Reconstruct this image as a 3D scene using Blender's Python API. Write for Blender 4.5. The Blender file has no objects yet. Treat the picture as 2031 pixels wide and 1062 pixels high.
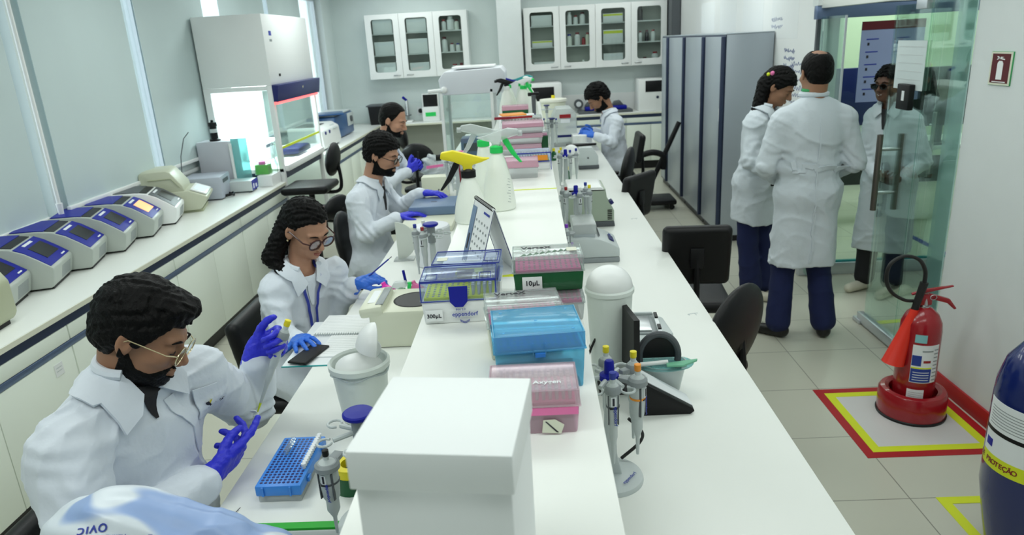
import bpy, bmesh, math, random
import numpy as np
from mathutils import Matrix, Vector, noise as mnoise
random.seed(7); np.random.seed(7)
PI = math.pi
SC = bpy.context.scene
COL = SC.collection

# ---------------------------------------------------------------- camera
yaw, pitch, roll = -0.0384240561, 0.309138610, -0.0575001101
cy, sy, cp, sp = math.cos(yaw), math.sin(yaw), math.cos(pitch), math.sin(pitch)
fwd = Vector((sy*cp, cy*cp, -sp)); rgt = Vector((cy, -sy, 0)); upv = rgt.cross(fwd)
r2 = rgt*math.cos(roll) + upv*math.sin(roll); u2 = -rgt*math.sin(roll) + upv*math.cos(roll)
CAMLOC = Vector((0, 0, 1.9535))
cd = bpy.data.cameras.new('camera'); cam = bpy.data.objects.new('camera', cd); COL.objects.link(cam)
cam.matrix_world = Matrix(((r2.x, u2.x, -fwd.x, 0), (r2.y, u2.y, -fwd.y, 0), (r2.z, u2.z, -fwd.z, CAMLOC.z), (0, 0, 0, 1)))
cd.sensor_fit = 'HORIZONTAL'; cd.sensor_width = 36; cd.lens = 36*1402.7/2031
cd.clip_start = 0.02; cd.clip_end = 60
cd.dof.use_dof = True; cd.dof.focus_distance = 2.0; cd.dof.aperture_fstop = 5.6
SC.camera = cam

# ---------------------------------------------------------------- world, exposure
w = bpy.data.worlds.new('daylight'); SC.world = w; w.use_nodes = True
wn = w.node_tree.nodes; bg = wn['Background']; bg.inputs[0].default_value = (0.86, 0.93, 1.0, 1); bg.inputs[1].default_value = 2.6
SC.view_settings.view_transform = 'Standard'; SC.view_settings.look = 'None'
SC.view_settings.gamma = 1; SC.view_settings.use_curve_mapping = False
SC.view_settings.exposure = 0.0
SC.cycles.use_denoising = True
SC.cycles.max_bounces = 8; SC.cycles.diffuse_bounces = 4; SC.cycles.glossy_bounces = 3
SC.cycles.transmission_bounces = 6; SC.cycles.transparent_max_bounces = 16
SC.cycles.caustics_reflective = False; SC.cycles.caustics_refractive = False
SC.cycles.sample_clamp_indirect = 4

def area(name, loc, rot, sx, sy_, power, color=(1, 1, 1), spread=PI):
    l = bpy.data.lights.new(name, 'AREA'); l.shape = 'RECTANGLE'; l.size = sx; l.size_y = sy_
    l.energy = power; l.color = color; l.spread = spread
    o = bpy.data.objects.new(name, l); COL.objects.link(o); o.location = loc; o.rotation_euler = rot
    return o
LC = (0.93, 1.0, 0.97)
CEIL = 2.85
PANELS = [(x, y) for y in (0.6, 2.6, 4.8, 7.0, 8.9, 10.5) for x in (-1.65, 0.0, 1.35)] + [(3.3, 4.6)] + [(x, y) for x in (3.2, 4.6) for y in (6.6, 8.4)]  # farthest row is added fill to brighten the dim back wall
for (x, y) in PANELS:
    area('ceiling_and_fill_lamp', (x, y, CEIL-0.03), (0, 0, 0), 1.15, 0.55, (15 if x < -1 else 7.5 if x < 1 else 10.5 if x < 2 else 13)*(.45 if y > 10 else 1), LC)

# ---------------------------------------------------------------- materials
MATS = {}
def mat(name, col, rough=0.5, metal=0.0, bump=0.0, bscale=60.0, var=0.03, vscale=6.0, alpha=1.0, emit=None, es=0, spec=0.5, trans=0.0, coat=0.0, stretch=None, sheen=0.0, ior=1.45):
    if name in MATS: return MATS[name]
    m = bpy.data.materials.new(name); m.use_nodes = True; MATS[name] = m
    nt = m.node_tree; n = nt.nodes; L = nt.links; b = n['Principled BSDF']
    b.inputs['Roughness'].default_value = rough; b.inputs['Metallic'].default_value = metal
    b.inputs['Specular IOR Level'].default_value = spec; b.inputs['IOR'].default_value = ior
    b.inputs['Transmission Weight'].default_value = trans; b.inputs['Coat Weight'].default_value = coat
    b.inputs['Sheen Weight'].default_value = sheen
    tc = n.new('ShaderNodeTexCoord'); mp = n.new('ShaderNodeMapping'); L.new(tc.outputs['Object'], mp.inputs['Vector'])
    if stretch: mp.inputs['Scale'].default_value = stretch
    ns = n.new('ShaderNodeTexNoise'); ns.inputs['Scale'].default_value = vscale; ns.inputs['Detail'].default_value = 3
    L.new(mp.outputs[0], ns.inputs['Vector'])
    mx = n.new('ShaderNodeMix'); mx.data_type = 'RGBA'
    c1 = tuple(max(0, c*(1-var)) for c in col); c2 = tuple(min(1, c*(1+var)) for c in col)
    mx.inputs[6].default_value = (*c1, 1); mx.inputs[7].default_value = (*c2, 1)
    L.new(ns.outputs['Fac'], mx.inputs[0]); L.new(mx.outputs[2], b.inputs['Base Color'])
    if bump:
        n2 = n.new('ShaderNodeTexNoise'); n2.inputs['Scale'].default_value = bscale; n2.inputs['Detail'].default_value = 3
        L.new(mp.outputs[0], n2.inputs['Vector'])
        bp = n.new('ShaderNodeBump'); bp.inputs['Strength'].default_value = bump; bp.inputs['Distance'].default_value = 0.01
        L.new(n2.outputs['Fac'], bp.inputs['Height']); L.new(bp.outputs[0], b.inputs['Normal'])
    if emit: b.inputs['Emission Color'].default_value = (*emit, 1); b.inputs['Emission Strength'].default_value = es
    if alpha < 1: b.inputs['Alpha'].default_value = alpha
    return m
def pane(name, col, refl=0.12, rough=0.02, dif=0.0):
    """thin clear sheet: tinted see-through, fresnel gloss, a little diffuse body"""
    if name in MATS: return MATS[name]
    m = bpy.data.materials.new(name); m.use_nodes = True; MATS[name] = m
    nt = m.node_tree; n = nt.nodes; L = nt.links; n.remove(n['Principled BSDF']); out = n['Material Output']
    t = n.new('ShaderNodeBsdfTransparent'); t.inputs[0].default_value = (*col, 1)
    g = n.new('ShaderNodeBsdfGlossy'); g.inputs['Roughness'].default_value = rough; g.inputs[0].default_value = (.9, .95, .93, 1)
    d = n.new('ShaderNodeBsdfDiffuse'); d.inputs[0].default_value = (*[min(1, c) for c in col], 1)
    nz = n.new('ShaderNodeTexNoise'); nz.inputs['Scale'].default_value = 3
    f = n.new('ShaderNodeFresnel'); f.inputs[0].default_value = 1.45
    mm = n.new('ShaderNodeMath'); mm.operation = 'MULTIPLY'; mm.inputs[1].default_value = refl*8; L.new(f.outputs[0], mm.inputs[0])
    cl = n.new('ShaderNodeMath'); cl.operation = 'MINIMUM'; cl.inputs[1].default_value = .6; L.new(mm.outputs[0], cl.inputs[0])
    m1 = n.new('ShaderNodeMixShader'); m1.inputs[0].default_value = dif; L.new(t.outputs[0], m1.inputs[1]); L.new(d.outputs[0], m1.inputs[2])
    m2 = n.new('ShaderNodeMixShader'); L.new(cl.outputs[0], m2.inputs[0]); L.new(m1.outputs[0], m2.inputs[1]); L.new(g.outputs[0], m2.inputs[2])
    L.new(m2.outputs[0], out.inputs[0])
    return m

M = dict(
 wall=mat('wall_paint', (.74, .82, .81), .7, bump=.05, bscale=200), wallw=mat('right_wall_paint', (.72, .76, .76), .65, bump=.05, bscale=200),
 ceil=mat('ceiling_paint', (.8, .8, .8), .8), lime=mat('far_room_paint', (.78, .86, .66), .7),
 lam=mat('white_laminate', (.85, .87, .83), .32, var=.01), lamfront=mat('grey_white_laminate', (.85, .91, .82), .4, var=.015), edge=mat('laminate_edge', (.75, .75, .62), .45),
 navy=mat('dark_blue_grey_profile', (.035, .05, .10), .35, metal=.2), channel=mat('blue_grey_channel', (.16, .22, .36), .3, metal=.6), kick=mat('black_kick_board', (.008, .008, .009), .4),
 blind=mat('blind_fabric', (.56, .66, .66), .85, bump=.15, bscale=500, vscale=2), white=mat('white_plastic', (.86, .88, .87), .35, var=.01), whitem=mat('white_matte_board', (.85, .88, .88), .55, var=.01),
 cream=mat('cream_plastic', (.72, .74, .60), .4), olive=mat('greenish_beige_plastic', (.46, .49, .33), .4), greyl=mat('light_grey_plastic', (.55, .60, .60), .4), greym=mat('mid_grey_plastic', (.28, .31, .32), .42),
 greyd=mat('dark_grey_plastic', (.09, .10, .11), .45), black=mat('black_plastic', (.006, .006, .007), .42, spec=.35), blackf=mat('black_vinyl', (.006, .006, .007), .42, bump=.1, bscale=400, spec=.35),
 screen=mat('dark_screen', (.012, .013, .014), .3, spec=.3), blue=mat('royal_blue_plastic', (.005, .010, .30), .4, spec=.3), bluel=mat('light_blue_plastic', (.05, .26, .78), .35), bluenavy=mat('navy_plastic', (.01, .015, .13), .35),
 steel=mat('brushed_steel', (.55, .57, .58), .28, metal=1), alu=mat('aluminium', (.62, .66, .70), .35, metal=.7), locker=mat('grey_painted_steel', (.42, .47, .52), .33, metal=.25), lockershade=mat('grey_painted_shaded', (.20, .22, .23), .45),  # last grey: locker paint copied darker with shade in its colour, unused
 red=mat('red_paint', (.33, .008, .015), .25, coat=.4), redo=mat('orange_red_plastic', (.75, .03, .012), .4), redd=mat('dark_red_plastic', (.22, .006, .02), .35), maroon=mat('maroon_print', (.10, .004, .01), .5),
 yellow=mat('yellow_plastic', (.85, .72, .02), .4), ytape=mat('yellow_floor_tape', (.70, .78, .02), .5), rtape=mat('red_floor_tape', (.42, .01, .015), .5), orange=mat('orange_plastic', (.9, .33, .03), .4),
 pink=mat('pink_plastic', (.80, .18, .42), .4), magenta=mat('magenta_plastic', (.9, .04, .5), .4), green=mat('bright_green_plastic', (.02, .62, .12), .4), greend=mat('dark_green_plastic', (.006, .10, .03), .3),
 limep=mat('lime_plastic', (.68, .80, .03), .45), greenliq=mat('green_gel', (.10, .75, .02), .3), paper=mat('paper', (.86, .88, .88), .7), ink=mat('dark_ink', (.02, .02, .03), .6), inkblue=mat('blue_ink', (.03, .05, .35), .6),
 bottle=mat('milky_bottle_plastic', (.88, .92, .84), .35, var=.01), bin=mat('milky_bin_plastic', (.80, .86, .82), .3, var=.01), amber=mat('dark_bottle_glass', (.02, .015, .02), .15), teal=mat('teal_plastic', (.03, .35, .36), .4),
 orangescr=mat('orange_lit_screen', (.7, .4, .2), .3, emit=(1, .45, .15), es=.9), bluescr=mat('pale_lit_screen', (.5, .6, .6), .2, emit=(.7, .9, .9), es=.55),
 coat=mat('white_coat_cotton', (.70, .75, .82), .85, bump=.35, bscale=22, var=.02, sheen=.2), coat2=mat('cool_white_coat_cotton', (.66, .72, .77), .85, bump=.35, bscale=20, var=.02),
 skin=mat('brown_skin', (.33, .165, .095), .5, bump=.05, bscale=300, var=.06, vscale=20), skin2=mat('light_brown_skin', (.46, .24, .155), .48, bump=.05, bscale=300, var=.06, vscale=25), skin3=mat('deep_brown_skin', (.13, .058, .035), .5, bump=.05, bscale=300),
 hair=mat('black_hair', (.002, .0018, .0018), .5, bump=.4, bscale=200, stretch=(1, 1, .5), var=.3, spec=.16), lips=mat('lips', (.33, .10, .08), .45), eyew=mat('eye_white', (.7, .7, .68), .2), 
 glove=mat('blue_nitrile_glove', (.030, .035, .66), .42, bump=.35, bscale=70, var=.05), glove2=mat('light_blue_nitrile_glove', (.03, .16, .70), .42, bump=.35, bscale=70),
 jeans=mat('blue_denim', (.007, .014, .075), .8, bump=.4, bscale=300, var=.2), darkcloth=mat('black_cloth', (.012, .012, .014), .8, bump=.3, bscale=200), shirt=mat('dark_shirt', (.015, .014, .017), .8),
 greenshirt=mat('green_shirt', (.05, .35, .12), .8), shoe=mat('black_shoe_leather', (.012, .012, .012), .4), shoew=mat('cream_shoe', (.7, .66, .55), .5), gold=mat('gold_metal', (.75, .65, .42), .25, metal=1),
 frame=mat('dark_tortoise_frame', (.05, .012, .012), .25), cylblue=mat('navy_enamel', (.008, .018, .12), .18, coat=.5), labelw=mat('white_label', (.82, .85, .87), .5), labelb=mat('blue_label', (.02, .05, .3), .5),
 beige=mat('beige_plastic', (.55, .57, .44), .42), cyc=mat('warm_grey_plastic', (.46, .50, .46), .4), bronze=mat('bronzed_steel', (.20, .17, .15), .32, metal=.9),
 cable=mat('black_rubber', (.012, .012, .012), .5), slate=mat('slate_blue_plastic', (.16, .24, .38), .4), bluemach=mat('steel_blue_enamel', (.02, .09, .25), .3), glow=mat('lit_hood_interior', (.9, .95, .95), .5),
 lampm=mat('lit_diffuser', (.9, .9, .9), .5, emit=(.93, 1, .97), es=6), purple=mat('purple_plastic', (.2, .03, .5), .4), tan=mat('tan_card', (.62, .50, .33), .6),
 rimglass=pane('clear_glass', (.93, .97, .96), .10), door=pane('green_tinted_glass', (.86, .945, .92), .07), clear=pane('clear_plastic', (.93, .95, .95), .05, .08, .10), frost=pane('frosted_plastic', (.86, .90, .90), .1, .3, .45),
 bluebox=pane('blue_clear_plastic', (.36, .80, .99), .05, .1, .30), blueclear=pane('pale_blue_clear_plastic', (.90, .93, 1.0), .035, .08, .06), pinkfrost=pane('pink_frosted_plastic', (.96, .86, .90), .05, .2, .22), pinkclear=pane('pink_clear_plastic', (.97, .74, .84), .05, .15, .38), tealclear=pane('teal_clear_plastic', (.45, .78, .78), .16, .1, .3),
 lens=pane('lens_glass', (.95, .96, .96), .07), dlens=pane('dark_lens_glass', (.06, .05, .05), .2), bag=pane('thin_clear_film', (.86, .91, .93), .14, .2, .42),
)
# ---------------------------------------------------------------- mesh helpers
def RZ(a): return Matrix.Rotation(a, 4, 'Z')
def RX(a): return Matrix.Rotation(a, 4, 'X')
def RY(a): return Matrix.Rotation(a, 4, 'Y')
def TR(x, y, z): return Matrix.Translation((x, y, z))
_boxcache = {}
class MB:
    def __init__(s): s.v = []; s.f = []; s.m = []; s.mats = []
    def mi(s, m):
        m = M[m] if isinstance(m, str) else m
        if m not in s.mats: s.mats.append(m)
        return s.mats.index(m)
    def add(s, V, Fc, m, xf=None):
        k = len(s.v); i = s.mi(m)
        if xf is not None: V = [tuple(xf @ Vector(v)) for v in V]
        s.v += [tuple(v) for v in V]; s.f += [tuple(a+k for a in f) for f in Fc]; s.m += [i]*len(Fc)
        return s
    def box(s, x0, x1, y0, y1, z0, z1, m, bev=0.0, xf=None, seg=2):
        sx, sy2, sz = x1-x0, y1-y0, z1-z0
        bm = bmesh.new(); bmesh.ops.create_cube(bm, size=1)
        for v in bm.verts: v.co = Vector(((v.co.x+.5)*sx+x0, (v.co.y+.5)*sy2+y0, (v.co.z+.5)*sz+z0))
        if bev: bmesh.ops.bevel(bm, geom=bm.edges[:], offset=min(bev, .49*min(abs(sx), abs(sy2), abs(sz))), segments=seg, affect='EDGES', profile=.5)
        bm.verts.index_update(); V = [tuple(v.co) for v in bm.verts]; Fc = [[v.index for v in f.verts] for f in bm.faces]; bm.free()
        return s.add(V, Fc, m, xf)
    def taper(s, x0, x1, y0, y1, z0, z1, k, m, bev=0.0, xf=None):
        """box whose bottom is k times the size of its top"""
        cx, cy_ = (x0+x1)/2, (y0+y1)/2; bm = bmesh.new(); bmesh.ops.create_cube(bm, size=1)
        for v in bm.verts:
            q = k if v.co.z < 0 else 1
            v.co = Vector((cx+v.co.x*(x1-x0)*q, cy_+v.co.y*(y1-y0)*q, (v.co.z+.5)*(z1-z0)+z0))
        if bev: bmesh.ops.bevel(bm, geom=bm.edges[:], offset=bev, segments=2, affect='EDGES', profile=.5)
        bm.verts.index_update(); V = [tuple(v.co) for v in bm.verts]; Fc = [[v.index for v in f.verts] for f in bm.faces]; bm.free()
        return s.add(V, Fc, m, xf)
    def lathe(s, prof, m, n=28, xf=None, cap=True):
        V = []; Fc = []
        for r, z in prof:
            for i in range(n): a = 2*PI*i/n; V.append((r*math.cos(a), r*math.sin(a), z))
        for j in range(len(prof)-1):
            for i in range(n): Fc.append((j*n+i, j*n+(i+1) % n, (j+1)*n+(i+1) % n, (j+1)*n+i))
        if cap:
            if prof[0][0] > 1e-5: Fc.append(tuple(reversed(range(n))))
            if prof[-1][0] > 1e-5: Fc.append(tuple((len(prof)-1)*n+i for i in range(n)))
        return s.add(V, Fc, m, xf)
    def cyl(s, p0, p1, r0, m, r1=None, n=16, xf=None):
        p0, p1 = Vector(p0), Vector(p1); d = p1-p0; r1 = r0 if r1 is None else r1
        q = d.to_track_quat('Z', 'Y').to_matrix().to_4x4(); T = Matrix.Translation(p0) @ q
        if xf is not None: T = xf @ T
        return s.lathe([(r0, 0), (r1, d.length)], m, n, T)
    def tube(s, pts, r, m, n=8, xf=None, closed=False):
        P = [Vector(p) for p in pts]; V = []; Fc = []; N = len(P); up = None
        for i, p in enumerate(P):
            a = P[(i-1) % N] if closed or i else p; b = P[(i+1) % N] if closed or i < N-1 else p
            t = (b-a).normalized()
            if up is None: up = t.orthogonal().normalized()
            up = (up - t*up.dot(t)).normalized(); bi = t.cross(up)
            rr = r[i] if isinstance(r, (list, tuple)) else r
            for j in range(n):
                c = 2*PI*j/n; V.append(tuple(p+(up*math.cos(c)+bi*math.sin(c))*rr))
        for i in range(N if closed else N-1):
            for j in range(n): Fc.append((i*n+j, i*n+(j+1) % n, ((i+1) % N)*n+(j+1) % n, ((i+1) % N)*n+j))
        if not closed: Fc += [tuple(reversed(range(n))), tuple((N-1)*n+j for j in range(n))]
        return s.add(V, Fc, m, xf)
    def prism(s, poly, h0, h1, m, axis='z', xf=None, bev=0.0):
        """extrude a 2D polygon: axis z -> (x,y), y -> (x,z), x -> (y,z)"""
        def mk(a, b, h): return {'z': (a, b, h), 'y': (a, h, b), 'x': (h, a, b)}[axis]
        n = len(poly); bm = bmesh.new()
        A = [bm.verts.new(mk(a, b, h0)) for a, b in poly]; B = [bm.verts.new(mk(a, b, h1)) for a, b in poly]
        bm.faces.new(A); bm.faces.new(B)
        for i in range(n): bm.faces.new((A[i], A[(i+1) % n], B[(i+1) % n], B[i]))
        bmesh.ops.recalc_face_normals(bm, faces=bm.faces[:])
        if bev: bmesh.ops.bevel(bm, geom=[e for e in bm.edges if e.is_manifold and e.calc_face_angle(0) > .5], offset=bev, segments=2, affect='EDGES', profile=.5)
        bm.verts.index_update(); V = [tuple(v.co) for v in bm.verts]; Fc = [[v.index for v in f.verts] for f in bm.faces]; bm.free()
        return s.add(V, Fc, m, xf)
    def ball(s, c, r, m, n=16, xf=None):
        r = (r, r, r) if not isinstance(r, (tuple, list)) else r
        pr = [(math.sin(PI*i/(n//2)), -math.cos(PI*i/(n//2))) for i in range(n//2+1)]; pr[0] = (0, -1); pr[-1] = (0, 1)
        T = TR(*c) @ Matrix.Diagonal((r[0], r[1], r[2], 1))
        if xf is not None: T = xf @ T
        return s.lathe(pr, m, n, T)
    def text(s, txt, size, m, xf, ext=0.0003, bold=False, align='CENTER'):
        cu = bpy.data.curves.new('t', 'FONT'); cu.body = txt; cu.size = size; cu.extrude = ext; cu.align_x = align; cu.align_y = 'CENTER'; cu.resolution_u = 3
        if bold: cu.offset = size*.018
        o = bpy.data.objects.new('t', cu); me = bpy.data.meshes.new_from_object(o)
        V = [tuple(v.co) for v in me.vertices]; Fc = [tuple(p.vertices) for p in me.polygons]
        bpy.data.objects.remove(o); bpy.data.curves.remove(cu); bpy.data.meshes.remove(me)
        return s.add(V, Fc, m, xf)
    def build(s, name, parent=None, smooth=35, loc=None, **pr):
        me = bpy.data.meshes.new(name); me.from_pydata(s.v, [], s.f)
        for m in s.mats: me.materials.append(m)
        if len(s.mats) > 1: me.polygons.foreach_set('material_index', s.m)
        bm = bmesh.new(); bm.from_mesh(me); bmesh.ops.recalc_face_normals(bm, faces=bm.faces[:]); bm.to_mesh(me); bm.free()
        me.polygons.foreach_set('use_smooth', [True]*len(me.polygons)); me.set_sharp_from_angle(angle=math.radians(smooth)); me.update()
        o = bpy.data.objects.new(name, me); COL.objects.link(o)
        if parent is not None: o.parent = parent
        if loc is not None: o.location = loc
        for k, v in pr.items(): o[k] = v
        return o

# lettering planes: text lies in local XY, these turn it
FACE_NY = RX(PI/2)                 # readable from -y
FACE_PX = RZ(PI/2) @ RX(PI/2)      # readable from +x
FACE_NX = RZ(-PI/2) @ RX(PI/2)     # readable from -x

def thing(name, label, cat, loc=(0, 0, 0), rz=0.0, group=None):
    o = bpy.data.objects.new(name, None); COL.objects.link(o); o.empty_display_size = .05
    o.location = loc; o.rotation_euler = (0, 0, rz); o['label'] = label; o['category'] = cat
    if group: o['group'] = group
    return o
def single(mb, name, label, cat, loc=(0, 0, 0), rz=0.0, group=None, smooth=35):
    o = mb.build(name, None, smooth); o.location = loc; o.rotation_euler = (0, 0, rz); o['label'] = label; o['category'] = cat
    if group: o['group'] = group
    return o
def struct(mb, name, parent=None, **k):
    o = mb.build(name, parent, **k)
    if parent is None: o['kind'] = 'structure'
    return o
def copy_tree(o, parent=None, loc=None, rz=None, label=None, group=None):
    c = o.copy(); COL.objects.link(c)
    if parent is not None: c.parent = parent
    if loc is not None: c.location = loc
    if rz is not None: c.rotation_euler = (0, 0, rz)
    if label: c['label'] = label
    if group: c['group'] = group
    for ch in list(o.children): copy_tree(ch, c)
    return c

# ---------------------------------------------------------------- implicit surfaces for bodies, cloth and gloves
def A3(v): return np.array(v, float)
def surface_nets(Fd, o, h):
    S = Fd < 0; nx, ny, nz = Fd.shape
    c = (nx-1, ny-1, nz-1)
    cnt = np.zeros(c, np.int8)
    for i in (0, 1):
        for j in (0, 1):
            for k in (0, 1): cnt += S[i:i+c[0], j:j+c[1], k:k+c[2]]
    mix = (cnt > 0) & (cnt < 8)
    idx = np.argwhere(mix); n = len(idx); ids = -np.ones(c, np.int64); ids[tuple(idx.T)] = np.arange(n)
    acc = np.zeros((n, 3)); num = np.zeros(n)
    cr = [(i, j, k) for i in (0, 1) for j in (0, 1) for k in (0, 1)]
    for a in range(8):
        for b in range(a+1, 8):
            ca, cb = np.array(cr[a]), np.array(cr[b])
            if abs(ca-cb).sum() != 1: continue
            fa = Fd[tuple((idx+ca).T)]; fb = Fd[tuple((idx+cb).T)]
            hit = (fa < 0) != (fb < 0); t = np.where(hit, fa/np.where(hit, fa-fb, 1), 0)
            p = ca + (cb-ca)*t[:, None]
            acc += np.where(hit[:, None], p, 0); num += hit
    V = (idx + acc/num[:, None])*h + o
    quads = []
    for ax in range(3):
        u, v = (ax+1) % 3, (ax+2) % 3
        sl0 = [slice(None)]*3; sl1 = [slice(None)]*3; sl0[ax] = slice(0, -1); sl1[ax] = slice(1, None)
        s0, s1 = S[tuple(sl0)], S[tuple(sl1)]
        for flip, cond in ((0, s0 & ~s1), (1, ~s0 & s1)):
            e = np.argwhere(cond); ok = (e[:, u] > 0) & (e[:, v] > 0) & (e[:, u] < Fd.shape[u]-1) & (e[:, v] < Fd.shape[v]-1); e = e[ok]
            if not len(e): continue
            def cid(du, dv):
                q = e.copy(); q[:, u] -= du; q[:, v] -= dv; return ids[tuple(q.T)]
            q = np.stack([cid(1, 1), cid(0, 1), cid(0, 0), cid(1, 0)], 1)
            quads.append(q[:, ::-1] if flip else q)
    return V, np.concatenate(quads)
def smin(a, b, k):
    if k <= 0: return np.minimum(a, b)
    hh = np.clip(.5+.5*(b-a)/k, 0, 1); return b*(1-hh)+a*hh-k*hh*(1-hh)
class SDF:
    def __init__(s, k=.02): s.ops = []; s.k = k; s.pts = []; s.disp = None; s.post = []
    def cap(s, a, b, ra, rb=None, k=None, mode='u'):
        rb = ra if rb is None else rb; a, b = A3(a), A3(b); d = b-a; L2 = d@d+1e-12
        def f(P):
            q = P-a; t = np.clip((q@d)/L2, 0, 1); return np.linalg.norm(q-t[:, None]*d, axis=1)-(ra+(rb-ra)*t)
        return s._add(f, k, mode, [(a, ra), (b, rb)])
    def ell(s, c, r, R=None, k=None, mode='u'):
        c, r = A3(c), A3(r); R = np.eye(3) if R is None else np.array(R, float)   # rows of R: the axes
        def f(P):
            q = (P-c)@R.T; k0 = np.linalg.norm(q/r, axis=1); k1 = np.linalg.norm(q/(r*r), axis=1)+1e-9; return k0*(k0-1)/k1
        return s._add(f, k, mode, [(c, max(r))])
    def rbox(s, c, r, R=None, rd=.01, k=None, mode='u'):
        c, r = A3(c), A3(r)-rd; R = np.eye(3) if R is None else np.array(R, float)
        def f(P):
            q = np.abs((P-c)@R.T)-r; return np.linalg.norm(np.maximum(q, 0), axis=1)+np.minimum(q.max(1), 0)-rd
        return s._add(f, k, mode, [(c, np.linalg.norm(r)+rd)])
    def half(s, c, n, k=0.0, mode='i'):
        c, n = A3(c), A3(n)/np.linalg.norm(n)
        return s._add(lambda P: (P-c)@n, k, mode, [])
    def fn(s, f, k=None, mode='u', pts=()): return s._add(f, k, mode, list(pts))
    def _add(s, f, k, mode, pts):
        s.ops.append((f, s.k if k is None else k, mode))
        if mode == 'u': s.pts += pts
        return s
    def __call__(s, P):
        D = None
        for f, k, mode in s.ops:
            d = f(P)
            if D is None: D = d
            elif mode == 'u': D = smin(D, d, k)
            elif mode == 's': D = -smin(-D, d, k)
            else: D = -smin(-D, -d, k)
        if s.disp is not None: D = D + s.disp(P)
        return D
    def mesh(s, name, m, h, parent=None, origin=(0, 0, 0), pad=.03, lo=None, hi=None, **pr):
        C = np.array([p for p, _ in s.pts]); Rr = np.array([r for _, r in s.pts])[:, None]
        l = (C-Rr).min(0)-pad; u = (C+Rr).max(0)+pad
        if lo is not None: l = np.maximum(l, lo)
        if hi is not None: u = np.minimum(u, hi)
        n = np.ceil((u-l)/h).astype(int)+1
        B = 5; nb = (n+B-1)//B+1                      # coarse pass, then the blocks near the surface
        gc = np.stack(np.meshgrid(*[l[i]+h*(B*np.arange(nb[i])+B/2) for i in range(3)], indexing='ij'), -1).reshape(-1, 3)
        Dc = np.concatenate([s(gc[i:i+300000]) for i in range(0, len(gc), 300000)])
        D = np.repeat(np.repeat(np.repeat(Dc.reshape(nb), B, 0), B, 1), B, 2)[:n[0], :n[1], :n[2]].copy()
        act = np.argwhere(np.abs(Dc.reshape(nb)) < h*B*1.15+.012)*B
        off = np.stack(np.meshgrid(*[np.arange(B)]*3, indexing='ij'), -1).reshape(-1, 3)
        ii = (act[:, None, :]+off[None]).reshape(-1, 3); ii = ii[(ii < n).all(1)]
        for i in range(0, len(ii), 300000):
            q = ii[i:i+300000]; D[q[:, 0], q[:, 1], q[:, 2]] = s(l+q*h)
        D[0] = D[-1] = np.maximum(D[0], .01); D[:, 0] = D[:, -1] = .01; D[:, :, 0] = D[:, :, -1] = .01
        V, Q = surface_nets(D.reshape(n), l, h)
        V = V-A3(origin)
        me = bpy.data.meshes.new(name); me.from_pydata(V.tolist(), [], Q.tolist())
        me.materials.append(M[m] if isinstance(m, str) else m)
        me.polygons.foreach_set('use_smooth', [True]*len(me.polygons)); me.update()
        o = bpy.data.objects.new(name, me); COL.objects.link(o)
        if parent is not None: o.parent = parent
        for k, v in pr.items(): o[k] = v
        return o
    def grad(s, P, e=.002):
        g = np.stack([s(P+np.eye(3)[i]*e)-s(P-np.eye(3)[i]*e) for i in range(3)], 1); return g/(np.linalg.norm(g, axis=1)[:, None]+1e-9)
    def project(s, P, off=0.0, it=6, dirn=None):
        P = np.array(P, float)
        for _ in range(it):
            g = s.grad(P); P = P-g*(s(P)-off)[:, None]
        return P
def sheet(G, thick, nrm, name, m, parent=None, origin=(0, 0, 0), **pr):
    """grid of points G (a,b,3) with normals -> sheet with a real thickness"""
    G = np.array(G); a, b, _ = G.shape; N = np.array(nrm); o = A3(origin)
    V = np.concatenate([(G+N*thick-o).reshape(-1, 3), (G-N*thick*.2-o).reshape(-1, 3)]); n = a*b; F_ = []
    for i in range(a-1):
        for j in range(b-1):
            q = (i*b+j, (i+1)*b+j, (i+1)*b+j+1, i*b+j+1); F_.append(q); F_.append(tuple(n+x for x in reversed(q)))
    rim = [(i, 0) for i in range(a)]+[(a-1, j) for j in range(1, b)]+[(i, b-1) for i in range(a-2, -1, -1)]+[(0, j) for j in range(b-2, 0, -1)]
    for k in range(len(rim)):
        p, q = rim[k], rim[(k+1) % len(rim)]; p, q = p[0]*b+p[1], q[0]*b+q[1]; F_.append((p, q, n+q, n+p))
    mb = MB(); mb.add([tuple(v) for v in V], F_, m); return mb.build(name, parent, 50, **pr)
def patch(sdf, corners, off, thick, name, m, parent=None, origin=(0, 0, 0), na=10, nb=10, **pr):
    """four-cornered piece of cloth or label laid on an implicit surface"""
    c = [A3(q) for q in corners]; s_ = np.linspace(0, 1, na)[:, None, None]; t = np.linspace(0, 1, nb)[None, :, None]
    G = (c[0]*(1-s_)*(1-t)+c[1]*s_*(1-t)+c[2]*s_*t+c[3]*(1-s_)*t)
    P = sdf.project(G.reshape(-1, 3), off); N = sdf.grad(P)
    return sheet(P.reshape(na, nb, 3), thick, N.reshape(na, nb, 3), name, m, parent, origin, **pr)
def ribbon(sdf, pts, wid, off, thick, name, m, parent=None, origin=(0, 0, 0), **pr):
    P = np.array(pts, float); P = sdf.project(P, off); N = sdf.grad(P); T = np.gradient(P, axis=0); T /= np.linalg.norm(T, axis=1)[:, None]; B = np.cross(N, T)
    G = np.stack([P-B*wid/2, P+B*wid/2], 1); return sheet(G, thick, np.stack([N, N], 1), name, m, parent, origin, **pr)
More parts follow.
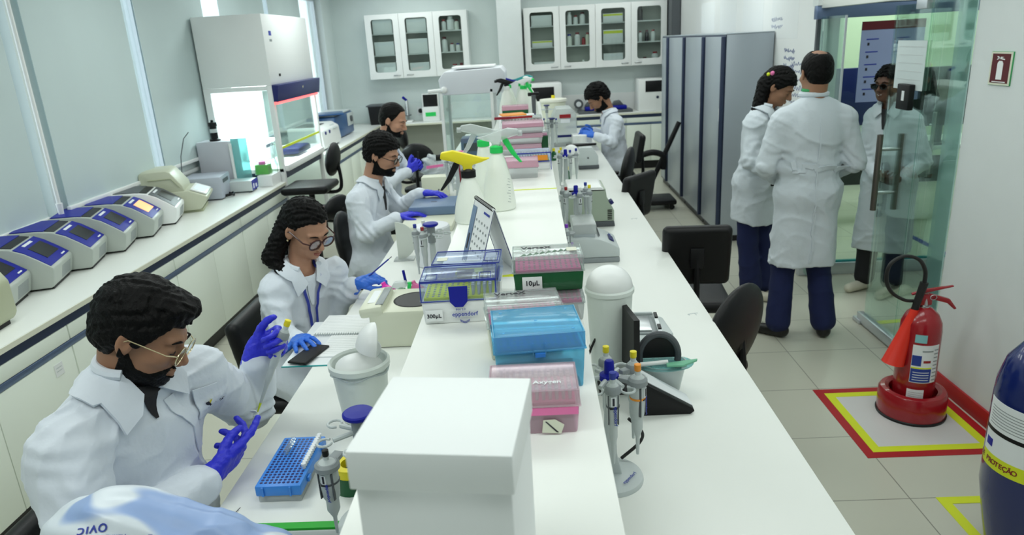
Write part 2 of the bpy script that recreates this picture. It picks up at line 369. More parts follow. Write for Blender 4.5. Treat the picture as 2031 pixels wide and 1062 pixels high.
def interp(pts, n):
    P = np.array(pts, float); t = np.linspace(0, len(P)-1, n); out = []
    for x in t:
        i = min(int(x), len(P)-2); f = x-i; p0 = P[max(i-1, 0)]; p1 = P[i]; p2 = P[i+1]; p3 = P[min(i+2, len(P)-1)]
        out.append(.5*((2*p1)+(-p0+p2)*f+(2*p0-5*p1+4*p2-p3)*f*f+(-p0+3*p1-3*p2+p3)*f**3))
    return np.array(out)
# ---------------------------------------------------------------- room shell
XL, XR, YB, YN = -2.95, 2.19, 11.3, -1.6
def tile_mat():
    m = bpy.data.materials.new('floor_tiles'); m.use_nodes = True; nt = m.node_tree; n = nt.nodes; L = nt.links; b = n['Principled BSDF']
    tc = n.new('ShaderNodeTexCoord'); mp = n.new('ShaderNodeMapping'); mp.inputs['Location'].default_value = (-.043, -.112, 0); L.new(tc.outputs['Object'], mp.inputs[0])
    br = n.new('ShaderNodeTexBrick'); br.offset = 0; br.squash = 1; br.inputs['Scale'].default_value = 1; br.inputs['Brick Width'].default_value = .5; br.inputs['Row Height'].default_value = .5
    br.inputs['Mortar Size'].default_value = .0028; br.inputs['Mortar Smooth'].default_value = .2; br.inputs['Color1'].default_value = (.60, .60, .50, 1); br.inputs['Color2'].default_value = (.63, .63, .53, 1); br.inputs['Mortar'].default_value = (.28, .28, .23, 1)
    L.new(mp.outputs[0], br.inputs[0]); ns = n.new('ShaderNodeTexNoise'); ns.inputs['Scale'].default_value = 1.5; ns.inputs['Detail'].default_value = 5; L.new(tc.outputs['Object'], ns.inputs[0])
    mx = n.new('ShaderNodeMix'); mx.data_type = 'RGBA'; mx.blend_type = 'MULTIPLY'; mx.inputs[0].default_value = .12; L.new(br.outputs[0], mx.inputs[6]); L.new(ns.outputs['Fac'], mx.inputs[7])
    L.new(mx.outputs[2], b.inputs['Base Color']); b.inputs['Roughness'].default_value = .28; b.inputs['Specular IOR Level'].default_value = .35
    return m
struct(MB().box(XL-.2, 5.6, YN-.1, YB+.2, -.1, 0, tile_mat()), 'floor')
struct(MB().box(XL-.2, 5.6, YN-.1, YB+.2, CEIL, CEIL+.1, 'ceil'), 'ceiling')
struct(MB().box(XL-.2, 5.6, YB, YB+.15, 0, CEIL, 'wall'), 'wall_back')
struct(MB().box(XL-.2, 5.6, YN-.15, YN, 0, CEIL, 'wallw'), 'wall_front')
struct(MB().box(XR, XR+.16, YN, 3.69, 0, CEIL, 'wallw'), 'wall_right')
struct(MB().box(XR+.02, XR+.14, 5.62, YB, 0, CEIL, 'wallw'), 'wall_partition')
struct(MB().box(XR+.16, 5.6, 3.40, 3.55, 0, CEIL, 'wallw'), 'wall_vestibule')
struct(MB().box(5.3, 5.45, 3.55, YB, 0, CEIL, 'lime'), 'wall_far_right')
struct(MB().box(XR+.14, 5.3, 9.3, 9.45, 0, CEIL, 'lime'), 'wall_far_room')
# wall pier between the two cabinets
struct(MB().box(-.43, -.075, 10.86, YB, .0, CEIL, 'wallw', .004), 'wall_pier')
struct(MB().box(2.06, 2.19, 10.7, YB, 1.3, CEIL, 'greyd'), 'trim_1')
# left wall with three window openings (bright gaps show between and beside the blinds)
mb = MB(); mb.box(XL-.2, XL, YN, YB, 0, 1.0, 'wall').box(XL-.2, XL, YN, YB, 2.72, CEIL, 'wall')
OP = [(.4, 4.20), (4.34, 5.80), (6.55, 8.9), (9.30, 10.80)]
py = YN
for a, b in OP: mb.box(XL-.2, XL, py, a, 1.0, 2.72, 'wall'); py = b
mb.box(XL-.2, XL, py, YB, 1.0, 2.72, 'wall'); struct(mb, 'wall_left')
for i, (a, b) in enumerate(OP):
    mb = MB(); xx = XL-.12
    for (p, q, r, s_) in ((a, a+.05, 1.0, 2.72), (b-.05, b, 1.0, 2.72), (a+.05, b-.05, 1.0, 1.06), (a+.05, b-.05, 2.66, 2.72), ((a+b)/2-.025-(.55 if i == 3 else 0), (a+b)/2+.025-(.55 if i == 3 else 0), 1.06, 2.66)):
        mb.box(xx-.03, xx+.03, p, q, r, s_, 'alu')
    o = struct(mb, 'window_%d' % (i+1)); g = MB().box(xx-.004, xx+.004, a+.05, b-.05, 1.06, 2.66, 'rimglass').build('window_pane', o)
# roller blinds
def blind(y0, y1, z0, label, skew=0.0):
    t = thing('roller_blind', label, 'blind', (XL+.045, y0, z0), 0, 'roller blinds on the window wall')
    W = y1-y0; n = 12; V = []; Fc = []
    for i in range(n+1):
        for j in (0, 1):
            z = 0 if j == 0 else 2.78-z0; x = .004*math.sin(i*1.9)
            V += [(x, i*W/n + (skew if j else 0), z), (x-.003, i*W/n + (skew if j else 0), z)]
    for i in range(n):
        a, b = i*4, (i+1)*4; Fc += [(a, b, b+2, a+2), (a+1, a+3, b+3, b+1), (a, a+1, b+1, b), (a+2, b+2, b+3, a+3)]
    Fc += [(0, 2, 3, 1), (n*4, n*4+1, n*4+3, n*4+2)]
    MB().add(V, Fc, 'blind').build('blind_cloth', t)
    MB().box(-.012, .014, -.005, W+.005, -.022, .006, 'white', .005).build('bottom_bar', t)
    MB().cyl((0, 0, 2.79-z0), (0, W, 2.79-z0), .028, 'white').build('roller', t)
    return t
blind(.30, 4.06, 1.10, 'grey-green roller blind nearest the left edge of the picture')
blind(4.26, 5.36, 1.12, 'wide grey roller blind above the row of blue thermocyclers')
blind(5.52, 6.70, 1.14, 'grey roller blind just left of the safety cabinet')
blind(7.06, 8.28, 1.14, 'grey roller blind above the safety cabinet top')
blind(8.42, 9.60, 1.14, 'grey roller blind right of the safety cabinet top by the brightest window')
# sill ledge, bead chain and weight between blinds
struct(MB().box(XL, XL+.03, .2, 6.2, 1.03, 1.06, 'white', .004), 'trim_2')
t = thing('blind_chain', 'white blind chain hanging in the bright gap between the two left blinds', 'blind chain', (XL+.07, 4.14, 1.10))
MB().cyl((0, 0, .06), (0, 0, 1.66), .012, 'white').build('chain', t); MB().cyl((0, 0, -.03), (0, 0, .07), .013, 'white', .02).build('weight', t)
# baseboards, partition board
struct(MB().box(XR-.014, XR, YN, 3.69, 0, .085, 'rtape', .003), 'baseboard_right')
struct(MB().box(XR, XR+.02, 5.62, YB, 0, .07, 'kick'), 'baseboard_partition')
# door sign plate on the right wall: extinguisher pictogram
t = thing('wall_sign', 'small dark red fire extinguisher pictogram sign on the right wall', 'sign', (XR, 3.452, 1.71)); t.scale = (1, .92, .66)
MB().box(-.006, 0, -.085, .085, -.115, .115, 'greenshirt', .001).box(-.0075, -.006, -.083, .083, -.113, .113, 'cream').build('sign_border', t)
mb = MB().box(-.009, -.007, -.070, .070, -.099, .10, 'maroon'); mb.build('sign_field', t)
mb = MB().prism([(-.022, -.075), (.022, -.075), (.022, .035), (.012, .052), (-.012, .052), (-.022, .035)], -.0105, -.009, 'paper', 'x')
mb.prism([(-.03, .058), (.005, .064), (.03, .078), (.028, .084), (.0, .072), (-.03, .066)], -.0105, -.009, 'paper', 'x'); mb.prism([(-.026, .078), (-.004, .072), (.03, .058), (.03, .064), (0, .08)], -.0105, -.009, 'paper', 'x')
mb.box(-.0105, -.009, -.055, .05, -.094, -.088, 'paper'); mb.build('pictogram', t)

# ---------------------------------------------------------------- glass front between the lab and the vestibule
t = thing('glass_door', 'green-tinted glass door leaf with H-shaped steel pull handles beside the extinguisher', 'door', (XR-.01, 4.09, 0))
MB().box(-.005, .005, 0, .39, .07, 2.03, 'door').build('glass_pane', t)
MB().box(-.022, .022, -.01, .46, .01, .075, 'alu', .006).build('bottom_rail', t)
MB().box(-.022, .022, .02, .13, 2.0, 2.06, 'alu', .004).build('pivot_fitting', t)
MB().box(-.03, .03, .40, .50, 0, .03, 'alu', .008).build('floor_pivot', t)
for s in (-1, 1):
    h = MB().cyl((s*.062, .30, .82), (s*.062, .30, 1.29), .018, 'bronze', n=20).build('handle_bar', t)
    for z in (.93, 1.20): MB().cyl((0, .30, z), (s*.062, .30, z), .011, 'steel').build('handle_stud', h)
t = thing('glazed_screen', 'fixed green-tinted glass panel between the door leaf and the white wall', 'glass panel', (XR-.01, 3.70, 0))
MB().box(-.005, .005, 0, .385, .06, 2.06, 'door').build('glass_pane', t); MB().box(-.02, .02, 0, .385, 0, .07, 'alu', .004).build('bottom_rail', t)
MB().box(-.001, .001, 0, .16, .07, 2.05, pane('frosted_film', (.78, .95, .94), .04, .3, .6)).build('frosted_strip', t, loc=(.012, 0, 0))
t = thing('access_reader', 'black access reader with a small white label on the glass door', 'reader', (XR-.021, 4.225, 1.526))
MB().box(-.03, .004, -.070, .070, -.072, .072, 'black', .006).build('housing', t); MB().box(-.0315, -.03, -.020, .008, -.02, .035, 'labelw').build('label', t)
t = thing('paper_notice', 'plain pale sheet of paper taped on the glass door above the reader', 'notice', (XR-.018, 4.245, 1.70))
MB().box(0, .0015, -.16, .16, -.135, .135, mat('thin_paper', (.62, .70, .70), .6)).build('sheet', t)
mb = MB()
for k in range(5): mb.box(-.0008, 0, -.13, .13, .10-k*.045, .103-k*.045, 'greyl')
mb.build('print_lines', t)
struct(MB().box(XR-.04, XR+.03, 3.69, 5.6, 2.06, 2.17, 'lam', .004).box(XR-.05, XR+.05, 3.69, 5.6, 2.17, CEIL, 'wallw'), 'trim_3')
# glass wall behind the vestibule
t = thing('glass_partition', 'glass partition wall behind the woman with a low white rail', 'glass partition', (2.14, 5.56, 0))
for (a, b, nm) in ((.02, .93, 0), (.94, 1.95, 1), (1.96, 3.1, 2)): MB().box(a, b, -.005, .005, .10, 2.0, 'door').build('glass_pane', t)
MB().box(-.02, 3.15, -.03, .03, 0, .10, 'alu', .005).box(-.02, 3.15, -.012, .012, .10, .115, 'teal').build('bottom_rail', t)
MB().box(-.02, 3.15, -.03, .03, 1.985, 2.08, 'channel', .004).build('top_rail', t)
struct(MB().box(2.12, 5.3, 5.52, 5.62, 2.08, CEIL, 'wallw'), 'trim_4')
t2 = thing('glazed_screen', 'tinted side glass of the vestibule beside the whiteboard', 'glass panel', (2.16, 5.12, 0))
MB().box(-.005, .005, 0, .40, .03, 2.0, 'door').build('glass_pane', t2)
MB().box(-.006, .006, -.012, 0, .03, 2.0, 'alu').build('edge_profile', t2)
t = thing('door_pull', 'pair of steel bar handles on the rear glass partition', 'handle', (3.0, 5.54, 0))
for s in (-.07, .05):
    h = MB().cyl((s, -.03, .80), (s, -.03, 1.27), .014, 'steel').build('handle_bar', t)
    for z in (.90, 1.17): MB().cyl((s, .02, z), (s, -.03, z), .009, 'steel').build('handle_stud', h)
t = thing('safety_poster', 'tall bluish poster with a dark red header on the rear glass', 'poster', (2.70, 5.545, 1.70))
MB().box(-.24, .22, -.002, .002, -.33, .25, mat('poster_paper', (.30, .36, .58), .5)).build('sheet', t)
MB().box(-.24, .22, -.004, -.002, .19, .25, 'maroon').build('header_band', t)
mb = MB()
for i in range(5):
    for j in range(2): mb.box(-.20+j*.22, -.11+j*.22, -.0035, -.002, .12-i*.09, .128-i*.09, 'inkblue').box(-.19+j*.22, -.175+j*.22, -.0035, -.002, .08-i*.09, .10-i*.09, 'ink')
mb.build('printed_rows', t, kind='stuff')
# room behind the glass
t = thing('monitor', 'dark navy upright monitor seen behind the man through the glass', 'monitor', (3.12, 7.0, 0.78))
MB().box(-.24, .30, -.03, .03, .22, .76, 'bluenavy', .01).build('screen_housing', t); MB().box(-.02, .06, -.02, .02, .02, .24, 'white').box(-.12, .16, -.09, .09, 0, .02, 'white').build('stand', t)
t = thing('monitor', 'large black monitor behind the glass right of the woman', 'monitor', (3.95, 7.0, .78))
MB().box(-.36, .22, -.03, .03, .18, .73, 'black', .01).build('screen_housing', t); MB().box(-.06, .0, -.02, .02, .02, .2, 'greyd').box(-.16, .1, -.09, .09, 0, .02, 'greyd').build('stand', t)
single(MB().box(-.045, .045, -.02, .02, 0, .12, 'limep', .01), 'lime_tag', 'bright lime-green tag hanging on the navy monitor behind the glass', 'tag', (3.02, 6.94, 1.06))
t = thing('far_desk', 'pale desk behind the glass carrying the monitors', 'desk', (3.6, 7.25, 0))
MB().box(-1.1, 1.5, -.35, .35, .74, .78, 'lam', .004).build('worktop', t)
for x in (-1.05, 1.45):
    for y in (-.3, .3): MB().cyl((x, y, 0), (x, y, .74), .02, 'alu').build('leg', t)
t = thing('far_wall_cabinet', 'pale wall cabinet with a tan panel in the room behind the glass', 'cabinet', (3.2, 9.1, 1.5))
MB().box(-.45, .45, -.18, .18, 0, .75, 'white', .01).build('cabinet_body', t); MB().box(-.35, .0, -.19, -.18, .1, .6, 'tan').build('panel', t)
single(MB().box(-1.2, 1.0, -.02, .02, 0, .32, 'kick'), 'low_shelf_board', 'long black low board at the far room wall', 'board', (4.1, 8.9, 0))
single(MB().box(-.03, .03, -.9, .9, 0, .004, 'blue'), 'floor_tape', 'blue tape line on the floor of the room behind the glass', 'floor tape', (3.52, 6.55, 0))
single(MB().box(-.35, .5, -.025, .025, 0, .003, 'ytape'), 'floor_tape', 'yellow tape line on the floor just inside the doorway', 'floor tape', (2.62, 4.54, 0), .1)
# whiteboard on the partition wall
t = thing('whiteboard', 'long whiteboard with blue handwriting above the grey lockers', 'whiteboard', (XR+.02, 8.2, 1.55))
MB().box(-.018, 0, -2.5, 2.5, -.80, 1.0, 'white', .003).build('board_face', t)
MB().box(-.028, 0, -2.53, -2.5, -.82, 1.02, 'greyd').box(-.028, 0, 2.5, 2.53, -.82, 1.02, 'greyd').box(-.028, 0, -2.5, 2.5, -.83, -.80, 'alu').box(-.028, 0, -2.5, 2.5, 1.0, 1.03, 'alu').build('board_frame', t)
mb = MB(); rr = random.Random(3)
for (yy, zz, n_, wd) in ((-1.6, .46, 2, .30), (-1.95, .20, 3, .26), (-1.65, .02, 1, .18), (-2.22, .10, 6, .42), (-2.35, -.36, 2, .22)):
    for k in range(n_):
        P = []; m_ = 26
        for i in range(m_): P.append((-.0195, yy+wd/2-wd*i/m_, zz-k*.062+.014*math.sin(i*2.1+k)+rr.uniform(-.010, .010)))
        mb.tube(P, .0019, mat('pale_blue_marker', (.10, .14, .34), .6), 4)
mb.build('handwriting', t, kind='stuff')
mb = MB()
for j in range(4): mb.box(-.0195, -.018, .1-j*.9+.5, .75-j*.9+.5, .30, .72, 'whitem')
mb.build('pale_printed_sheets', t)

# ---------------------------------------------------------------- floor marks
def frame_tape(x0, x1, y0, y1, w_, m, z):
    return MB().box(x0, x1, y0, y0+w_, 0, z, m).box(x0, x1, y1-w_, y1, 0, z, m).box(x0, x0+w_, y0+w_, y1-w_, 0, z, m).box(x1-w_, x1, y0+w_, y1-w_, 0, z, m)
t = thing('floor_marking', 'red and yellow taped square on the floor around the fire extinguisher', 'floor tape', (0, 0, 0))
frame_tape(1.505, 2.165, 2.92, 3.60, .045, 'rtape', .002).build('red_border', t); frame_tape(1.551, 2.119, 2.966, 3.554, .045, 'ytape', .002).build('yellow_border', t)
single(MB().box(1.596, 2.074, 3.011, 3.509, 0, .001, mat('pale_floor_paint', (.66, .65, .64), .35)), 'painted_floor_square', 'pale painted floor area inside the red and yellow taped square', 'floor paint')
single(frame_tape(1.65, 2.17, 1.95, 2.612, .045, 'ytape', .002), 'floor_marking', 'yellow taped outline on the floor around the blue gas cylinder', 'floor tape')
# ---------------------------------------------------------------- long benches
BZ, SZ = .85, 1.28
def slab(t, x0, x1, y0, y1, z, nm='worktop', th=.028):
    MB().box(x0, x1, y0, y1, z-th, z, 'lam', .003).build(nm, t)
t = thing('island_bench', 'long white laminate island bench running down the middle of the lab', 'bench', (-.08, 1.0, 0))
MB().prism([(-.77, .43), (.16, .43), (.16, -.25), (.77, -.25), (.77, 8.2), (-.77, 8.2)], BZ-.03, BZ, 'lam', 'z', bev=.004).build('worktop', t)
MB().box(-.765, -.75, .43, 8.2, BZ-.05, BZ-.03, 'edge').box(.75, .765, -.24, 8.2, BZ-.05, BZ-.03, 'edge').build('edge_band', t)
MB().box(-.26, .26, .45, 8.1, .10, BZ-.05, 'lamfront').build('carcass', t); MB().box(-.24, .24, .47, 8.08, 0, .10, 'kick').build('kick_board', t)
for y in (.5, 2.4, 4.3, 6.2, 8.1):
    for s in (-1, 1): MB().box(s*.70-.02, s*.70+.02, y-.02, y+.02, 0, BZ-.05, 'alu').build('leg', t)
t = thing('reagent_shelf', 'raised white shelf along the middle of the island bench', 'shelf', (-.103, .0, BZ))
MB().box(-.206, .210, .30, 8.35, SZ-BZ-.022, SZ-BZ, 'lam', .003).build('shelf_board', t)
for y in (.9, 3.0, 5.2, 7.4): MB().box(-.03, .03, y-.02, y+.02, 0, SZ-BZ-.022, 'alu').build('post', t)
MB().box(-.008, .008, 1.0, 8.2, .22, SZ-BZ-.022, 'lamfront').build('spine_panel', t)
single(MB().box(-.206, .21, -.008, .008, 0, .0012, 'ytape'), 'shelf_tape', 'thin yellow tape line across the shelf behind the spray bottles', 'tape', (-.103, 3.31, SZ))
single(MB().box(-.12, .10, -.012, .012, 0, .0012, 'ytape'), 'shelf_tape', 'yellow tape on the shelf between the two nearest tip boxes', 'tape', (-.05, 2.03, SZ))
# ---------------------------------------------------------------- wall counters
def counter(name, label, loc, rz, L, segs, depth=.66, gap=None):
    """front faces +x in local space, runs along y from 0 to L"""
    t = thing(name, label, 'counter', loc, rz)
    MB().box(-depth, 0, 0, L, BZ-.03, BZ, 'lam', .004).build('worktop', t); MB().box(-.001, .003, 0, L, BZ-.028, BZ-.004, 'edge').build('edge_band', t)
    MB().box(-depth, -.03, .0, L, .12, BZ-.03, 'lamfront').build('carcass', t)
    MB().box(-.04, -.012, 0, L, BZ-.075, BZ-.03, 'navy').build('top_profile', t)
    MB().box(-depth+.05, -.07, 0, L, 0, .12, 'kick').build('kick_board', t)
    n = segs; wd = L/n
    for i in range(n):
        a, b = i*wd+.004, (i+1)*wd-.004
        MB().box(-.03, -.012, a, b, .70, BZ-.078, 'lamfront', .003).build('drawer_front', t)
        for (p, q) in ((a, (a+b)/2-.002), ((a+b)/2+.002, b)): MB().box(-.03, -.012, p, q, .125, .665, 'lamfront', .003).build('door', t)
    MB().box(-.032, -.010, 0, L, .667, .698, 'channel', .003).build('grip_channel', t)
    return t
counter('wall_counter', 'long white counter below the window wall carrying the thermocyclers', (-2.262, -1.2, 0), 0, 7.54, 7)
counter('wall_counter', 'short white counter beyond the safety cabinet by the far left corner', (-2.30, 8.02, 0), 0, 2.83, 3)
t = thing('wall_counter', 'back wall counter with an open knee space left of the pier', 'counter', (-2.94, 10.85, 0))
MB().box(0, 2.55, 0, .44, BZ-.03, BZ, 'lam', .004).build('worktop', t); MB().box(0, 2.55, .30, .34, .0, BZ-.03, mat('shaded_beige_panel', (.34, .36, .31), .5)).build('back_panel', t)  # knee-space shade is put into the dark beige of this panel
MB().box(.64, 2.55, -.003, .002, BZ-.028, BZ-.004, 'edge').build('edge_band', t)
counter('wall_counter', 'back wall counter right of the pier below the four-door cabinet', (-.05, 10.74, 0), -PI/2, 2.2, 3, .55)
struct(MB().box(-.05, 2.15, 11.27, 11.30, BZ, BZ+.26, 'white', .003), 'trim_5')
struct(MB().box(-2.9, -.45, 11.27, 11.30, BZ, BZ+.26, 'wall', .003), 'trim_6')
# small paper labels stuck on the counter fronts
for (y, z, lab) in ((2.98, .60, 'small paper label on the counter door behind the seated man'), (6.0, .45, 'pale label low on the counter end by the safety cabinet')):
    o = single(MB().box(0, .001, -.03, .03, -.03, .03, 'paper').box(.001, .0013, -.02, .02, .008, .012, 'greyl').box(.001, .0013, -.02, .02, -.008, -.004, 'greyl'), 'paper_label', lab, 'label', (-2.273, y, z))
# ---------------------------------------------------------------- wall cabinets
rr = random.Random(11)
def wall_cabinet(x0, nd, wd, z0, z1, yf, label, content):
    t = thing('wall_cabinet', label, 'cabinet', (x0, yf, z0)); W = nd*wd; Hh = z1-z0; D = YB-yf-.002
    mb = MB().box(0, W, 0.02, D, 0, .02, 'white').box(0, W, .02, D, Hh-.02, Hh, 'white').box(0, W, D-.012, D, .02, Hh-.02, mat('cabinet_back', (.55, .58, .52), .7))
    for i in range(nd+1): x = min(max(i*wd, .01), W-.01); mb.box(x-.01, x+.01, .02, D-.012, .02, Hh-.02, 'white')
    mb.build('cabinet_body', t)
    for k in (1, 2): MB().box(.02, W-.02, .05, D-.012, Hh*(k/3.0)+.02, Hh*(k/3.0)+.036, 'white').build('shelf_board', t)
    m = .085
    for i in range(nd):
        a, b = i*wd+.003, (i+1)*wd-.003; n = 6; rc = .04
        o_ = [(a, .0), (b, .0), (b, Hh), (a, Hh)]; I = []
        xi0, xi1, zi0, zi1 = a+m, b-m, m*1.1, Hh-m*.8
        for (cx, cz, st) in ((xi0+rc, zi0+rc, PI), (xi1-rc, zi0+rc, 1.5*PI), (xi1-rc, zi1-rc, 0), (xi0+rc, zi1-rc, .5*PI)):
            for j in range(n+1): q = st+PI/2*j/n; I.append((cx+rc*math.cos(q), cz+rc*math.sin(q)))
        V = []; Fc = []
        for y in (0.0, .02):
            V += [(x, y, z) for x, z in I]
            O = []
            for x, z in I:   # matching outer points
                cx, cz = (xi0+xi1)/2, (zi0+zi1)/2; dx, dz = x-cx, z-cz; s_ = min((b-a)/2/abs(dx) if dx else 9, Hh/2/abs(dz) if dz else 9)
                O.append((cx+dx*s_, cz+dz*s_-(cz-Hh/2)*(1 if abs(abs(dz*s_)-Hh/2) < .001 else dz*s_*0)))
            V += [(min(max(x, a), b), y, min(max(z, 0), Hh)) for x, z in O]
        N = len(I)
        for j in range(N):
            k = (j+1) % N
            Fc += [(j, k, N+k, N+j), (2*N+k, 2*N+j, 3*N+j, 3*N+k), (j, 2*N+j, 2*N+k, k), (N+j, N+k, 3*N+k, 3*N+j)]
        mb = MB().add(V, Fc, 'white')
        for (p, q, r_, s_) in ((a, b, 0, .03), (a, b, Hh-.03, Hh), (a, a+.03, .03, Hh-.03), (b-.03, b, .03, Hh-.03)): mb.box(p, q, .001, .019, r_, s_, 'white')
        d = mb.build('door', t)
        MB().box(xi0-.01, xi1+.01, .016, .019, zi0-.01, zi1+.01, 'clear' if 0 else 'rimglass').build('door_pane', d)
        hx = b-.14 if i % 2 == 0 else a+.05
        MB().box(hx, hx+.10, -.018, -.008, .035, .05, 'steel', .004).box(hx, hx+.01, -.01, 0, .035, .05, 'steel').box(hx+.09, hx+.1, -.01, 0, .035, .05, 'steel').build('handle', d)
    return t, Hh
def jar(x, y, z, r, h, col, cap, label, grp):
    t = thing('reagent_bottle', label, 'bottle', (x, y, z), 0, grp)
    MB().lathe([(r*.92, 0), (r, .006), (r, h*.72), (r*.6, h*.84), (r*.6, h*.86)], col, 14).build('bottle_body', t)
    MB().lathe([(r*.68, h*.86), (r*.68, h), (r*.6, h*1.01)], cap, 14).build('cap', t); return t
def carton(x, y, z, w_, d, h, label, col='paper', top=None, grp='boxes stored in the wall cabinets', cat='box'):
    mb = MB().box(-w_/2, w_/2, 0, d, 0, h, col, .003)
    if top: mb.box(-w_/2+.004, w_/2-.004, -.001, .0, h*.72, h*.93, top)
    return single(mb, 'storage_box', label, cat, (x, y, z), 0, grp)
YF = 10.96
LW = (2.38-.87)/3
t, HL = wall_cabinet(-2.385, 3, LW, 1.52, 2.435, YF, 'three-door white wall cabinet with glass panes left of the pier', 0)
RW = (2.045+.045)/4
t, HR = wall_cabinet(-.045, 4, RW, 1.515, 2.405, YF, 'four-door white wall cabinet with glass panes right of the pier', 0)
SH = ['bottom', 'middle', 'top']; DN = ['first', 'second', 'third', 'fourth']
def fill(x0, wd, z0, Hh, door, shelf, items, side):
    z = z0+(.02 if shelf == 0 else Hh*(shelf/3.0)+.036); cx = x0+(door+.5)*wd
    for k, it in enumerate(items):
        kind = it[0]; where = '%s shelf of the %s door, %s cabinet' % (SH[shelf], DN[door], side)
        if kind == 'b':
            _, dx, w_, h, col, top, nm = it; carton(cx+dx, YF+.03, z, w_, .14, h, '%s on the %s' % (nm, where), col, top)
        else:
            _, dx, r, h, col, cap, nm = it; jar(cx+dx, YF+.08, z, r, h, col, cap, '%s on the %s' % (nm, where), 'reagent bottles in the wall cabinets')
L0 = (-2.385, LW, 1.52, HL)
for d in (0, 1):
    for s in range(3):
        fill(*L0, d, s, [('b', 0, .29, .19 if (d+s) % 2 else .21, 'paper', 'labelw', 'broad white box'), ], 'left')
fill(*L0, 2, 2, [('j', -.10, .035, .15, 'white', 'red', 'slim white bottle with red cap'), ('j', .0, .055, .19, 'white', 'white', 'wide white tub'), ('j', .09, .035, .14, 'bottle', 'maroon', 'small maroon-capped bottle')], 'left')
fill(*L0, 2, 1, [('j', -.11, .045, .21, 'white', 'maroon', 'tall white bottle with maroon cap'), ('j', 0, .035, .12, 'white', 'redd', 'short red-capped bottle'), ('j', .09, .035, .11, 'white', 'blue', 'short blue-capped bottle'), ('b', .04, .001, .001, 'white', None, 'tiny box')][:3], 'left')
fill(*L0, 2, 0, [('j', .02, .05, .14, 'white', 'red', 'white jar with red cap'), ('j', .12, .035, .15, 'redd', 'redd', 'dark red bottle')], 'left')
R0 = (-.045, RW, 1.515, HR)
fill(*R0, 0, 2, [('b', 0, .30, .15, 'paper', 'labelw', 'white box with printed band')], 'right')
fill(*R0, 0, 1, [('b', 0, .30, .09, 'paper', 'ytape', 'low white box'), ('j', .14, .03, .17, 'amber', 'black', 'black bottle')][:1], 'right')
fill(*R0, 0, 0, [('b', .02, .30, .10, 'paper', None, 'low white carton')], 'right')
fill(*R0, 1, 2, [('j', -.11, .035, .17, 'white', 'white', 'plain white bottle'), ('j', -.02, .032, .12, 'white', 'red', 'short red-capped jar'), ('j', .08, .04, .16, 'white', 'maroon', 'broad maroon-capped jar')], 'right')
fill(*R0, 1, 1, [('j', -.12, .038, .16, 'bottle', 'blue', 'clear bottle with blue cap'), ('j', 0, .042, .18, 'white', 'redd', 'white bottle with dark red cap'), ('j', .09, .028, .11, 'red', 'maroon', 'small red jar'), ('j', .15, .032, .17, 'cream', 'red', 'cream bottle with red cap')], 'right')
fill(*R0, 1, 0, [('j', .08, .03, .10, 'white', 'bottle', 'single small white jar')], 'right')
fill(*R0, 2, 2, [('b', 0, .29, .12, 'paper', 'ytape', 'white box with yellow band')], 'right')
fill(*R0, 2, 1, [('b', 0, .29, .19, 'paper', 'ytape', 'tall white box with yellow band')], 'right')
fill(*R0, 2, 0, [('b', 0, .29, .17, 'paper', 'labelw', 'white carton')], 'right')
fill(*R0, 3, 2, [('j', -.12, .04, .20, 'amber', 'black', 'tall dark glass bottle')], 'right')
fill(*R0, 3, 1, [('j', -.12, .032, .15, 'white', 'redd', 'left red-capped white bottle'), ('j', -.02, .03, .16, 'amber', 'maroon', 'dark bottle'), ('j', .07, .034, .16, 'white', 'red', 'right red-capped bottle')], 'right')
fill(*R0, 3, 0, [('j', -.05, .04, .09, 'redd', 'maroon', 'squat dark red jar'), ('j', .10, .05, .16, 'white', 'red', 'round white tub with red lid')], 'right')
# ---------------------------------------------------------------- lockers
ld = [6.62, 7.37, 8.28, 9.24, 9.72]
for i in range(4):
    a, b = ld[i], ld[i+1]
    pl = ['nearest to the standing people', 'second from the standing people', 'third from the standing people', 'farthest, narrow, by the back counter'][i]
    t = thing('locker', 'tall grey steel locker, ' + pl, 'locker', (1.76, a, 0), 0, 'grey lockers against the whiteboard wall')
    MB().box(.004, .42, .003, b-a-.003, .06, 1.91, 'locker', .003).box(.0, .42, .003, b-a-.003, 1.905, 1.915, 'locker').build('locker_body', t)
    MB().box(.02, .40, .02, b-a-.02, 0, .06, 'kick').build('plinth', t)
    d = MB().box(-.014, .004, .034, b-a-.034, .09, 1.89, 'locker', .003).box(-.002, .004, .005, b-a-.005, .065, 1.905, 'navy').build('door', t)
    MB().box(-.03, -.014, .06, .085, 1.14, 1.26, 'white', .004).build('handle', d)
    MB().box(-.040, -.004, .010, .030, .09, 1.89, 'navy', .003).build('edge_profile', d)
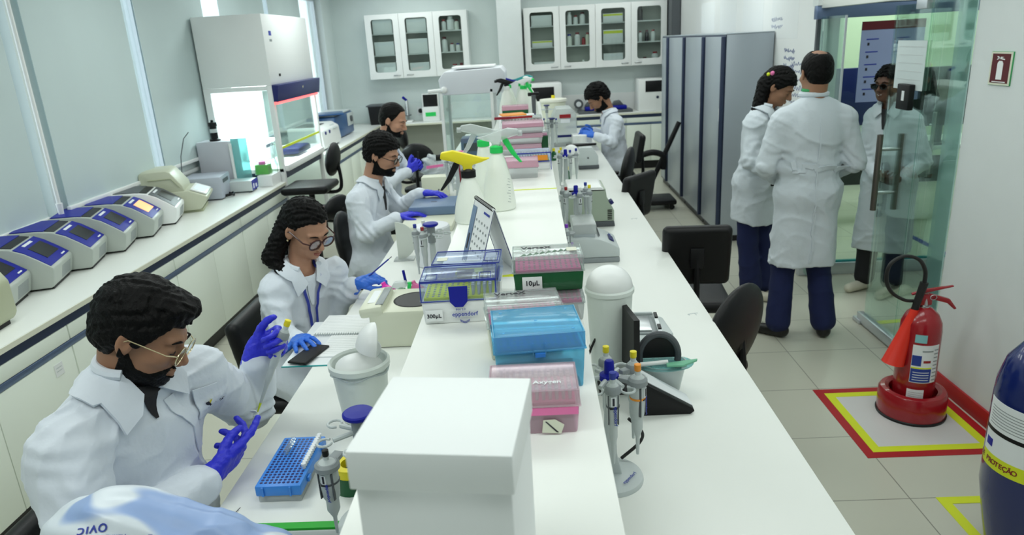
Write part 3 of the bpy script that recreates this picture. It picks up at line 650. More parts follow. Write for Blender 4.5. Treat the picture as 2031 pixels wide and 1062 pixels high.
# ---------------------------------------------------------------- thermocyclers on the wall counter
def cycler(loc, rz, label, body='cyc', panel='blue', scr='screen', w_=.322, grp='blue-topped thermocyclers in a row'):
    """front lip at local x=0 facing +x, width along y"""
    t = thing('thermocycler', label, 'thermocycler', loc, rz, grp)
    prof = [(-.035, .012), (-.018, .02), (.0, .10), (.0, .118), (-.06, .165), (-.12, .208), (-.18, .235), (-.25, .246), (-.40, .250), (-.40, .03), (-.30, .012)]
    MB().prism(prof, 0, w_, body, 'y', bev=.008).build('housing', t)
    MB().box(-.38, -.03, .03, w_-.03, 0, .014, 'black').build('foot_base', t)
    # bright inlay on the sloping top
    def strip(p, y0, y1, off, m, nm, par, th=.004):
        V = []; Fc = []
        for k, (x, z) in enumerate(p):
            a = p[max(k-1, 0)]; b = p[min(k+1, len(p)-1)]; nx, nz = (b[1]-a[1]), -(b[0]-a[0]); l = math.hypot(nx, nz); nx, nz = nx/l, nz/l
            if nz < 0: nx, nz = -nx, -nz
            for y in (y0, y1):
                for o_ in (off-th, off): V.append((x+nx*o_, y, z+nz*o_))
        for k in range(len(p)-1):
            a, b = k*4, k*4+4; Fc += [(a+1, a+3, b+3, b+1), (a, b, b+2, a+2), (a, a+1, b+1, b), (a+2, b+2, b+3, a+3)]
        Fc += [(0, 2, 3, 1), (len(V)-4, len(V)-3, len(V)-1, len(V)-2)]
        return MB().add(V, Fc, m).build(nm, par)
    P = [(-.012, .128), (-.06, .166), (-.12, .209), (-.165, .231)]
    c = strip(P, .009, w_-.009, .002, panel, 'control_panel', t)
    strip([(-.045, .155), (-.09, .188), (-.125, .212)], .085, w_-.055, .0035, scr, 'touch_screen', c)
    strip([(-.142, .2205), (-.155, .2265)], .10, w_-.10, .0035, 'labelw', 'badge', c)
    strip([(-.020, .135), (-.026, .140)], w_-.10, w_-.05, .0032, 'labelw', 'maker_mark', c)
    strip([(-.178, .235), (-.20, .239), (-.225, .243)], .03, w_-.03, .003, 'black', 'handle_recess', t)
    strip([(-.226, .244), (-.26, .2475), (-.39, .2515)], .02, w_-.02, .004, panel, 'lid', t)
    mb = MB()
    for k in range(11):
        z = .032+k*.006; x = -.018+.018*(z-.02)/.08; mb.box(x-.004, x+.0012, .13, w_-.05, z, z+.003, 'greym')
    mb.build('vent_slots', t)
    return t
ROT = math.radians(17)
c0 = cycler((-2.50, 3.43, BZ), ROT, 'blue thermocycler second from the left edge, complete in view')
nm = {-1: 'blue thermocycler half hidden behind the greenish-beige machine', 1: 'blue thermocycler third of the row, screen dark', 2: 'blue thermocycler fourth of the row, just before the lit screen one'}
for k in (-1, 1, 2): copy_tree(c0, loc=(-2.50, 3.43+.345*k, BZ), label=nm[k])
cycler((-2.50, 3.43+.345*3, BZ), ROT, 'blue thermocycler with an orange lit screen, last of the blue ones', scr='orangescr')
cycler((-2.515, 3.43+.345*4, BZ), ROT, 'white thermocycler with dark grey top between the blue ones and the cream machine', 'white', 'greyd', 'screen')
t = thing('thermocycler', 'large greenish-beige machine cut by the left picture edge', 'machine', (-2.36, 2.66, BZ), .1)
MB().prism([(-.5, .02), (-.02, .02), (0, .05), (0, .20), (-.06, .30), (-.16, .335), (-.5, .335)], -.25, .33, 'olive', 'y', bev=.015).build('housing', t)
MB().box(-.46, -.03, -.2, .3, 0, .02, 'black').build('foot_base', t); MB().box(-.002, .002, .12, .26, .16, .19, 'inkblue', xf=TR(-.028, 0, .07) @ RY(-.5)).build('maker_mark', t)
t = thing('thermocycler', 'cream thermocycler with a lit grey touch screen and domed lid', 'thermocycler', (-2.50, 5.20, BZ), ROT)
MB().prism([(-.42, .02), (-.04, .02), (-.02, .03), (.03, .10), (.03, .115), (-.10, .17), (-.42, .17)], 0, .36, 'beige', 'y', bev=.01).build('base_housing', t)
MB().box(-.38, -.02, .03, .33, 0, .02, 'olive').build('foot_base', t)
MB().prism([(-.42, .165), (-.12, .165), (-.13, .21), (-.20, .315), (-.23, .33), (-.40, .33), (-.42, .31)], .01, .33, 'beige', 'y', bev=.012).build('lid', t)
mb = MB(); mb.box(-.075, .045, .03, .32, -.004, .010, 'white', .006, xf=TR(-.02, 0, .142) @ RY(.40)); s_ = mb.build('screen_bezel', t)
MB().box(-.055, .03, .06, .26, .010, .013, 'bluescr', xf=TR(-.02, 0, .142) @ RY(.40)).build('touch_screen', s_)
MB().tube([(-.36, .008, .27), (-.20, .008, .27), (-.15, .008, .20)], .004, 'olive', 6).build('grip_line', t)
t = thing('power_supply', 'light grey power supply box with round dial behind the cream machine', 'power supply', (-2.72, 5.76, BZ), .15)
MB().box(-.14, .16, -.17, .13, .01, .19, mat('grey_lilac_enamel', (.42, .45, .52), .4), .01).build('housing', t)
d = MB().cyl((-.08, -.17, .14), (-.08, -.185, .14), .026, 'greyd').build('dial', t)
mb = MB()
for q in ((.02, .07), (.06, .07), (.02, .11), (.06, .11)): mb.cyl((q[0], -.17, q[1]), (q[0], -.176, q[1]), .007, 'greyd', n=10)
mb.build('sockets', t); MB().box(.161, .163, -.10, .06, .13, .16, 'greyd').build('display_strip', t)
t = thing('screening_box', 'tall pale grey box with a see-through right panel in front of the lit hood window', 'cabinet', (-2.76, 6.16, BZ), 0)
MB().box(-.13, .16, -.10, .10, .0, .42, mat('pale_violet_grey', (.56, .57, .62), .45), .004).build('housing', t)
MB().box(.165, .30, -.10, -.094, .0, .44, 'tealclear', xf=RZ(.05)).build('side_window', t)
MB().cyl((.165, -.105, .0), (.165, -.105, .40), .014, 'white').build('corner_post', t)
t = thing('black_camera', 'small black camera head standing on the pale grey box', 'camera', (-2.76, 6.16, BZ+.421))
MB().lathe([(.045, 0), (.048, .012), (.03, .02), (.03, .12), (.036, .125), (.036, .155), (.012, .16), (.012, .175), (0, .18)], 'black', 18).build('camera_body', t)
MB().lathe([(.0305, .07), (.0325, .072), (.0325, .10), (.0305, .102)], 'greyl', 18, cap=False).build('ring', t)
single(MB().tube([(-.06, 0, 0), (-.05, 0, .15), (-.02, 0, .36), (.03, 0, .50), (.08, 0, .55)], .004, 'greyd', 6), 'cable', 'thin dark cable rising from the counter beside the pale grey box', 'cable', (-2.84, 5.70, BZ))
t = thing('control_box', 'flat light grey control box with a blue label on its right end', 'control box', (-2.46, 5.94, BZ), .1)
MB().box(-.16, .06, -.06, .12, .012, .10, 'greyl', .005).build('housing', t); MB().box(.06, .063, -.05, .12, .015, .10, 'blue').box(.063, .064, -.03, .0, .03, .07, 'labelw').box(.063, .064, .04, .08, .03, .06, 'labelw').build('label_panel', t)
mb = MB()
for x in (-.13, .04):
    for y in (-.04, .1): mb.cyl((x, y, 0), (x, y, .013), .012, 'black', n=10)
mb.build('rubber_feet', t)
single(MB().tube([(.10*math.cos(a*.5), .07*math.sin(a*.5), .012+.0045*(a % 5)) for a in range(34)], .006, 'black', 6), 'cable', 'coiled black cable on the counter behind the cream machine', 'cable', (-2.60, 5.75, BZ))
t = thing('gel_tray', 'clear tray of bright green gel lit by the hood window', 'tray', (-2.40, 6.22, BZ+.10))
MB().box(-.06, .06, -.04, .04, 0, .085, 'greenliq', .004).build('gel', t); MB().box(-.065, -.06, -.045, .045, -.002, .11, 'clear').box(.06, .065, -.045, .045, -.002, .11, 'clear').box(-.06, .06, -.045, -.04, -.002, .11, 'clear').build('tray_wall', t)
MB().box(-.03, .02, -.02, .02, .085, .11, 'magenta').build('comb', t)
single(MB().lathe([(.03, 0), (.032, .01), (.032, .09), (.012, .13), (.012, .16), (.016, .16)], 'rimglass', 16), 'glass_flask', 'small clear flask behind the green gel tray', 'flask', (-2.33, 6.30, BZ+.10))
single(MB().box(-.03, .10, -.10, .13, 0, .10, 'white', .006), 'white_ledge', 'low white plinth under the green gel at the foot of the hood window', 'plinth', (-2.40, 6.22, BZ))
# ---------------------------------------------------------------- biosafety cabinet
t = thing('safety_cabinet', 'large white biological safety cabinet with navy front band and lit interior', 'safety cabinet', (0, 0, 0))
x0, x1, y0, y1 = -2.885, -2.27, 6.37, 7.66
MB().box(x0, x1, y0, y1, 1.70, 2.30, 'white', .006).build('upper_housing', t)
mb = MB().box(x1-.045, x1+.0, y0, y0+.05, 0, 1.70, 'white', .005).box(x1-.045, x1, y1-.05, y1, 0, 1.70, 'white', .005).box(x0+.001, x0+.06, y0+.002, y0+.03, .966, 1.699, 'white').box(x0, x0+.05, y1-.05, y1, 0, 1.699, 'white').box(x0, x0+.05, y0+.03, y0+.08, 0, .929, 'white')
mb.box(x0+.06, x1-.045, y0+.003, y0+.02, 1.66, 1.699, 'white').box(x0+.002, x0+.02, y0+.03, y1-.05, .966, 1.699, 'white').box(x0+.05, x1-.045, y1-.02, y1-.001, .966, 1.02, 'white').box(x0+.05, x1-.045, y1-.02, y1-.001, 1.60, 1.699, 'white'); mb.build('frame', t)
MB().box(x0+.05, x1-.05, y1-.014, y1-.008, 1.02, 1.60, 'rimglass').build('far_window', t)
MB().box(x0, x1-.001, y0, y1, .93, .965, 'white', .004).box(x1-.05, x1+.03, y0+.05, y1-.05, .93, .985, 'white', .006).build('work_surface', t)
MB().box(x0+.05, x1-.02, y0+.04, y1-.04, .86, .93, 'navy').build('underside', t)
MB().box(x0+.06, x1-.05, y0+.006, y0+.012, .965, 1.66, 'rimglass').build('side_window', t)
MB().box(x1-.012, x1-.006, y0+.05, y1-.05, 1.02, 1.68, 'rimglass').build('front_sash', t)
MB().box(x1-.005, x1-.003, y0+.05, y1-.05, 1.135, 1.155, 'ytape').build('sash_tape', t)
b = MB().prism([(x1, 1.56), (x1+.035, 1.555), (x1+.06, 1.70), (x1, 1.705)], y0+.005, y1+.03, 'bluenavy', 'y', bev=.004).build('front_band', t)
MB().box(x1+.0, x1+.03, y0+.02, y1-.02, 1.535, 1.555, mat('red_lit_strip', (.9, .1, .1), .4, emit=(1, .12, .12), es=2.2)).build('red_status_strip', b)
MB().cyl((x1+.045, 7.1, 1.645), (x1+.052, 7.1, 1.643), .014, 'gold').build('badge', b)
MB().cyl((x1, 6.62, 1.78), (x1+.012, 6.62, 1.78), .012, 'black').build('panel_lock', t)
MB().box(x1, x1+.002, 6.50, 6.56, 2.12, 2.16, 'inkblue').box(x1, x1+.002, 6.50, 6.56, 2.07, 2.09, 'greym').build('maker_label', t)
MB().box(x0+.2, x1-.2, y0+.15, y1-.15, 1.675, 1.695, mat('cabinet_tube_light', (1, 1, 1), .5, emit=(.86, 1, 1), es=22)).build('lamp_tube', t)
area('hood_lamp', ((x0+x1)/2, (y0+y1)/2, 1.65), (0, 0, 0), .4, 1.1, 17, (.86, 1, 1))
single(MB().box(-.12, .12, -.2, .2, 0, .07, 'bluenavy', .03), 'instrument', 'low dark blue instrument inside the safety cabinet', 'instrument', (-2.46, 7.30, .985))
single(MB().box(-.1, .1, -.25, .25, 0, .17, 'white', .01).box(.1, .102, -.2, .2, .12, .15, 'greyd'), 'instrument', 'white boxy instrument at the back inside the safety cabinet', 'instrument', (-2.72, 7.15, .967))
for k in range(3): single(MB().lathe([(.03, 0), (.032, .01), (.032, .13), (.014, .17), (.014, .19), (.018, .195)], 'rimglass', 16), 'glass_bottle', ['clear bottle nearest the frame inside the safety cabinet', 'clear bottle in the middle inside the safety cabinet', 'clear bottle deepest inside the safety cabinet'][k], 'bottle', (-2.36-.05*k, 6.50+.10*k, .986), group='clear bottles in the safety cabinet')
# ---------------------------------------------------------------- far left counter
t = thing('benchtop_centrifuge', 'white benchtop centrifuge with dark lid slot past the safety cabinet', 'centrifuge', (-2.56, 8.55, BZ))
MB().prism([(-.26, .02), (.14, .02), (.16, .05), (.14, .23), (.06, .28), (-.26, .28)], -.36, .42, 'white', 'y', bev=.015).build('housing', t)
MB().box(-.24, .12, -.33, .39, 0, .02, 'navy').build('foot_base', t); MB().box(-.2, .05, -.3, .1, .281, .286, 'black', .002).build('lid_slot', t)
for k, y in enumerate((-.22, -.05)): MB().cyl((.135, y, .20), (.155, y, .198), .02, 'bluenavy').build('knob', t)
MB().box(-.09, .09, -.002, .003, -.035, .035, 'greyl', xf=TR(.125, .22, .235) @ RZ(PI/2) @ RX(-.9)).build('control_panel', t)
t = thing('benchtop_machine', 'dark blue floor-standing style machine with a round dial by the left corner', 'machine', (-2.66, 9.65, BZ))
MB().box(-.24, .14, -.45, .50, .01, .30, 'bluemach', .02).build('housing', t); MB().box(-.22, .12, -.40, .48, .30, .325, 'greyl', .01).build('top_plate', t)
p = MB().box(.14, .155, .15, .48, .12, .29, 'greyl', .006).build('control_panel', t); MB().cyl((.155, .30, .21), (.175, .30, .21), .04, 'greyd').build('dial', p)
single(MB().box(-.2, .2, -.3, .1, 0, .02, 'bluemach', .006, xf=RZ(.3)), 'blue_folder', 'flat blue folder lying on top of the dark blue machine', 'folder', (-2.68, 9.45, BZ+.325))
t = thing('black_crate', 'black open box standing in the far left corner of the back counter', 'crate', (-2.30, 11.06, BZ))
MB().taper(-.17, .17, -.15, .15, 0, .28, .9, 'black', .006).build('crate_body', t); MB().box(-.19, .19, -.17, .17, .275, .295, 'greyd', .004).box(.10, .22, -.03, .03, .295, .305, 'greyd').build('rim', t)
t = thing('microscope', 'small silver and blue stand microscope on the back counter', 'microscope', (-1.90, 11.10, BZ))
MB().box(-.07, .07, -.08, .08, 0, .03, 'white', .008).build('base', t); MB().cyl((0, .05, .03), (0, .05, .30), .018, 'steel').build('column', t)
MB().cyl((0, -.03, .10), (.0, .0, .33), .025, 'steel').cyl((0, .0, .33), (-.04, -.06, .38), .02, 'blue').build('optical_tube', t); MB().box(-.05, .05, -.06, .05, .10, .112, 'greyd').build('stage', t)
t = thing('screen_reader', 'white bench reader with black tilted screen against the back wall', 'instrument', (-1.53, 11.08, BZ))
MB().box(-.13, .13, -.08, .14, 0, .22, 'white', .015).build('housing', t); MB().box(-.13, .13, -.01, .03, .20, .42, 'white', .012, xf=TR(0, .0, 0) @ RX(0)).build('screen_back', t)
MB().box(-.11, .11, -.016, -.01, .22, .40, 'black').build('screen', t); MB().box(-.08, .08, -.084, -.08, .08, .14, 'green').build('display', t)
for k, x in enumerate((-1.72, -1.28)):
    t = thing('wall_outlet', ['black wall outlet left of the white reader', 'black wall outlet right of the white reader'][k], 'outlet', (x, 11.27, 1.0)); MB().box(-.06, .06, -.012, 0, -.06, .06, 'labelw', .004).build('plate', t); MB().cyl((0, -.012, 0), (0, -.03, 0), .035, 'black').build('plug', t)
# ---------------------------------------------------------------- bench tools
def pipette(loc, rz, label, accent='yellow', grp='pipettes hanging on stands', L=.25, fat=1.0, detail=True, xf=None, brand=False):
    t = thing('pipette', label, 'pipette', loc, rz, grp)
    if xf is not None: t.matrix_world = xf
    s = L/.25
    b = MB().lathe([(.0085*s*fat, .105*s), (.011*s*fat, .115*s), (.0125*s*fat, .15*s), (.0125*s*fat, .195*s), (.0145*s*fat, .205*s), (.013*s*fat, .212*s), (.009*s, .222*s)], 'greyl', 18).build('handle_body', t)
    MB().lathe([(.0128*s*fat, .193*s), (.0162*s*fat, .197*s), (.0160*s*fat, .209*s), (.0125*s*fat, .215*s)], 'greym', 18).prism([(-.008*s*fat, -.010*s*fat), (.008*s*fat, -.010*s*fat), (.007*s*fat, .032*s*fat), (-.007*s*fat, .032*s*fat)], .196*s, .208*s, 'greym', 'z', bev=.002).build('finger_hook', t)
    if brand:
        for q in (-1, 1): MB().box(q*.0095*s*fat-.0012, q*.0095*s*fat+.0012, -.0102*s*fat, -.0060*s*fat, .115*s, .192*s, 'greyd').build('side_seam', t)
        MB().text('eppendorf', .0125*s, 'inkblue', TR(.0042*s*fat, -.0136*s*fat, .140*s) @ FACE_NY @ RZ(-PI/2), bold=True).build('lettering', t)
        MB().lathe([(.0132*s*fat, .158*s), (.0134*s*fat, .159*s), (.0134*s*fat, .162*s), (.0132*s*fat, .163*s)], accent if accent in ('orange',) else 'greyd', 18).build('colour_ring', t)
    MB().lathe([(.0035*s, .0), (.004*s, .004*s), (.0055*s, .05*s), (.0085*s*fat, .075*s), (.0085*s*fat, .108*s)], 'greyl', 14).build('tip_cone', t)
    MB().lathe([(.0075*s, .232*s), (.0085*s, .234*s), (.0085*s, .249*s), (.006*s, .25*s)], accent, 14).lathe([(.0095*s, .218*s), (.0072*s, .222*s), (.0072*s, .233*s)], 'greyl', 14).build('plunger_button', t)
    if detail:
        MB().box(-.006*s, .006*s, -.0136*s*fat, -.0118*s*fat, .165*s, .190*s, 'labelw').box(-.0025*s, .0025*s, -.0142*s*fat, -.0136*s*fat, .168*s, .188*s, 'ink').box(-.009*s, .009*s, -.0134*s*fat, -.0118*s*fat, .158*s, .161*s, 'black').build('volume_window', t)
    return t
def stand(loc, rz, label, hub='blue', H_=.33, r=.085, arms=6, ar=.075, disc=False):
    t = thing('pipette_stand', label, 'pipette stand', loc, rz)
    MB().lathe([(r, 0), (r, .006), (r*.97, .012), (r*.3, .020), (0, .021)], 'greyl', 36).build('base', t)
    MB().prism([(-.03, .012), (.03, .012), (.016, .08), (.012, H_-.05), (-.012, H_-.05), (-.016, .08)], -.012, .012, 'greyl', 'y', bev=.004).build('column', t)
    mb = MB()
    for k in range(arms):
        a = 2*PI*k/arms; c, s = math.cos(a), math.sin(a)
        mb.cyl((c*.012, s*.012, H_-.045), (c*(ar-.02), s*(ar-.02), H_-.05), .006, 'greyl', n=8)
        P = [(c*ar+.017*math.cos(a+q), s*ar+.017*math.sin(a+q), H_-.05) for q in np.linspace(-2.6, 2.6, 11)]; mb.tube(P, .0032, 'greyl', 6)
    mb.build('holder_ring', t)
    if disc: MB().lathe([(.0, H_-.012), (.030, H_-.010), (.037, H_-.004), (.037, H_+.002), (.033, H_+.005), (0, H_+.006)], hub, 28).lathe([(.018, H_-.09), (.020, H_-.012)], 'greym', 20).build('top_knob', t)
    else:
        MB().lathe([(.026, H_-.05), (.024, H_-.038), (.013, H_-.034), (.012, H_-.004), (.009, H_), (0, H_+.001)], hub, 20).build('top_knob', t)
    return t
def hang(loc, rz, H_, ar, specs, arms=6, tag='', L=.25, brand=False):
    for k, acc, lab, fat in specs:
        a = 2*PI*k/arms+rz
        pipette((loc[0]+ar*math.cos(a), loc[1]+ar*math.sin(a), loc[2]+H_-.05-.195*L/.25+.0), a+PI/2, lab, acc, L=L, fat=fat, brand=brand)
# nearest stand, right of the shelf
S1 = (.165, 1.60, BZ)
stand(S1, 0, 'grey carousel pipette stand with blue hub, nearest on the right bench', 'blue', .34)
MB().text('eppendorf', .014, 'inkblue', TR(.045, -.03, .0205) @ RZ(.9)).build('lettering', [o for o in COL.objects if o.name == 'pipette_stand'][0])
hang(S1, -PI/2, .34, .075, [(0, 'inkblue', 'front pipette with dark blue button on the nearest right stand', 1.25), (1, 'orange', 'pipette with orange button on the right side of the nearest right stand', 1.5), (2, 'yellow', 'yellow-buttoned pipette at the back right of the nearest right stand', 1.25), (3, 'yellow', 'yellow-buttoned pipette at the back of the nearest right stand', 1.25)], brand=True)
single(MB().tube(interp([(0, 0, .02), (.05, .01, .06), (.055, .0, .10), (.02, .0, .14)], 20), .0045, 'cable', 8), 'cable', 'short black cable loop behind the nearest right pipette stand', 'cable', (.20, 1.66, BZ))
# left front stand
S2 = (-.430, 1.445, BZ)
stand(S2, .5, 'grey pipette stand with a wide blue disc top, nearest on the left bench', 'blue', .305, disc=True, ar=.085)
pipette((-.510, 1.415, BZ+.003), -.25, 'large grey pipette with black button left of the big white box', 'black', fat=2.0, L=.228, brand=True)
mb = MB(); 
t = thing('tape_roll', 'yellow and green label tape rolls behind the nearest left pipette stand', 'tape roll', (-.515, 1.60, BZ))
MB().lathe([(.025, 0), (.045, 0), (.045, .05), (.025, .05), (.025, 0)], 'greend', 24, cap=False).lathe([(.025, .05), (.044, .05), (.044, .075), (.025, .075), (.025, .05)], 'yellow', 24, cap=False).build('roll', t)
# stands further back
S3 = (.225, 3.80, BZ); stand(S3, .2, 'pipette stand with blue hub before the green-grey dry bath', 'blue', .34)
hang(S3, .2-PI/2, .34, .075, [(0, 'white', 'white-topped pipette facing the camera on the middle right stand', 1), (1, 'yellow', 'yellow-topped pipette at the right of the middle right stand', 1.1), (5, 'red', 'red-topped pipette at the left of the middle right stand', 1), (2, 'inkblue', 'navy-topped pipette at the back of the middle right stand', 1), (4, 'white', 'white-topped pipette rear left of the middle right stand', 1)])
S4 = (.23, 5.0, BZ); stand(S4, .4, 'grey pipette stand beside the small domed bin on the right bench', 'blue', .36)
hang(S4, .4-PI/2, .36, .075, [(0, 'inkblue', 'front pipette on the stand left of the small domed bin', 1), (1, 'inkblue', 'right pipette on the stand left of the small domed bin', 1), (5, 'yellow', 'left yellow-topped pipette on the stand left of the small domed bin', 1), (3, 'yellow', 'rear pipette on the stand left of the small domed bin', 1)])
S5 = (.16, 3.35, BZ); t = thing('pipette_stand', 'single grey post pipette holder with purple knob tight against the shelf', 'pipette stand', S5)
MB().lathe([(.04, 0), (.04, .008), (.008, .014), (.007, .20)], 'greym', 20).build('post', t); MB().lathe([(.03, .19), (.03, .198), (.007, .20)], 'greym', 20).build('ring_plate', t)
pipette((.145, 3.28, BZ+.01), 0, 'pipette with purple button tight against the right shelf edge', 'purple', fat=1)
pipette((.165, 3.18, BZ+.005), 0, 'short pipette with purple collar just behind the tip boxes at the shelf edge', 'purple', L=.19)
S6 = (-.50, 3.25, BZ); stand(S6, .1, 'pipette stand with blue disc top in front of the white paper roll', 'blue', .30, disc=True)
hang(S6, .1, .30, .075, [(3, 'inkblue', 'navy-topped pipette at the left of the stand by the paper roll', 1.1), (4, 'red', 'red-topped pipette at the front of the stand by the paper roll', 1.1), (2, 'white', 'white-topped pipette rear left of the stand by the paper roll', 1)])
S7 = (-.56, 5.15, BZ); stand(S7, .1, 'pipette stand with navy knob behind the slate-blue lidded machine', 'bluenavy', .33, disc=True)
hang(S7, .1, .33, .075, [(3, 'yellow', 'yellow-topped pipette at the left of the stand behind the slate-blue machine', 1), (4, 'yellow', 'yellow-topped pipette at the front of the stand behind the slate-blue machine', 1), (5, 'white', 'white-topped pipette at the right of the stand behind the slate-blue machine', 1)])
S8 = (.20, 7.1, BZ); stand(S8, .1, 'far pipette stand near the seated man on the right bench', 'bluenavy', .36, disc=True)
hang(S8, .1, .36, .075, [(3, 'blue', 'blue-topped pipette at the left of the far right stand', 1), (4, 'white', 'white-topped pipette at the front of the far right stand', 1), (5, 'blue', 'blue-topped pipette at the right of the far right stand', 1)])
S9 = (.19, 8.6, BZ); stand(S9, .1, 'small grey pipette stand in front of the cream bucket', 'bluenavy', .36, disc=True)
# ---------------------------------------------------------------- domed bins
def dome_bin(loc, r, h, label, domeh=.07):
    t = thing('waste_bin', label, 'bin', loc)
    MB().lathe([(r*.74, 0), (r*.76, .004), (r*.97, h), (r*.94, h), (r*.73, .006), (0, .006)], 'bin', 40).build('bucket', t)
    MB().lathe([(r*.985, h-.012), (r*1.03, h-.010), (r*1.03, h+.002), (r*.97, h+.008)], 'bin', 40, cap=False).build('rim', t)
    MB().lathe([(r*.965*math.cos(a), h+.006+domeh*math.sin(a)) for a in np.linspace(0, PI/2-.001, 12)]+[(0, h+.006+domeh)], 'white', 40).build('dome_lid', t)
    return t
dome_bin((.228, 2.17, BZ), .078, .325, 'white domed swing-lid bin beside the black tablet on the right bench')
dome_bin((.325, 6.02, BZ), .072, .17, 'small white domed bin further along the right bench')
t = thing('waste_bin', 'milky white bin with its swing lid tipped open on the left bench', 'bin', (-.565, 1.98, BZ))
MB().lathe([(.066, 0), (.070, .004), (.088, .19), (.084, .19), (.066, .006), (0, .006)], 'bin', 44).build('bucket', t)
MB().lathe([(.087, .172), (.094, .176), (.095, .192), (.088, .198), (.084, .190)], 'bin', 44, cap=False).build('rim', t)
MB().tube([( .088*math.cos(a), .088*math.sin(a), .166+.005*math.sin(5*a)) for a in np.linspace(0, 2*PI, 60, endpoint=False)], .004, 'bag', 6, closed=True).build('liner_bag', t)
d = MB(); n = 22; V = []; Fc = []
prof = [(.080*math.cos(a), .075*math.sin(a)) for a in np.linspace(0, PI/2-.01, 9)]
for off in (0, -.004):
    for (rr_, z) in prof:
        for i in range(n+1): a = PI*i/n; V.append(((rr_+off)*math.cos(a), (rr_+off)*math.sin(a), z+off))
N1 = (n+1)*len(prof)
for o_ in (0, N1):
    for j in range(len(prof)-1):
        for i in range(n): a = o_+j*(n+1)+i; Fc.append((a, a+1, a+n+2, a+n+1) if o_ == 0 else (a, a+n+1, a+n+2, a+1))
for i in range(n): Fc.append((i, N1+i, N1+i+1, i+1)); 
for j in range(len(prof)-1):
    a = j*(n+1); Fc += [(a, a+n+1, N1+a+n+1, N1+a), (a+n, N1+a+n, N1+a+2*n+1, a+2*n+1)]
h1 = MB().add(V, Fc, 'white', TR(.0, -.004, .172) @ RZ(PI*1.05) @ RX(-.25) @ Matrix.Diagonal((.92, .92, .75, 1))); h1.build('fixed_half_dome', t)
h2 = MB().add(V, Fc, 'white', TR(.048, .0, .232) @ RZ(-1.25) @ RX(1.35) @ Matrix.Diagonal((.95, 1.0, .70, 1))); h2.build('swing_half_dome', t)
MB().lathe([(.0, -.004), (.030, -.003), (.033, 0), (.030, .003), (0, .004)], 'white', 24, TR(.045, -.01, .232) @ RZ(.5) @ RX(PI/2)).build('hinge_disc', t)
# ---------------------------------------------------------------- tip boxes
def tipbox(loc, rz, w_, d, hb, hl, body, lid, rack, label, tips=None, latch=None, partial=1.0, grp=None):
    t = thing('tip_box', label, 'tip box', loc, rz, grp)
    th = .003
    MB().taper(0, w_, 0, d, 0, hb, .95, body, .004).build('box_body', t)
    mb = MB().box(.006, w_-.006, .006, d-.006, hb-.001, hb+.008, rack, .002)
    nx, ny = 12, 8
    px, py_ = (w_-.03)/(nx-1), (d-.03)/(ny-1)
    for i in range(nx):
        for j in range(ny):
            x, y = .015+i*px, .015+j*py_
            mb.box(x-px*.20, x+px*.20, y-py_*.20, y+py_*.20, hb+.008, hb+.0086, 'greym')
    mb.build('tip_rack', t)
    if tips and partial > 0:
        mb = MB()
        for i in range(nx):
            for j in range(ny):
                if i < nx*(1-partial): continue
                x, y = .015+i*px, .015+j*py_; mb.lathe([(px*.22, hb+.007), (px*.30, hb+.007+hl*.55), (px*.20, hb+.007+hl*.55)], 'frost', 6, TR(x, y, 0))
        mb.build('tips', t, kind='stuff')
    z0, z1 = hb+.001, hb+hl
    mb = MB()
    mb.box(-.001, w_+.001, -.001, th, z0, z1, lid).box(-.001, w_+.001, d-th, d+.001, z0, z1, lid).box(-.001, th, th, d-th, z0, z1, lid).box(w_-th, w_+.001, th, d-th, z0, z1, lid).box(0, w_, 0, d, z1-th, z1, lid, .001)
    mb.tube([(-.002, -.002, z0+.002), (w_+.002, -.002, z0+.002), (w_+.002, d+.002, z0+.002), (-.002, d+.002, z0+.002)], .0022, lid, 4, closed=True)
    mb.build('lid', t)
    if latch:
        MB().prism([(w_/2-.010, .004), (w_/2+.010, .004), (w_/2+.022, .018), (w_/2+.024, .058), (w_/2-.024, .058), (w_/2-.022, .018)], -.006, -.001, latch, 'y', xf=TR(0, 0, hb-.020)).build('latch', t)
    return t
# 300 microlitre boxes
t = tipbox((-.297, 1.660, SZ), .03, .190, .125, .062, .052, 'white', 'blueclear', 'limep', 'white tip box marked 300 microlitres', 'limep', 'blue', .35)
t['label'] = 'white tip box with 300\u00b5L sticker, navy latch and clear blue lid'
lp = MB().box(.008, .052, -.0045, -.003, .010, .040, 'paper', .0005).build('volume_sticker', t); MB().text('300\u00b5L', .0145, 'ink', TR(.030, -.0052, .024) @ FACE_NY, bold=True).build('lettering', lp)
MB().text('eppendorf', .0155, 'inkblue', TR(.108, -.0045, .026) @ FACE_NY, bold=True).build('maker_lettering', t)
MB().text('Box 2.0', .008, 'inkblue', TR(.098, -.0045, .039) @ FACE_NY).build('small_lettering', t)
mb = MB()
for k in range(3): mb.tube([(.095+.024*q, -.0042, .012-.006*math.sin(PI*q)-k*.002) for q in np.linspace(0, 1, 8)], .0006, 'inkblue', 4)
mb.build('logo_lines', t)
mb = MB()
for (a, b, c_, d_) in ((-.001, .191, .111, .114), (-.001, .002, .062, .114), (.188, .191, .062, .114), (-.001, .191, .061, .063)): mb.box(a, b, -.003, -.0005, c_, d_, 'inkblue')
mb.tube([(0, 0, .115), (.190, 0, .115), (.190, .124, .115), (0, .124, .115)], .0016, 'inkblue', 5, closed=True)
for x in (.012, .150): mb.tube([(x, .01, .1155), (x+.028, .01, .1155), (x+.028, .055, .1155), (x, .055, .1155)], .0010, 'inkblue', 4, closed=True)
mb.build('lid_outline', t)
t = tipbox((-.285, 1.802, SZ), -.02, .182, .12, .062, .052, 'white', 'blueclear', 'blue', 'second blue-clear tip box behind the 300\u00b5L box, few tips left', 'labelw', 'blue', .3)
MB().box(.060, .140, .02, .06, .078, .083, 'limep').build('loose_rack', t)
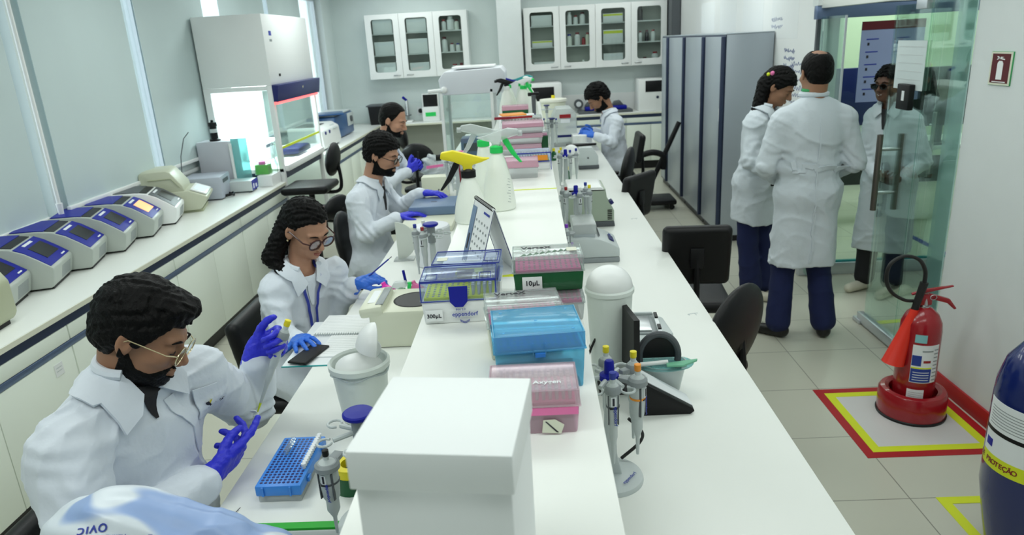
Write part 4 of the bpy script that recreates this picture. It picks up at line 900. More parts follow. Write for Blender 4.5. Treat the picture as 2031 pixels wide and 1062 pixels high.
MB().tube([(0, 0, .115), (.182, 0, .115), (.182, .12, .115), (0, .12, .115)], .0016, 'inkblue', 5, closed=True).tube([(.140, .02, .1155), (.176, .02, .1155), (.176, .10, .1155), (.140, .10, .1155)], .0013, 'inkblue', 4, closed=True).build('lid_outline', t)
MB().box(.010, .038, .03, .06, .1155, .1165, 'cream').build('tape_scrap', t)
# vertex boxes
t = tipbox((-.060, 1.645, SZ), .02, .172, .116, .045, .018, 'frost', 'clear', 'pink', 'clear-bodied tip box with pink rack under the green one', None)
t = tipbox((-.063, 1.690, SZ+.0645), .02, .178, .130, .050, .037, 'greend', 'clear', 'pink', 'dark green tip box with 10\u00b5L sticker on top of the pink-racked one', None)
lp = MB().box(.022, .072, -.0035, -.002, .008, .042, 'paper', .0005).build('volume_sticker', t); MB().text('10\u00b5L', .018, 'ink', TR(.047, -.0042, .025) @ FACE_NY, bold=True).build('lettering', lp)
ll = MB().text('VerteX', .026, 'ink', TR(.062, .098, .0885), bold=True).build('lid_lettering', t)
mb = MB().box(.140, .166, .055, .085, .0885, .0895, 'cream')
for k in range(9): x = .02+k*.016; mb.prism([(x, .03+k*.004), (x+.016, .036+k*.005), (x+.010, .050+k*.005)], .0872, .0880, 'greend', 'z')
mb.build('leaf_print', t)
t = tipbox((-.115, 1.43, SZ), .12, .17, .13, .075, .040, 'cream', 'clear', 'pink', 'cream-lidded tip box mostly hidden behind the blue box', None)
MB().text('VerteX', .024, 'ink', TR(.06, .108, .1165), bold=True).build('lid_lettering', t)
# blue box: rotated
t = tipbox((-.093, 1.275, SZ), .09, .180, .148, .085, .038, 'bluebox', 'bluebox', 'bluel', 'large translucent sky-blue tip box, lid closed', None)
mb = MB()
for x in (.075, .10): mb.box(x, x+.002, -.004, -.001, .080, .105, 'bluebox')
mb.box(.08, .10, -.006, -.001, .076, .084, 'bluel'); mb.build('latch', t)
mb = MB()
for q in ((.02, .02), (.16, .02), (.02, .13), (.16, .13), (.09, .075)): mb.lathe([(.004, .1225), (.003, .1238), (0, .124)], 'bluebox', 10, TR(*q, 0))
mb.build('lid_bumps', t)
# pink box
t = tipbox((-.098, 1.115, SZ), .01, .160, .112, .054, .033, 'pinkclear', 'pinkfrost', 'pink', 'pink translucent tip box in front of the blue one', 'magenta', None, 1.0)
MB().text('Axygen', .017, 'labelw', TR(.105, .03, .0885), bold=True).build('lid_lettering', t)
MB().box(.002, .158, -.003, -.001, .040, .054, 'pink').build('pink_band', t)
MB().prism([(.092, .006), (.126, .003), (.132, .020), (.116, .031), (.095, .030)], -.004, -.0022, 'cream', 'y').prism([(.098, .028), (.101, .028), (.122, .006), (.118, .006)], -.0046, -.004, 'ink', 'y').build('torn_sticker', t)
# ---------------------------------------------------------------- big white carton
t = thing('white_box', 'large white cardboard box with lid, nearest on the shelf', 'box', (-.118, .755, SZ), math.radians(-6.4))
MB().box(-.089, .089, -.087, .087, 0, .205, 'whitem', .002).build('box_body', t)
MB().box(-.0945, .0925, -.0915, .0915, .205, .254, 'whitem', .002).build('lid', t)
# ---------------------------------------------------------------- desk calendar
t = thing('desk_calendar', 'tent desk calendar with navy edges and dark spiral on the shelf', 'calendar', (-.155, 2.125, SZ), math.radians(-71))
def leaf(y0, y1, z1, m, nm, th=.002):
    return MB().add([(-.105, y0, 0), (.105, y0, 0), (.105, y1, z1), (-.105, y1, z1), (-.105, y0+th, 0), (.105, y0+th, 0), (.105, y1+th, z1), (-.105, y1+th, z1)], [(0, 1, 2, 3), (7, 6, 5, 4), (0, 4, 5, 1), (1, 5, 6, 2), (2, 6, 7, 3), (3, 7, 4, 0)], m)
leaf(-.06, 0, .205, 'paper', 0).build('front_leaf', t); leaf(.06, .002, .205, 'labelw', 0).build('rear_leaf', t)
MB().box(-.105, .105, -.06, .06, 0, .002, 'labelw').build('foot_leaf', t)
mb = MB(); S_ = math.atan2(.205, .06)
T_ = TR(0, -.0612, 0) @ RX(S_)
mb.box(-.105, -.060, .01, .19, .0, .0008, 'slate', xf=T_).box(-.09, -.075, .05, .10, .0008, .0014, 'ink', xf=T_)
for i in range(5):
    for j in range(5): mb.box(-.045+i*.03, -.037+i*.03, .055+j*.024, .062+j*.024, 0, .0006, 'greym', xf=T_)
mb.box(.02, .08, .185, .192, 0, .0006, 'inkblue', xf=T_); mb.build('printed_month', t)
mb = MB()
for i in range(22): mb.tube([(-.098+i*.0093, .006*math.cos(a), .205+.006*math.sin(a)) for a in np.linspace(0, 2*PI, 8, endpoint=False)], .001, 'black', 4, closed=True)
mb.build('spiral_binding', t, kind='stuff')
mb = MB()
for s in (-1, 1): mb.tube([(s*.105, -.06, .002), (s*.105, 0, .205), (s*.105, .06, .002)], .0016, 'bluenavy', 4)
mb.build('navy_edge', t)
# ---------------------------------------------------------------- spray bottles
def spray(loc, rz, label, head='green', trig='green', neck='green', R_=.062, h=.20, clearhead=False, s=1.0):
    t = thing('spray_bottle', label, 'spray bottle', loc, rz)
    MB().lathe([(R_*.93, 0), (R_, .006), (R_, .03), (R_*.86, h*.45), (R_*.52, h*.85), (.020*s, h*.97), (.018*s, h)], 'bottle', 30).build('bottle_body', t)
    MB().lathe([(.022*s, h-.002), (.022*s, h+.018*s), (.016*s, h+.022*s), (.014*s, h+.024*s)], neck, 20).build('collar', t)
    hd = [(-.078, .056), (-.074, .074), (-.040, .078), (.0, .066), (.045, .052), (.066, .050), (.040, .040), (.013, .034), (.012, .010), (-.013, .010), (-.015, .034), (-.040, .046)]
    MB().prism([(x*s, h+z*s) for x, z in hd], -.013*s, .013*s, head, 'y', bev=.004*s).build('spray_head', t)
    MB().lathe([(.009*s, 0), (.009*s, .015*s)], trig if not clearhead else head, 12, TR(-.074*s, 0, h+.060*s) @ RY(-PI/2)).build('nozzle', t)
    MB().prism([(x*s, h+z*s) for x, z in [(-.030, .052), (-.042, .040), (-.062, .0), (-.085, -.035), (-.078, -.036), (-.050, -.008), (-.026, .030), (-.018, .050)]], -.006*s, .006*s, trig, 'y', bev=.002*s).build('trigger', t)
    return t
spray((-.255, 2.74, SZ), .10, 'white spray bottle with yellow head and long black trigger', 'yellow', 'black', 'black', .066, .180, s=1.35)
spray((-.150, 2.94, SZ), PI-.15, 'tall white spray bottle with clear head and green trigger facing right', 'frost', 'green', 'green', .070, .240, True, s=1.25)
spray((-.215, 3.12, SZ), .2, 'white spray bottle behind, clear head and green collar facing left', 'frost', 'frost', 'green', .060, .245, True, s=1.25)
mb = MB()
for k in range(9): mb.box(.008 if k % 3 else 0, .020, -.0008, .0008, .04+k*.012, .0415+k*.012, 'greym')
mb.build('volume_marks', [q for q in COL.objects if q.name == 'spray_bottle.001'][0], loc=(-.045, .048, 0)).rotation_euler = (0, 0, PI-.6)
FB = [(-.21, 6.62, .5, 'black', 'black', 'far spray bottle with black trigger on the shelf'), (-.06, 6.60, 2.6, 'white', 'green', 'far spray bottle with green trigger, nearest of the far cluster'), (-.01, 6.82, 1.2, 'white', 'green', 'far spray bottle with white head and green trigger, right of the cluster'), (-.20, 6.86, 0, 'blue', 'green', 'far spray bottle with blue top at the back of the cluster'), (-.08, 7.04, 2.9, 'teal', 'teal', 'far spray bottle with teal head at the shelf edge')]
for i, (x, y, a, hd, tr, lab) in enumerate(FB): spray((x, y, SZ), a, lab, hd, tr, 'green' if i else 'white', .085, .26, s=1.3)
# ---------------------------------------------------------------- right bench: near things
t = thing('tablet_monitor', 'thin black monitor seen edge-on with the tip boxes on its left', 'monitor', (.250, 2.20, BZ), 0)
V = [(-.012, .06, .10), (.0, .07, .10), (.048, -.22, .085), (.030, -.22, .085), (-.012, .06, .29), (.0, .07, .29), (.048, -.22, .285), (.030, -.22, .285)]
MB().add(V, [(0, 1, 2, 3), (7, 6, 5, 4), (0, 4, 5, 1), (1, 5, 6, 2), (2, 6, 7, 3), (3, 7, 4, 0)], 'black').build('screen_housing', t)
MB().prism([(-.09, .10), (-.01, .14), (.02, .23), (-.005, .27), (-.03, .24)], -.04, .02, 'black', 'y', bev=.004).build('rear_bracket', t)
MB().tube([(-.02, -.03, .20), (-.05, -.06, .08), (-.02, -.09, .01)], .012, 'black', 8).box(-.07, .05, -.15, .0, 0, .014, 'black', .004).build('foot', t)
single(MB().tube(interp([(-.06, -.05, .18), (-.035, -.06, .20), (-.01, -.06, .22), (.01, -.06, .23)], 12), .005, 'greyl', 8).tube(interp([(-.10, -.05, .10), (-.07, -.05, .17), (-.02, -.05, .21)], 12), .004, 'cable', 8), 'cable', 'cables looping out behind the thin black monitor', 'cable', (.250, 2.18, BZ))
t = thing('platform_scale', 'light grey bench scale with square weighing pan behind the black roll', 'scale', (.375, 2.50, BZ), -.05)
MB().prism([(-.13, -.11), (.06, -.13), (.12, -.06), (.10, .10), (.02, .15), (-.13, .13)], .004, .045, 'greyl', 'z', bev=.01).build('housing', t)
MB().box(-.10, .055, -.08, .09, .045, .052, 'greym', .003).box(-.085, .04, -.065, .075, .052, .058, 'steel', .002).cyl((-.02, 0, .058), (-.02, 0, .062), .02, 'greym').build('weighing_pan', t)
MB().box(.06, .075, -.09, .10, .05, .062, 'labelw', .003).box(-.10, .06, .095, .108, .05, .064, 'greyl', .003).box(.062, .074, -.07, -.03, .062, .068, 'black').box(.062, .074, .04, .09, .062, .068, 'black').build('draft_rail', t)
t = thing('storage_cup', 'white flared plastic tub with a clear rim behind the black wedge', 'tub', (.385, 2.08, BZ))
MB().lathe([(.052, 0), (.054, .003), (.073, .10), (.070, .10), (.052, .006), (0, .006)], 'frost', 32, TR(0, 0, 0) @ Matrix.Diagonal((1.05, .8, 1, 1))).build('tub_body', t)
MB().lathe([(.074, .094), (.096, .100), (.097, .103), (.070, .102)], 'tealclear', 36, TR(.0, -.012, -.004) @ Matrix.Diagonal((1, .62, 1, 1))).build('glass_rim', t)
t = thing('tape_dispenser', 'big black ring standing half sunk in the white tub', 'ring', (.375, 2.09, BZ+.115))
P = [(.062*math.cos(a), 0, .075*math.sin(a)) for a in np.linspace(-.25, PI+.25, 26)]
MB().tube(P, .011, 'greyd', 10).build('outer_ring', t); MB().prism([(.053*math.cos(a), .066*math.sin(a)) for a in np.linspace(-.1, PI+.1, 22)], .0, .02, 'black', 'y').build('dark_core', t)
single(MB().tube([(-.05, 0, 0), (.05, .005, .004)], .007, 'white', 10).tube([(-.05, 0, 0), (-.038, 0, 0)], .0075, 'black', 10), 'marker_pen', 'white marker pen lying in the white tub', 'pen', (.345, 2.035, BZ+.112))
single(MB().prism([(-.05, -.012), (.0, -.02), (.055, .006), (.06, .016), (.01, .012), (-.045, .008)], 0, .007, mat('mint_plastic', (.18, .50, .32), .5), 'z', bev=.002), 'plastic_clip', 'mint green plastic clip on the rim of the white tub', 'clip', (.435, 2.035, BZ+.108), .15)
t = thing('document_wedge', 'black wedge stand with white sloping top in front of the white tub', 'stand', (.29, 1.925, BZ), 0)
MB().prism([(-.03, 0), (.150, 0), (.163, .010), (.160, .018), (-.005, .118), (-.03, .12)], -.012, .012, 'black', 'y', bev=.002).build('side_plate', t)
MB().add([(-.005, .012, .12), (.163, .012, .016), (.158, .085, .016), (-.005, .085, .12), (-.005, .012, .114), (.163, .012, .010), (.158, .085, .010), (-.005, .085, .114)], [(0, 1, 2, 3), (7, 6, 5, 4), (0, 4, 5, 1), (1, 5, 6, 2), (2, 6, 7, 3), (3, 7, 4, 0)], 'labelw').build('sloping_top', t)
MB().box(-.02, .155, .078, .085, 0, .012, 'black').build('rear_foot', t)
# devices along the right bench
t = thing('dry_bath', 'light grey dry bath with blue buttons and clear lid, nearest device past the tip boxes', 'dry bath', (.17, 3.46, BZ))
MB().prism([(0, .0), (.25, .0), (.25, .028), (0, .028)], 0, .26, 'greym', 'y', bev=.006).build('base', t)
MB().prism([(0, .028), (.25, .028), (.25, .075), (.20, .105), (.15, .125), (.08, .135), (0, .130)], 0, .26, 'greyl', 'y', bev=.008).build('housing', t)
MB().box(.02, .13, .03, .24, .13, .150, 'alu', .003).box(.15, .153, .05, .22, .128, .140, 'greyd').build('heating_block', t)
MB().box(.015, .135, .02, .25, .150, .20, 'frost', .004).build('clear_lid', t)
MB().box(-.014, .014, -.045, .045, 0, .004, 'bluenavy', xf=TR(.215, .11, .099) @ RY(.55)).box(-.006, .006, .055, .075, 0, .004, 'labelb', xf=TR(.215, .11, .099) @ RY(.55)).build('button_strip', t)
t = thing('dry_bath', 'green-grey block heater with slotted side and a navy knob, second device along the right bench', 'dry bath', (.20, 4.18, BZ))
GG = mat('green_grey_plastic', (.36, .43, .34), .45)
MB().prism([(0, 0), (.28, 0), (.275, .035), (0, .035)], 0, .28, 'greyd', 'y', bev=.005).build('base', t)
MB().prism([(0, .035), (.275, .035), (.275, .10), (.235, .165), (.225, .235), (0, .24)], 0, .28, GG, 'y', bev=.006).build('housing', t)
MB().prism([(-.01, .22), (.23, .22), (.20, .245), (.0, .25)], .0, .28, 'white', 'y', bev=.004).build('white_lid', t)
MB().box(-.012, .012, -.03, .03, 0, .022, 'bluenavy', .004, xf=TR(.255, .06, .135) @ RY(.95)).build('knob', t)
mb = MB()
for k in range(6): mb.box(.235, .262, -.002, .0, .045+k*.011, .051+k*.011, 'black')
mb.build('vent_slots', t)
t = thing('shaker', 'mid-grey low device with dark base beside the small domed bin', 'instrument', (.40, 6.18, BZ))
MB().prism([(0, .03), (.17, .03), (.17, .11), (.12, .19), (0, .19)], 0, .32, 'greyl', 'y', bev=.01).build('housing', t); MB().box(.0, .175, -.003, .32, 0, .035, 'greyd', .006).build('base', t)
MB().cyl((.08, -.001, .10), (.08, -.006, .10), .008, 'greyd').build('mark', t)
single(MB().prism([(-.12, -.03), (-.05, -.04), (.14, -.01), (.15, .01), (-.05, .04), (-.12, .03)], 0, .02, 'black', 'z', bev=.006), 'black_tray', 'flat black paddle lying on top of the mid-grey device', 'tray', (.42, 6.30, BZ+.19))
t = thing('microcentrifuge', 'tall clear-hooded grey cabinet with a red logo ahead of the seated man', 'instrument', (.22, 7.62, BZ))
MB().prism([(0, 0), (.26, 0), (.30, .07), (.28, .12), (.26, .13), (.26, .34), (.20, .40), (.05, .40), (0, .30)], 0, .36, 'frost', 'y', bev=.01).build('housing', t)
MB().box(.08, .20, -.004, 0, .30, .34, 'red').box(.09, .19, -.004, 0, .25, .29, 'labelw').build('logo', t); MB().box(.04, .27, -.006, .0, .10, .125, 'bluenavy').build('front_slot', t)
single(MB().box(-.1, .1, -.12, .12, 0, .14, 'white', .008), 'white_carton', 'plain white carton on the bench in front of the seated man on the right', 'box', (.52, 7.50, BZ)) 
single(MB().lathe([(.05, 0), (.055, .01), (.055, .16), (.05, .165), (0, .166)], 'white', 20), 'white_tub', 'plain white tub by the blue gloves of the man on the right', 'tub', (.50, 7.24, BZ), group=None)
t = thing('ice_bucket', 'round cream insulated bucket with a flat lid and yellow knob', 'bucket', (.285, 9.02, BZ-.0), 0)
MB().lathe([(.135, 0), (.14, .01), (.155, .36), (.15, .365), (0, .366)], 'cream', 32).build('bucket_body', t); MB().lathe([(.17, .365), (.172, .372), (.168, .395), (.05, .405), (0, .405)], mat('cream_lid', (.80, .80, .70), .4), 32).build('lid', t); MB().cyl((0, 0, .405), (0, 0, .44), .022, 'yellow').build('knob', t)
for k, (x, y, c, lab) in enumerate(((.20, 6.75, 'yellow', 'small dark green bottle with yellow cap on the right bench by the far shelf end'), (.27, 5.7, 'yellow', 'small bottle with yellow cap beside the small domed bin'))):
    t = thing('small_bottle', lab, 'bottle', (x, y, BZ)); MB().lathe([(.022, 0), (.024, .004), (.024, .07), (.012, .085), (.012, .09)], 'greend', 14).build('bottle_body', t); MB().lathe([(.014, .09), (.014, .115), (0, .116)], c, 14).build('cap', t)
for k, (x, y, w_, d, a, lab) in enumerate(((.33, 5.55, .16, .10, .2, 'white cloth wipe on the right bench before the small domed bin'), (.50, 6.9, .2, .16, .1, 'white sheet of paper on the right bench ahead of the seated man'))):
    single(MB().box(-w_/2, w_/2, -d/2, d/2, 0, .004, 'paper', .001), 'paper_sheet', lab, 'paper', (x, y, BZ), a)
for k, (x, y, lab) in enumerate(((.625, 2.72, 'faint worn mark near the edge of the right bench beside the nearest chairs'), (.62, 4.35, 'small worn mark on the right bench edge beside the upright chair'))):
    single(MB().box(-.022, .022, -.003, .003, 0, .0006, 'greyl').box(-.022, -.016, -.014, 0, 0, .0006, 'greyl').box(.006, .010, -.02, 0, 0, .0006, 'greyl'), 'worn_label', lab, 'mark', (x, y, BZ), .2)
# back counter, right
t = thing('instrument', 'white instrument with a wide black window behind the cream bucket', 'instrument', (.10, 10.98, BZ))
MB().box(-.14, .38, -.16, .24, 0, .49, 'white', .04).build('housing', t); MB().box(-.12, .26, -.166, -.16, .22, .43, 'black', .002).build('window', t)
t = thing('instrument', 'tall white instrument with a black upper window beside the lockers', 'instrument', (1.62, 10.98, BZ))
MB().box(-.01, .44, -.16, .24, 0, .47, 'white', .015).build('housing', t); MB().box(.09, .41, -.166, -.16, .28, .44, 'black', .002).build('window', t); MB().cyl((.27, -.16, .20), (.27, -.17, .20), .02, 'navy').build('button', t)
for k, (x, lab) in enumerate(((.92, 'blue and black small instrument left of the seated man on the back counter'), (1.33, 'blue and black small instrument right of the seated man on the back counter'))):
    t = thing('small_instrument', lab, 'instrument', (x, 11.0, BZ)); MB().box(-.20, .20, -.15, .15, 0, .04, 'greyd', .008).build('base', t); MB().box(-.10, .12, -.10, .08, .04, .10, 'blue', .015).build('blue_block', t); MB().prism([(-.1, .10), (.08, .10), (.02, .17), (-.06, .16)], -.05, .08, 'greyd', 'y', bev=.006).build('head', t)
t = thing('wall_phone', 'round black and white dial unit on the back wall left of the seated man', 'dial', (.74, 11.2, BZ+.13)); MB().cyl((0, 0, 0), (0, -.08, 0), .07, 'greyd').cyl((0, -.08, 0), (0, -.09, 0), .04, 'labelw').build('dial_body', t); MB().box(-.05, .05, -.02, .06, -.13, -.04, 'greyl', .005).build('bracket', t)
# ---------------------------------------------------------------- left bench: near things
t = thing('tube_rack', 'bright blue 96-hole tube rack on a clear base', 'rack', (-.754, 1.543, BZ), .0)
SHX = -.095   # the rack is turned a little towards the bench edge
RK = RZ(.07)
MB().box(.004, .116, .004, .236, 0, .022, 'frost', .003).build('clear_base', t)
MB().box(0, .120, 0, .240, .020, .050, 'bluel', .004).build('rack_body', t)
mb = MB()
for i in range(9):
    for j in range(18): mb.lathe([(.0042, 0), (.0042, .0006), (0, .0007)], 'bluenavy', 8, TR(.013+i*.0118, .016+j*.0122, .050))
mb.build('tube_holes', t, kind='stuff')
mb = MB()
for y in (.05, .19):
    MB().box(.120, .127, y, y+.02, .026, .040, 'bluel', .002).build('side_clip', t); MB().box(-.005, 0, y, y+.012, .03, .04, 'bluel').build('side_clip', t)
for x in (.018, .090): MB().box(x, x+.005, -.004, 0, .022, .048, 'bluel').build('rib', t)
def tube_(x, y, lab, grp, cap='frost'):
    q = thing('sample_tube', lab, 'tube', (-.754+x, 1.543+y, BZ+.051), 0, grp)
    MB().lathe([(.0045, -.0), (.005, .008), (.0066, .008), (.0066, .015), (0, .0155)], cap, 12).build('cap', q)
ORD = ['farthest', 'second', 'third', 'fourth', 'fifth', 'sixth', 'seventh', 'eighth', 'ninth', 'tenth', 'eleventh', 'twelfth', 'nearest']
for j in range(13): tube_(.013+8*.0118, .016+(17-j)*.0122, 'clear capped tube, %s in the full right row of the blue rack' % ORD[j], 'tubes in the right row of the blue rack', 'labelw')
for j in range(6): tube_(.013+2*.0118, .016+(16-j)*.0122, 'clear sample tube, %s in the short left row of the blue rack' % ORD[j], 'tubes in the left row of the blue rack', 'clear')
single(MB().box(-.001, .001, -.03, .03, 0, .0005, 'ink').box(.003, .004, -.02, .02, 0, .0005, 'greym'), 'printed_strip', 'tiny line of dark print stuck on the bench left of the blue rack', 'label', (-.80, 1.50, BZ), -.25)
single(MB().box(-.12, .10, -.012, .012, 0, .006, mat('green_mat', (.02, .42, .03), .5)), 'green_strip', 'bright green strip along the near end of the left bench', 'mat', (-.61, 1.443, BZ))
# notebook, board, phone
t = thing('clipboard_sheet', 'clear sheet with a green front edge under the open notebook', 'sheet', (-.875, 2.56, BZ))
MB().box(-.09, .22, -.195, .24, 0, .003, 'labelw', .001).box(-.09, .22, -.200, -.195, 0, .004, 'teal').build('sheet_board', t)
t = thing('notebook', 'open ruled notebook with a wire binding beside the black phone', 'notebook', (-.85, 2.63, BZ+.003), -.05)
MB().box(-.08, .18, .015, .22, 0, .008, 'paper', .002).build('far_page', t); MB().box(.0, .19, -.20, .005, 0, .006, 'paper', .002).build('near_page', t)
mb = MB()
for k in range(11): mb.box(-.07, .17, .03+k*.017, .0308+k*.017, .008, .0084, 'greyl')
for k in range(10): mb.box(.01, .18, -.02-k*.017, -.0192-k*.017, .006, .0064, 'greyl')
mb.build('ruled_lines', t)
mb = MB()
for k in range(26): mb.box(-.07+k*.0098, -.0685+k*.0098, -.002, .020, .004, .011, 'greyl')
mb.build('wire_binding', t, kind='stuff')
t = thing('phone', 'black smartphone lying face up under the woman\'s glove', 'phone', (-.885, 2.445, BZ+.009), -.28)
MB().box(-.04, .04, -.083, .083, 0, .009, 'black', .004).build('phone_body', t); MB().box(-.036, .036, -.078, .078, .009, .0095, 'screen').build('glass_face', t)
single(MB().box(-.10, .10, -.12, .12, 0, .0012, 'paper'), 'paper_sheet', 'blank sheet of paper under the pink and green spray heads', 'paper', (-.70, 3.05, BZ), .1)
# beige ice bath with black well
t = thing('cooling_bath', 'beige bench unit with a round black well and slanted control panel', 'instrument', (-.655, 2.50, BZ), 0)
MB().prism([(0, .0), (.25, .0), (.25, .15), (.0, .15)], 0, .27, 'cream', 'y', bev=.012).build('housing', t)
MB().box(-.018, .075, -.004, .24, .125, .168, 'cream', .014, xf=RY(-.12)).build('control_ridge', t)
MB().box(.030, .060, .02, .215, .178, .181, 'greym', .001, xf=RY(-.02) @ TR(0, 0, -.006)).box(-.01, .025, .05, .19, .170, .1715, 'labelw').build('control_panel', t)
MB().lathe([(.0, .1505), (.080, .1508), (.084, .1525), (.088, .151)], 'black', 36, TR(.165, .125, 0)).build('black_well', t)
t = thing('spray_trigger', 'small green and white spray head standing behind the beige bench unit', 'spray bottle', (-.615, 2.98, BZ))
MB().lathe([(.030, 0), (.032, .01), (.028, .05), (.016, .06)], 'frost', 20).build('bottle_body', t); MB().lathe([(.018, .058), (.018, .075), (.012, .078)], 'green', 16).build('collar', t)
MB().prism([(-.045, .085), (-.03, .108), (.02, .112), (.035, .095), (.012, .078), (-.02, .078)], -.014, .014, 'frost', 'y', bev=.004).build('spray_head', t); MB().prism([(.030, .105), (.048, .105), (.040, .06), (.055, .01), (.045, .01), (.026, .06)], -.008, .008, 'green', 'y', bev=.002).build('trigger', t)
for k, (x, lab) in enumerate(((-.69, 'magenta trigger head lying left of the green spray head'), (-.555, 'pink trigger head lying right of the green spray head'))):
    t = thing('spray_trigger', lab, 'spray head', (x, 2.99, BZ)); MB().prism([(-.05, 0), (-.04, .0), (-.015, .045), (.03, .05), (.035, .0), (.045, .0), (.045, .07), (.02, .085), (-.005, .10), (-.02, .075), (-.045, .035)], -.012, .012, 'magenta' if k == 0 else 'pink', 'y', bev=.003).build('trigger_body', t)
    MB().cyl((.0, 0, .085), (-.008, 0, .105), .010, 'magenta' if k == 0 else 'pink').build('nozzle', t)
single(MB().box(-.006, .006, -.004, .004, 0, .07, 'blue', .002, xf=RY(-.12)), 'pen', 'upright blue pen cap behind the green spray head', 'pen cap', (-.605, 3.05, BZ+.07))
# paper roll, shield, boxes
t = thing('paper_roll', 'white paper towel roll standing upright beside the shelf', 'paper roll', (-.545, 3.58, BZ))
MB().lathe([(.020, .20), (.020, .004), (.092, .004), (.094, .01), (.094, .205), (.088, .213), (.024, .213), (.020, .205)], mat('tissue', (.84, .86, .90), .85, bump=.2), 36, cap=False).build('roll', t)
MB().lathe([(.0, .205), (.0215, .2052), (.0215, .2058)], 'greyd', 20).build('core_hole', t)
t = thing('acrylic_shield', 'half-round milky shield standing left of the paper roll', 'shield', (-.76, 3.69, BZ))
sh = [(0, 0), (.0, .21)]+[(.0+.105*math.cos(a)*1.0, .105+.105*math.sin(a)) for a in np.linspace(PI/2*.9, -PI/2*.85, 14)]
MB().prism(sh, -.003, .003, mat('milky_grey_plastic', (.62, .66, .60), .4), 'y').build('shield_plate', t); MB().box(-.02, .09, -.04, .04, 0, .006, 'frost').build('foot', t)
t = thing('lidded_machine', 'cream machine with a slate-blue flat lid in front of the second seated man', 'machine', (-.855, 4.555, BZ), 0)
MB().box(.0, .335, -.30, .30, .0, .035, 'cream', .006).build('base_housing', t); MB().prism([(.0, .035), (.335, .035), (.325, .095), (.02, .095)], -.0, .32, 'slate', 'y', bev=.008).build('lid', t)
MB().box(.15, .19, .14, .16, .0955, .0965, 'greyd').build('badge', t)
single(MB().box(-.1, .1, -.05, .07, .0, .16, 'cream', .01).cyl((.03, -.05, .06), (.03, -.053, .06), .006, 'greyd'), 'cream_box', 'cream box-shaped instrument behind the slate-blue lid', 'instrument', (-.755, 5.34, BZ))
t = thing('plastic_bag', 'crumpled clear plastic bag of waste with a pink strip on the left bench', 'bag', (-.76, 5.92, BZ))
sd = SDF(.05); sd.ell((-.04, 0, .10), (.14, .12, .11)).ell((.08, .02, .14), (.10, .10, .10)).ell((-.10, -.02, .19), (.06, .06, .04)); sd.half((0, 0, .002), (0, 0, -1))
sd.disp = lambda P: .010*np.sin(P[:, 0]*45+4*np.sin(P[:, 2]*30))+.007*np.sin(P[:, 2]*60+5*np.sin(P[:, 1]*25+P[:, 0]*20))
sd.mesh('bag_film', 'bag', .009, t)
MB().prism([(-.12, .14), (.02, .155), (.02, .175), (-.12, .165)], -.135, -.130, 'pink', 'y').build('pink_strip', t); MB().ball((-.02, .0, .07), (.09, .08, .06), 'frost').build('contents', t)
single(MB().taper(-.035, .035, -.03, .03, 0, .14, .8, 'redd', .004), 'red_tub', 'dark red tapered tub between the plastic bag and the shelf', 'tub', (-.57, 5.62, BZ+.05), 0) 
single(MB().box(-.07, .07, -.06, .06, 0, .05, 'greyl', .004), 'grey_block', 'low grey block under the dark red tub', 'block', (-.57, 5.62, BZ))
single(MB().prism([(-.07, 0), (.06, .0), (.07, .03), (.02, .045), (-.06, .03)], -.03, .03, 'pink', 'y', bev=.008), 'pink_object', 'pink rounded holder behind the plastic bag near the hood leg', 'holder', (-.66, 6.30, BZ+.16)) 
single(MB().box(-.08, .08, -.06, .06, 0, .16, 'frost', .006), 'frosted_box', 'frosted box carrying the pink rounded holder', 'box', (-.66, 6.30, BZ))
# PCR workstation hood
t = thing('pcr_hood', 'white bench hood with clear panels and a tilted-up front, standing over the left bench', 'hood', (-.84, 6.72, BZ))
MB().box(0, .50, 0, .66, 0, .05, 'white', .008).build('base_tray', t)
MB().prism([(.02, .66), (.62, .66), (.62, .84), (.58, .885), (.06, .87), (.0, .80)], 0, .66, mat('glossy_grey_white', (.74, .77, .82), .35), 'y', bev=.012).build('lamp_housing', t)
MB().box(.12, .52, .10, .56, .885, .905, 'white', .01).build('top_panel', t)
mb = MB()
for (x, y) in ((.0, 0), (.0, .63), (.47, .0), (.47, .63)): MB().box(x, x+.03, y, y+.03, .05, .70, 'white', .004).build('frame_post', t)
MB().box(.03, .47, .01, .016, .05, .66, 'rimglass').box(.008, .014, .03, .63, .05, .66, 'rimglass').build('clear_panels', t)
MB().cyl((-.10, -.01, .70), (.06, -.01, .71), .018, 'white').ball((.05, -.01, .71), .032, 'white').build('arm_knob', t)
single(MB().box(-.12, .12, -.1, .1, 0, .18, 'slate', .02).box(-.09, .09, -.103, -.1, .05, .13, 'greyd'), 'hood_instrument', 'slate-grey instrument with a dark oval front inside the bench hood', 'instrument', (-.58, 7.05, BZ+.05))
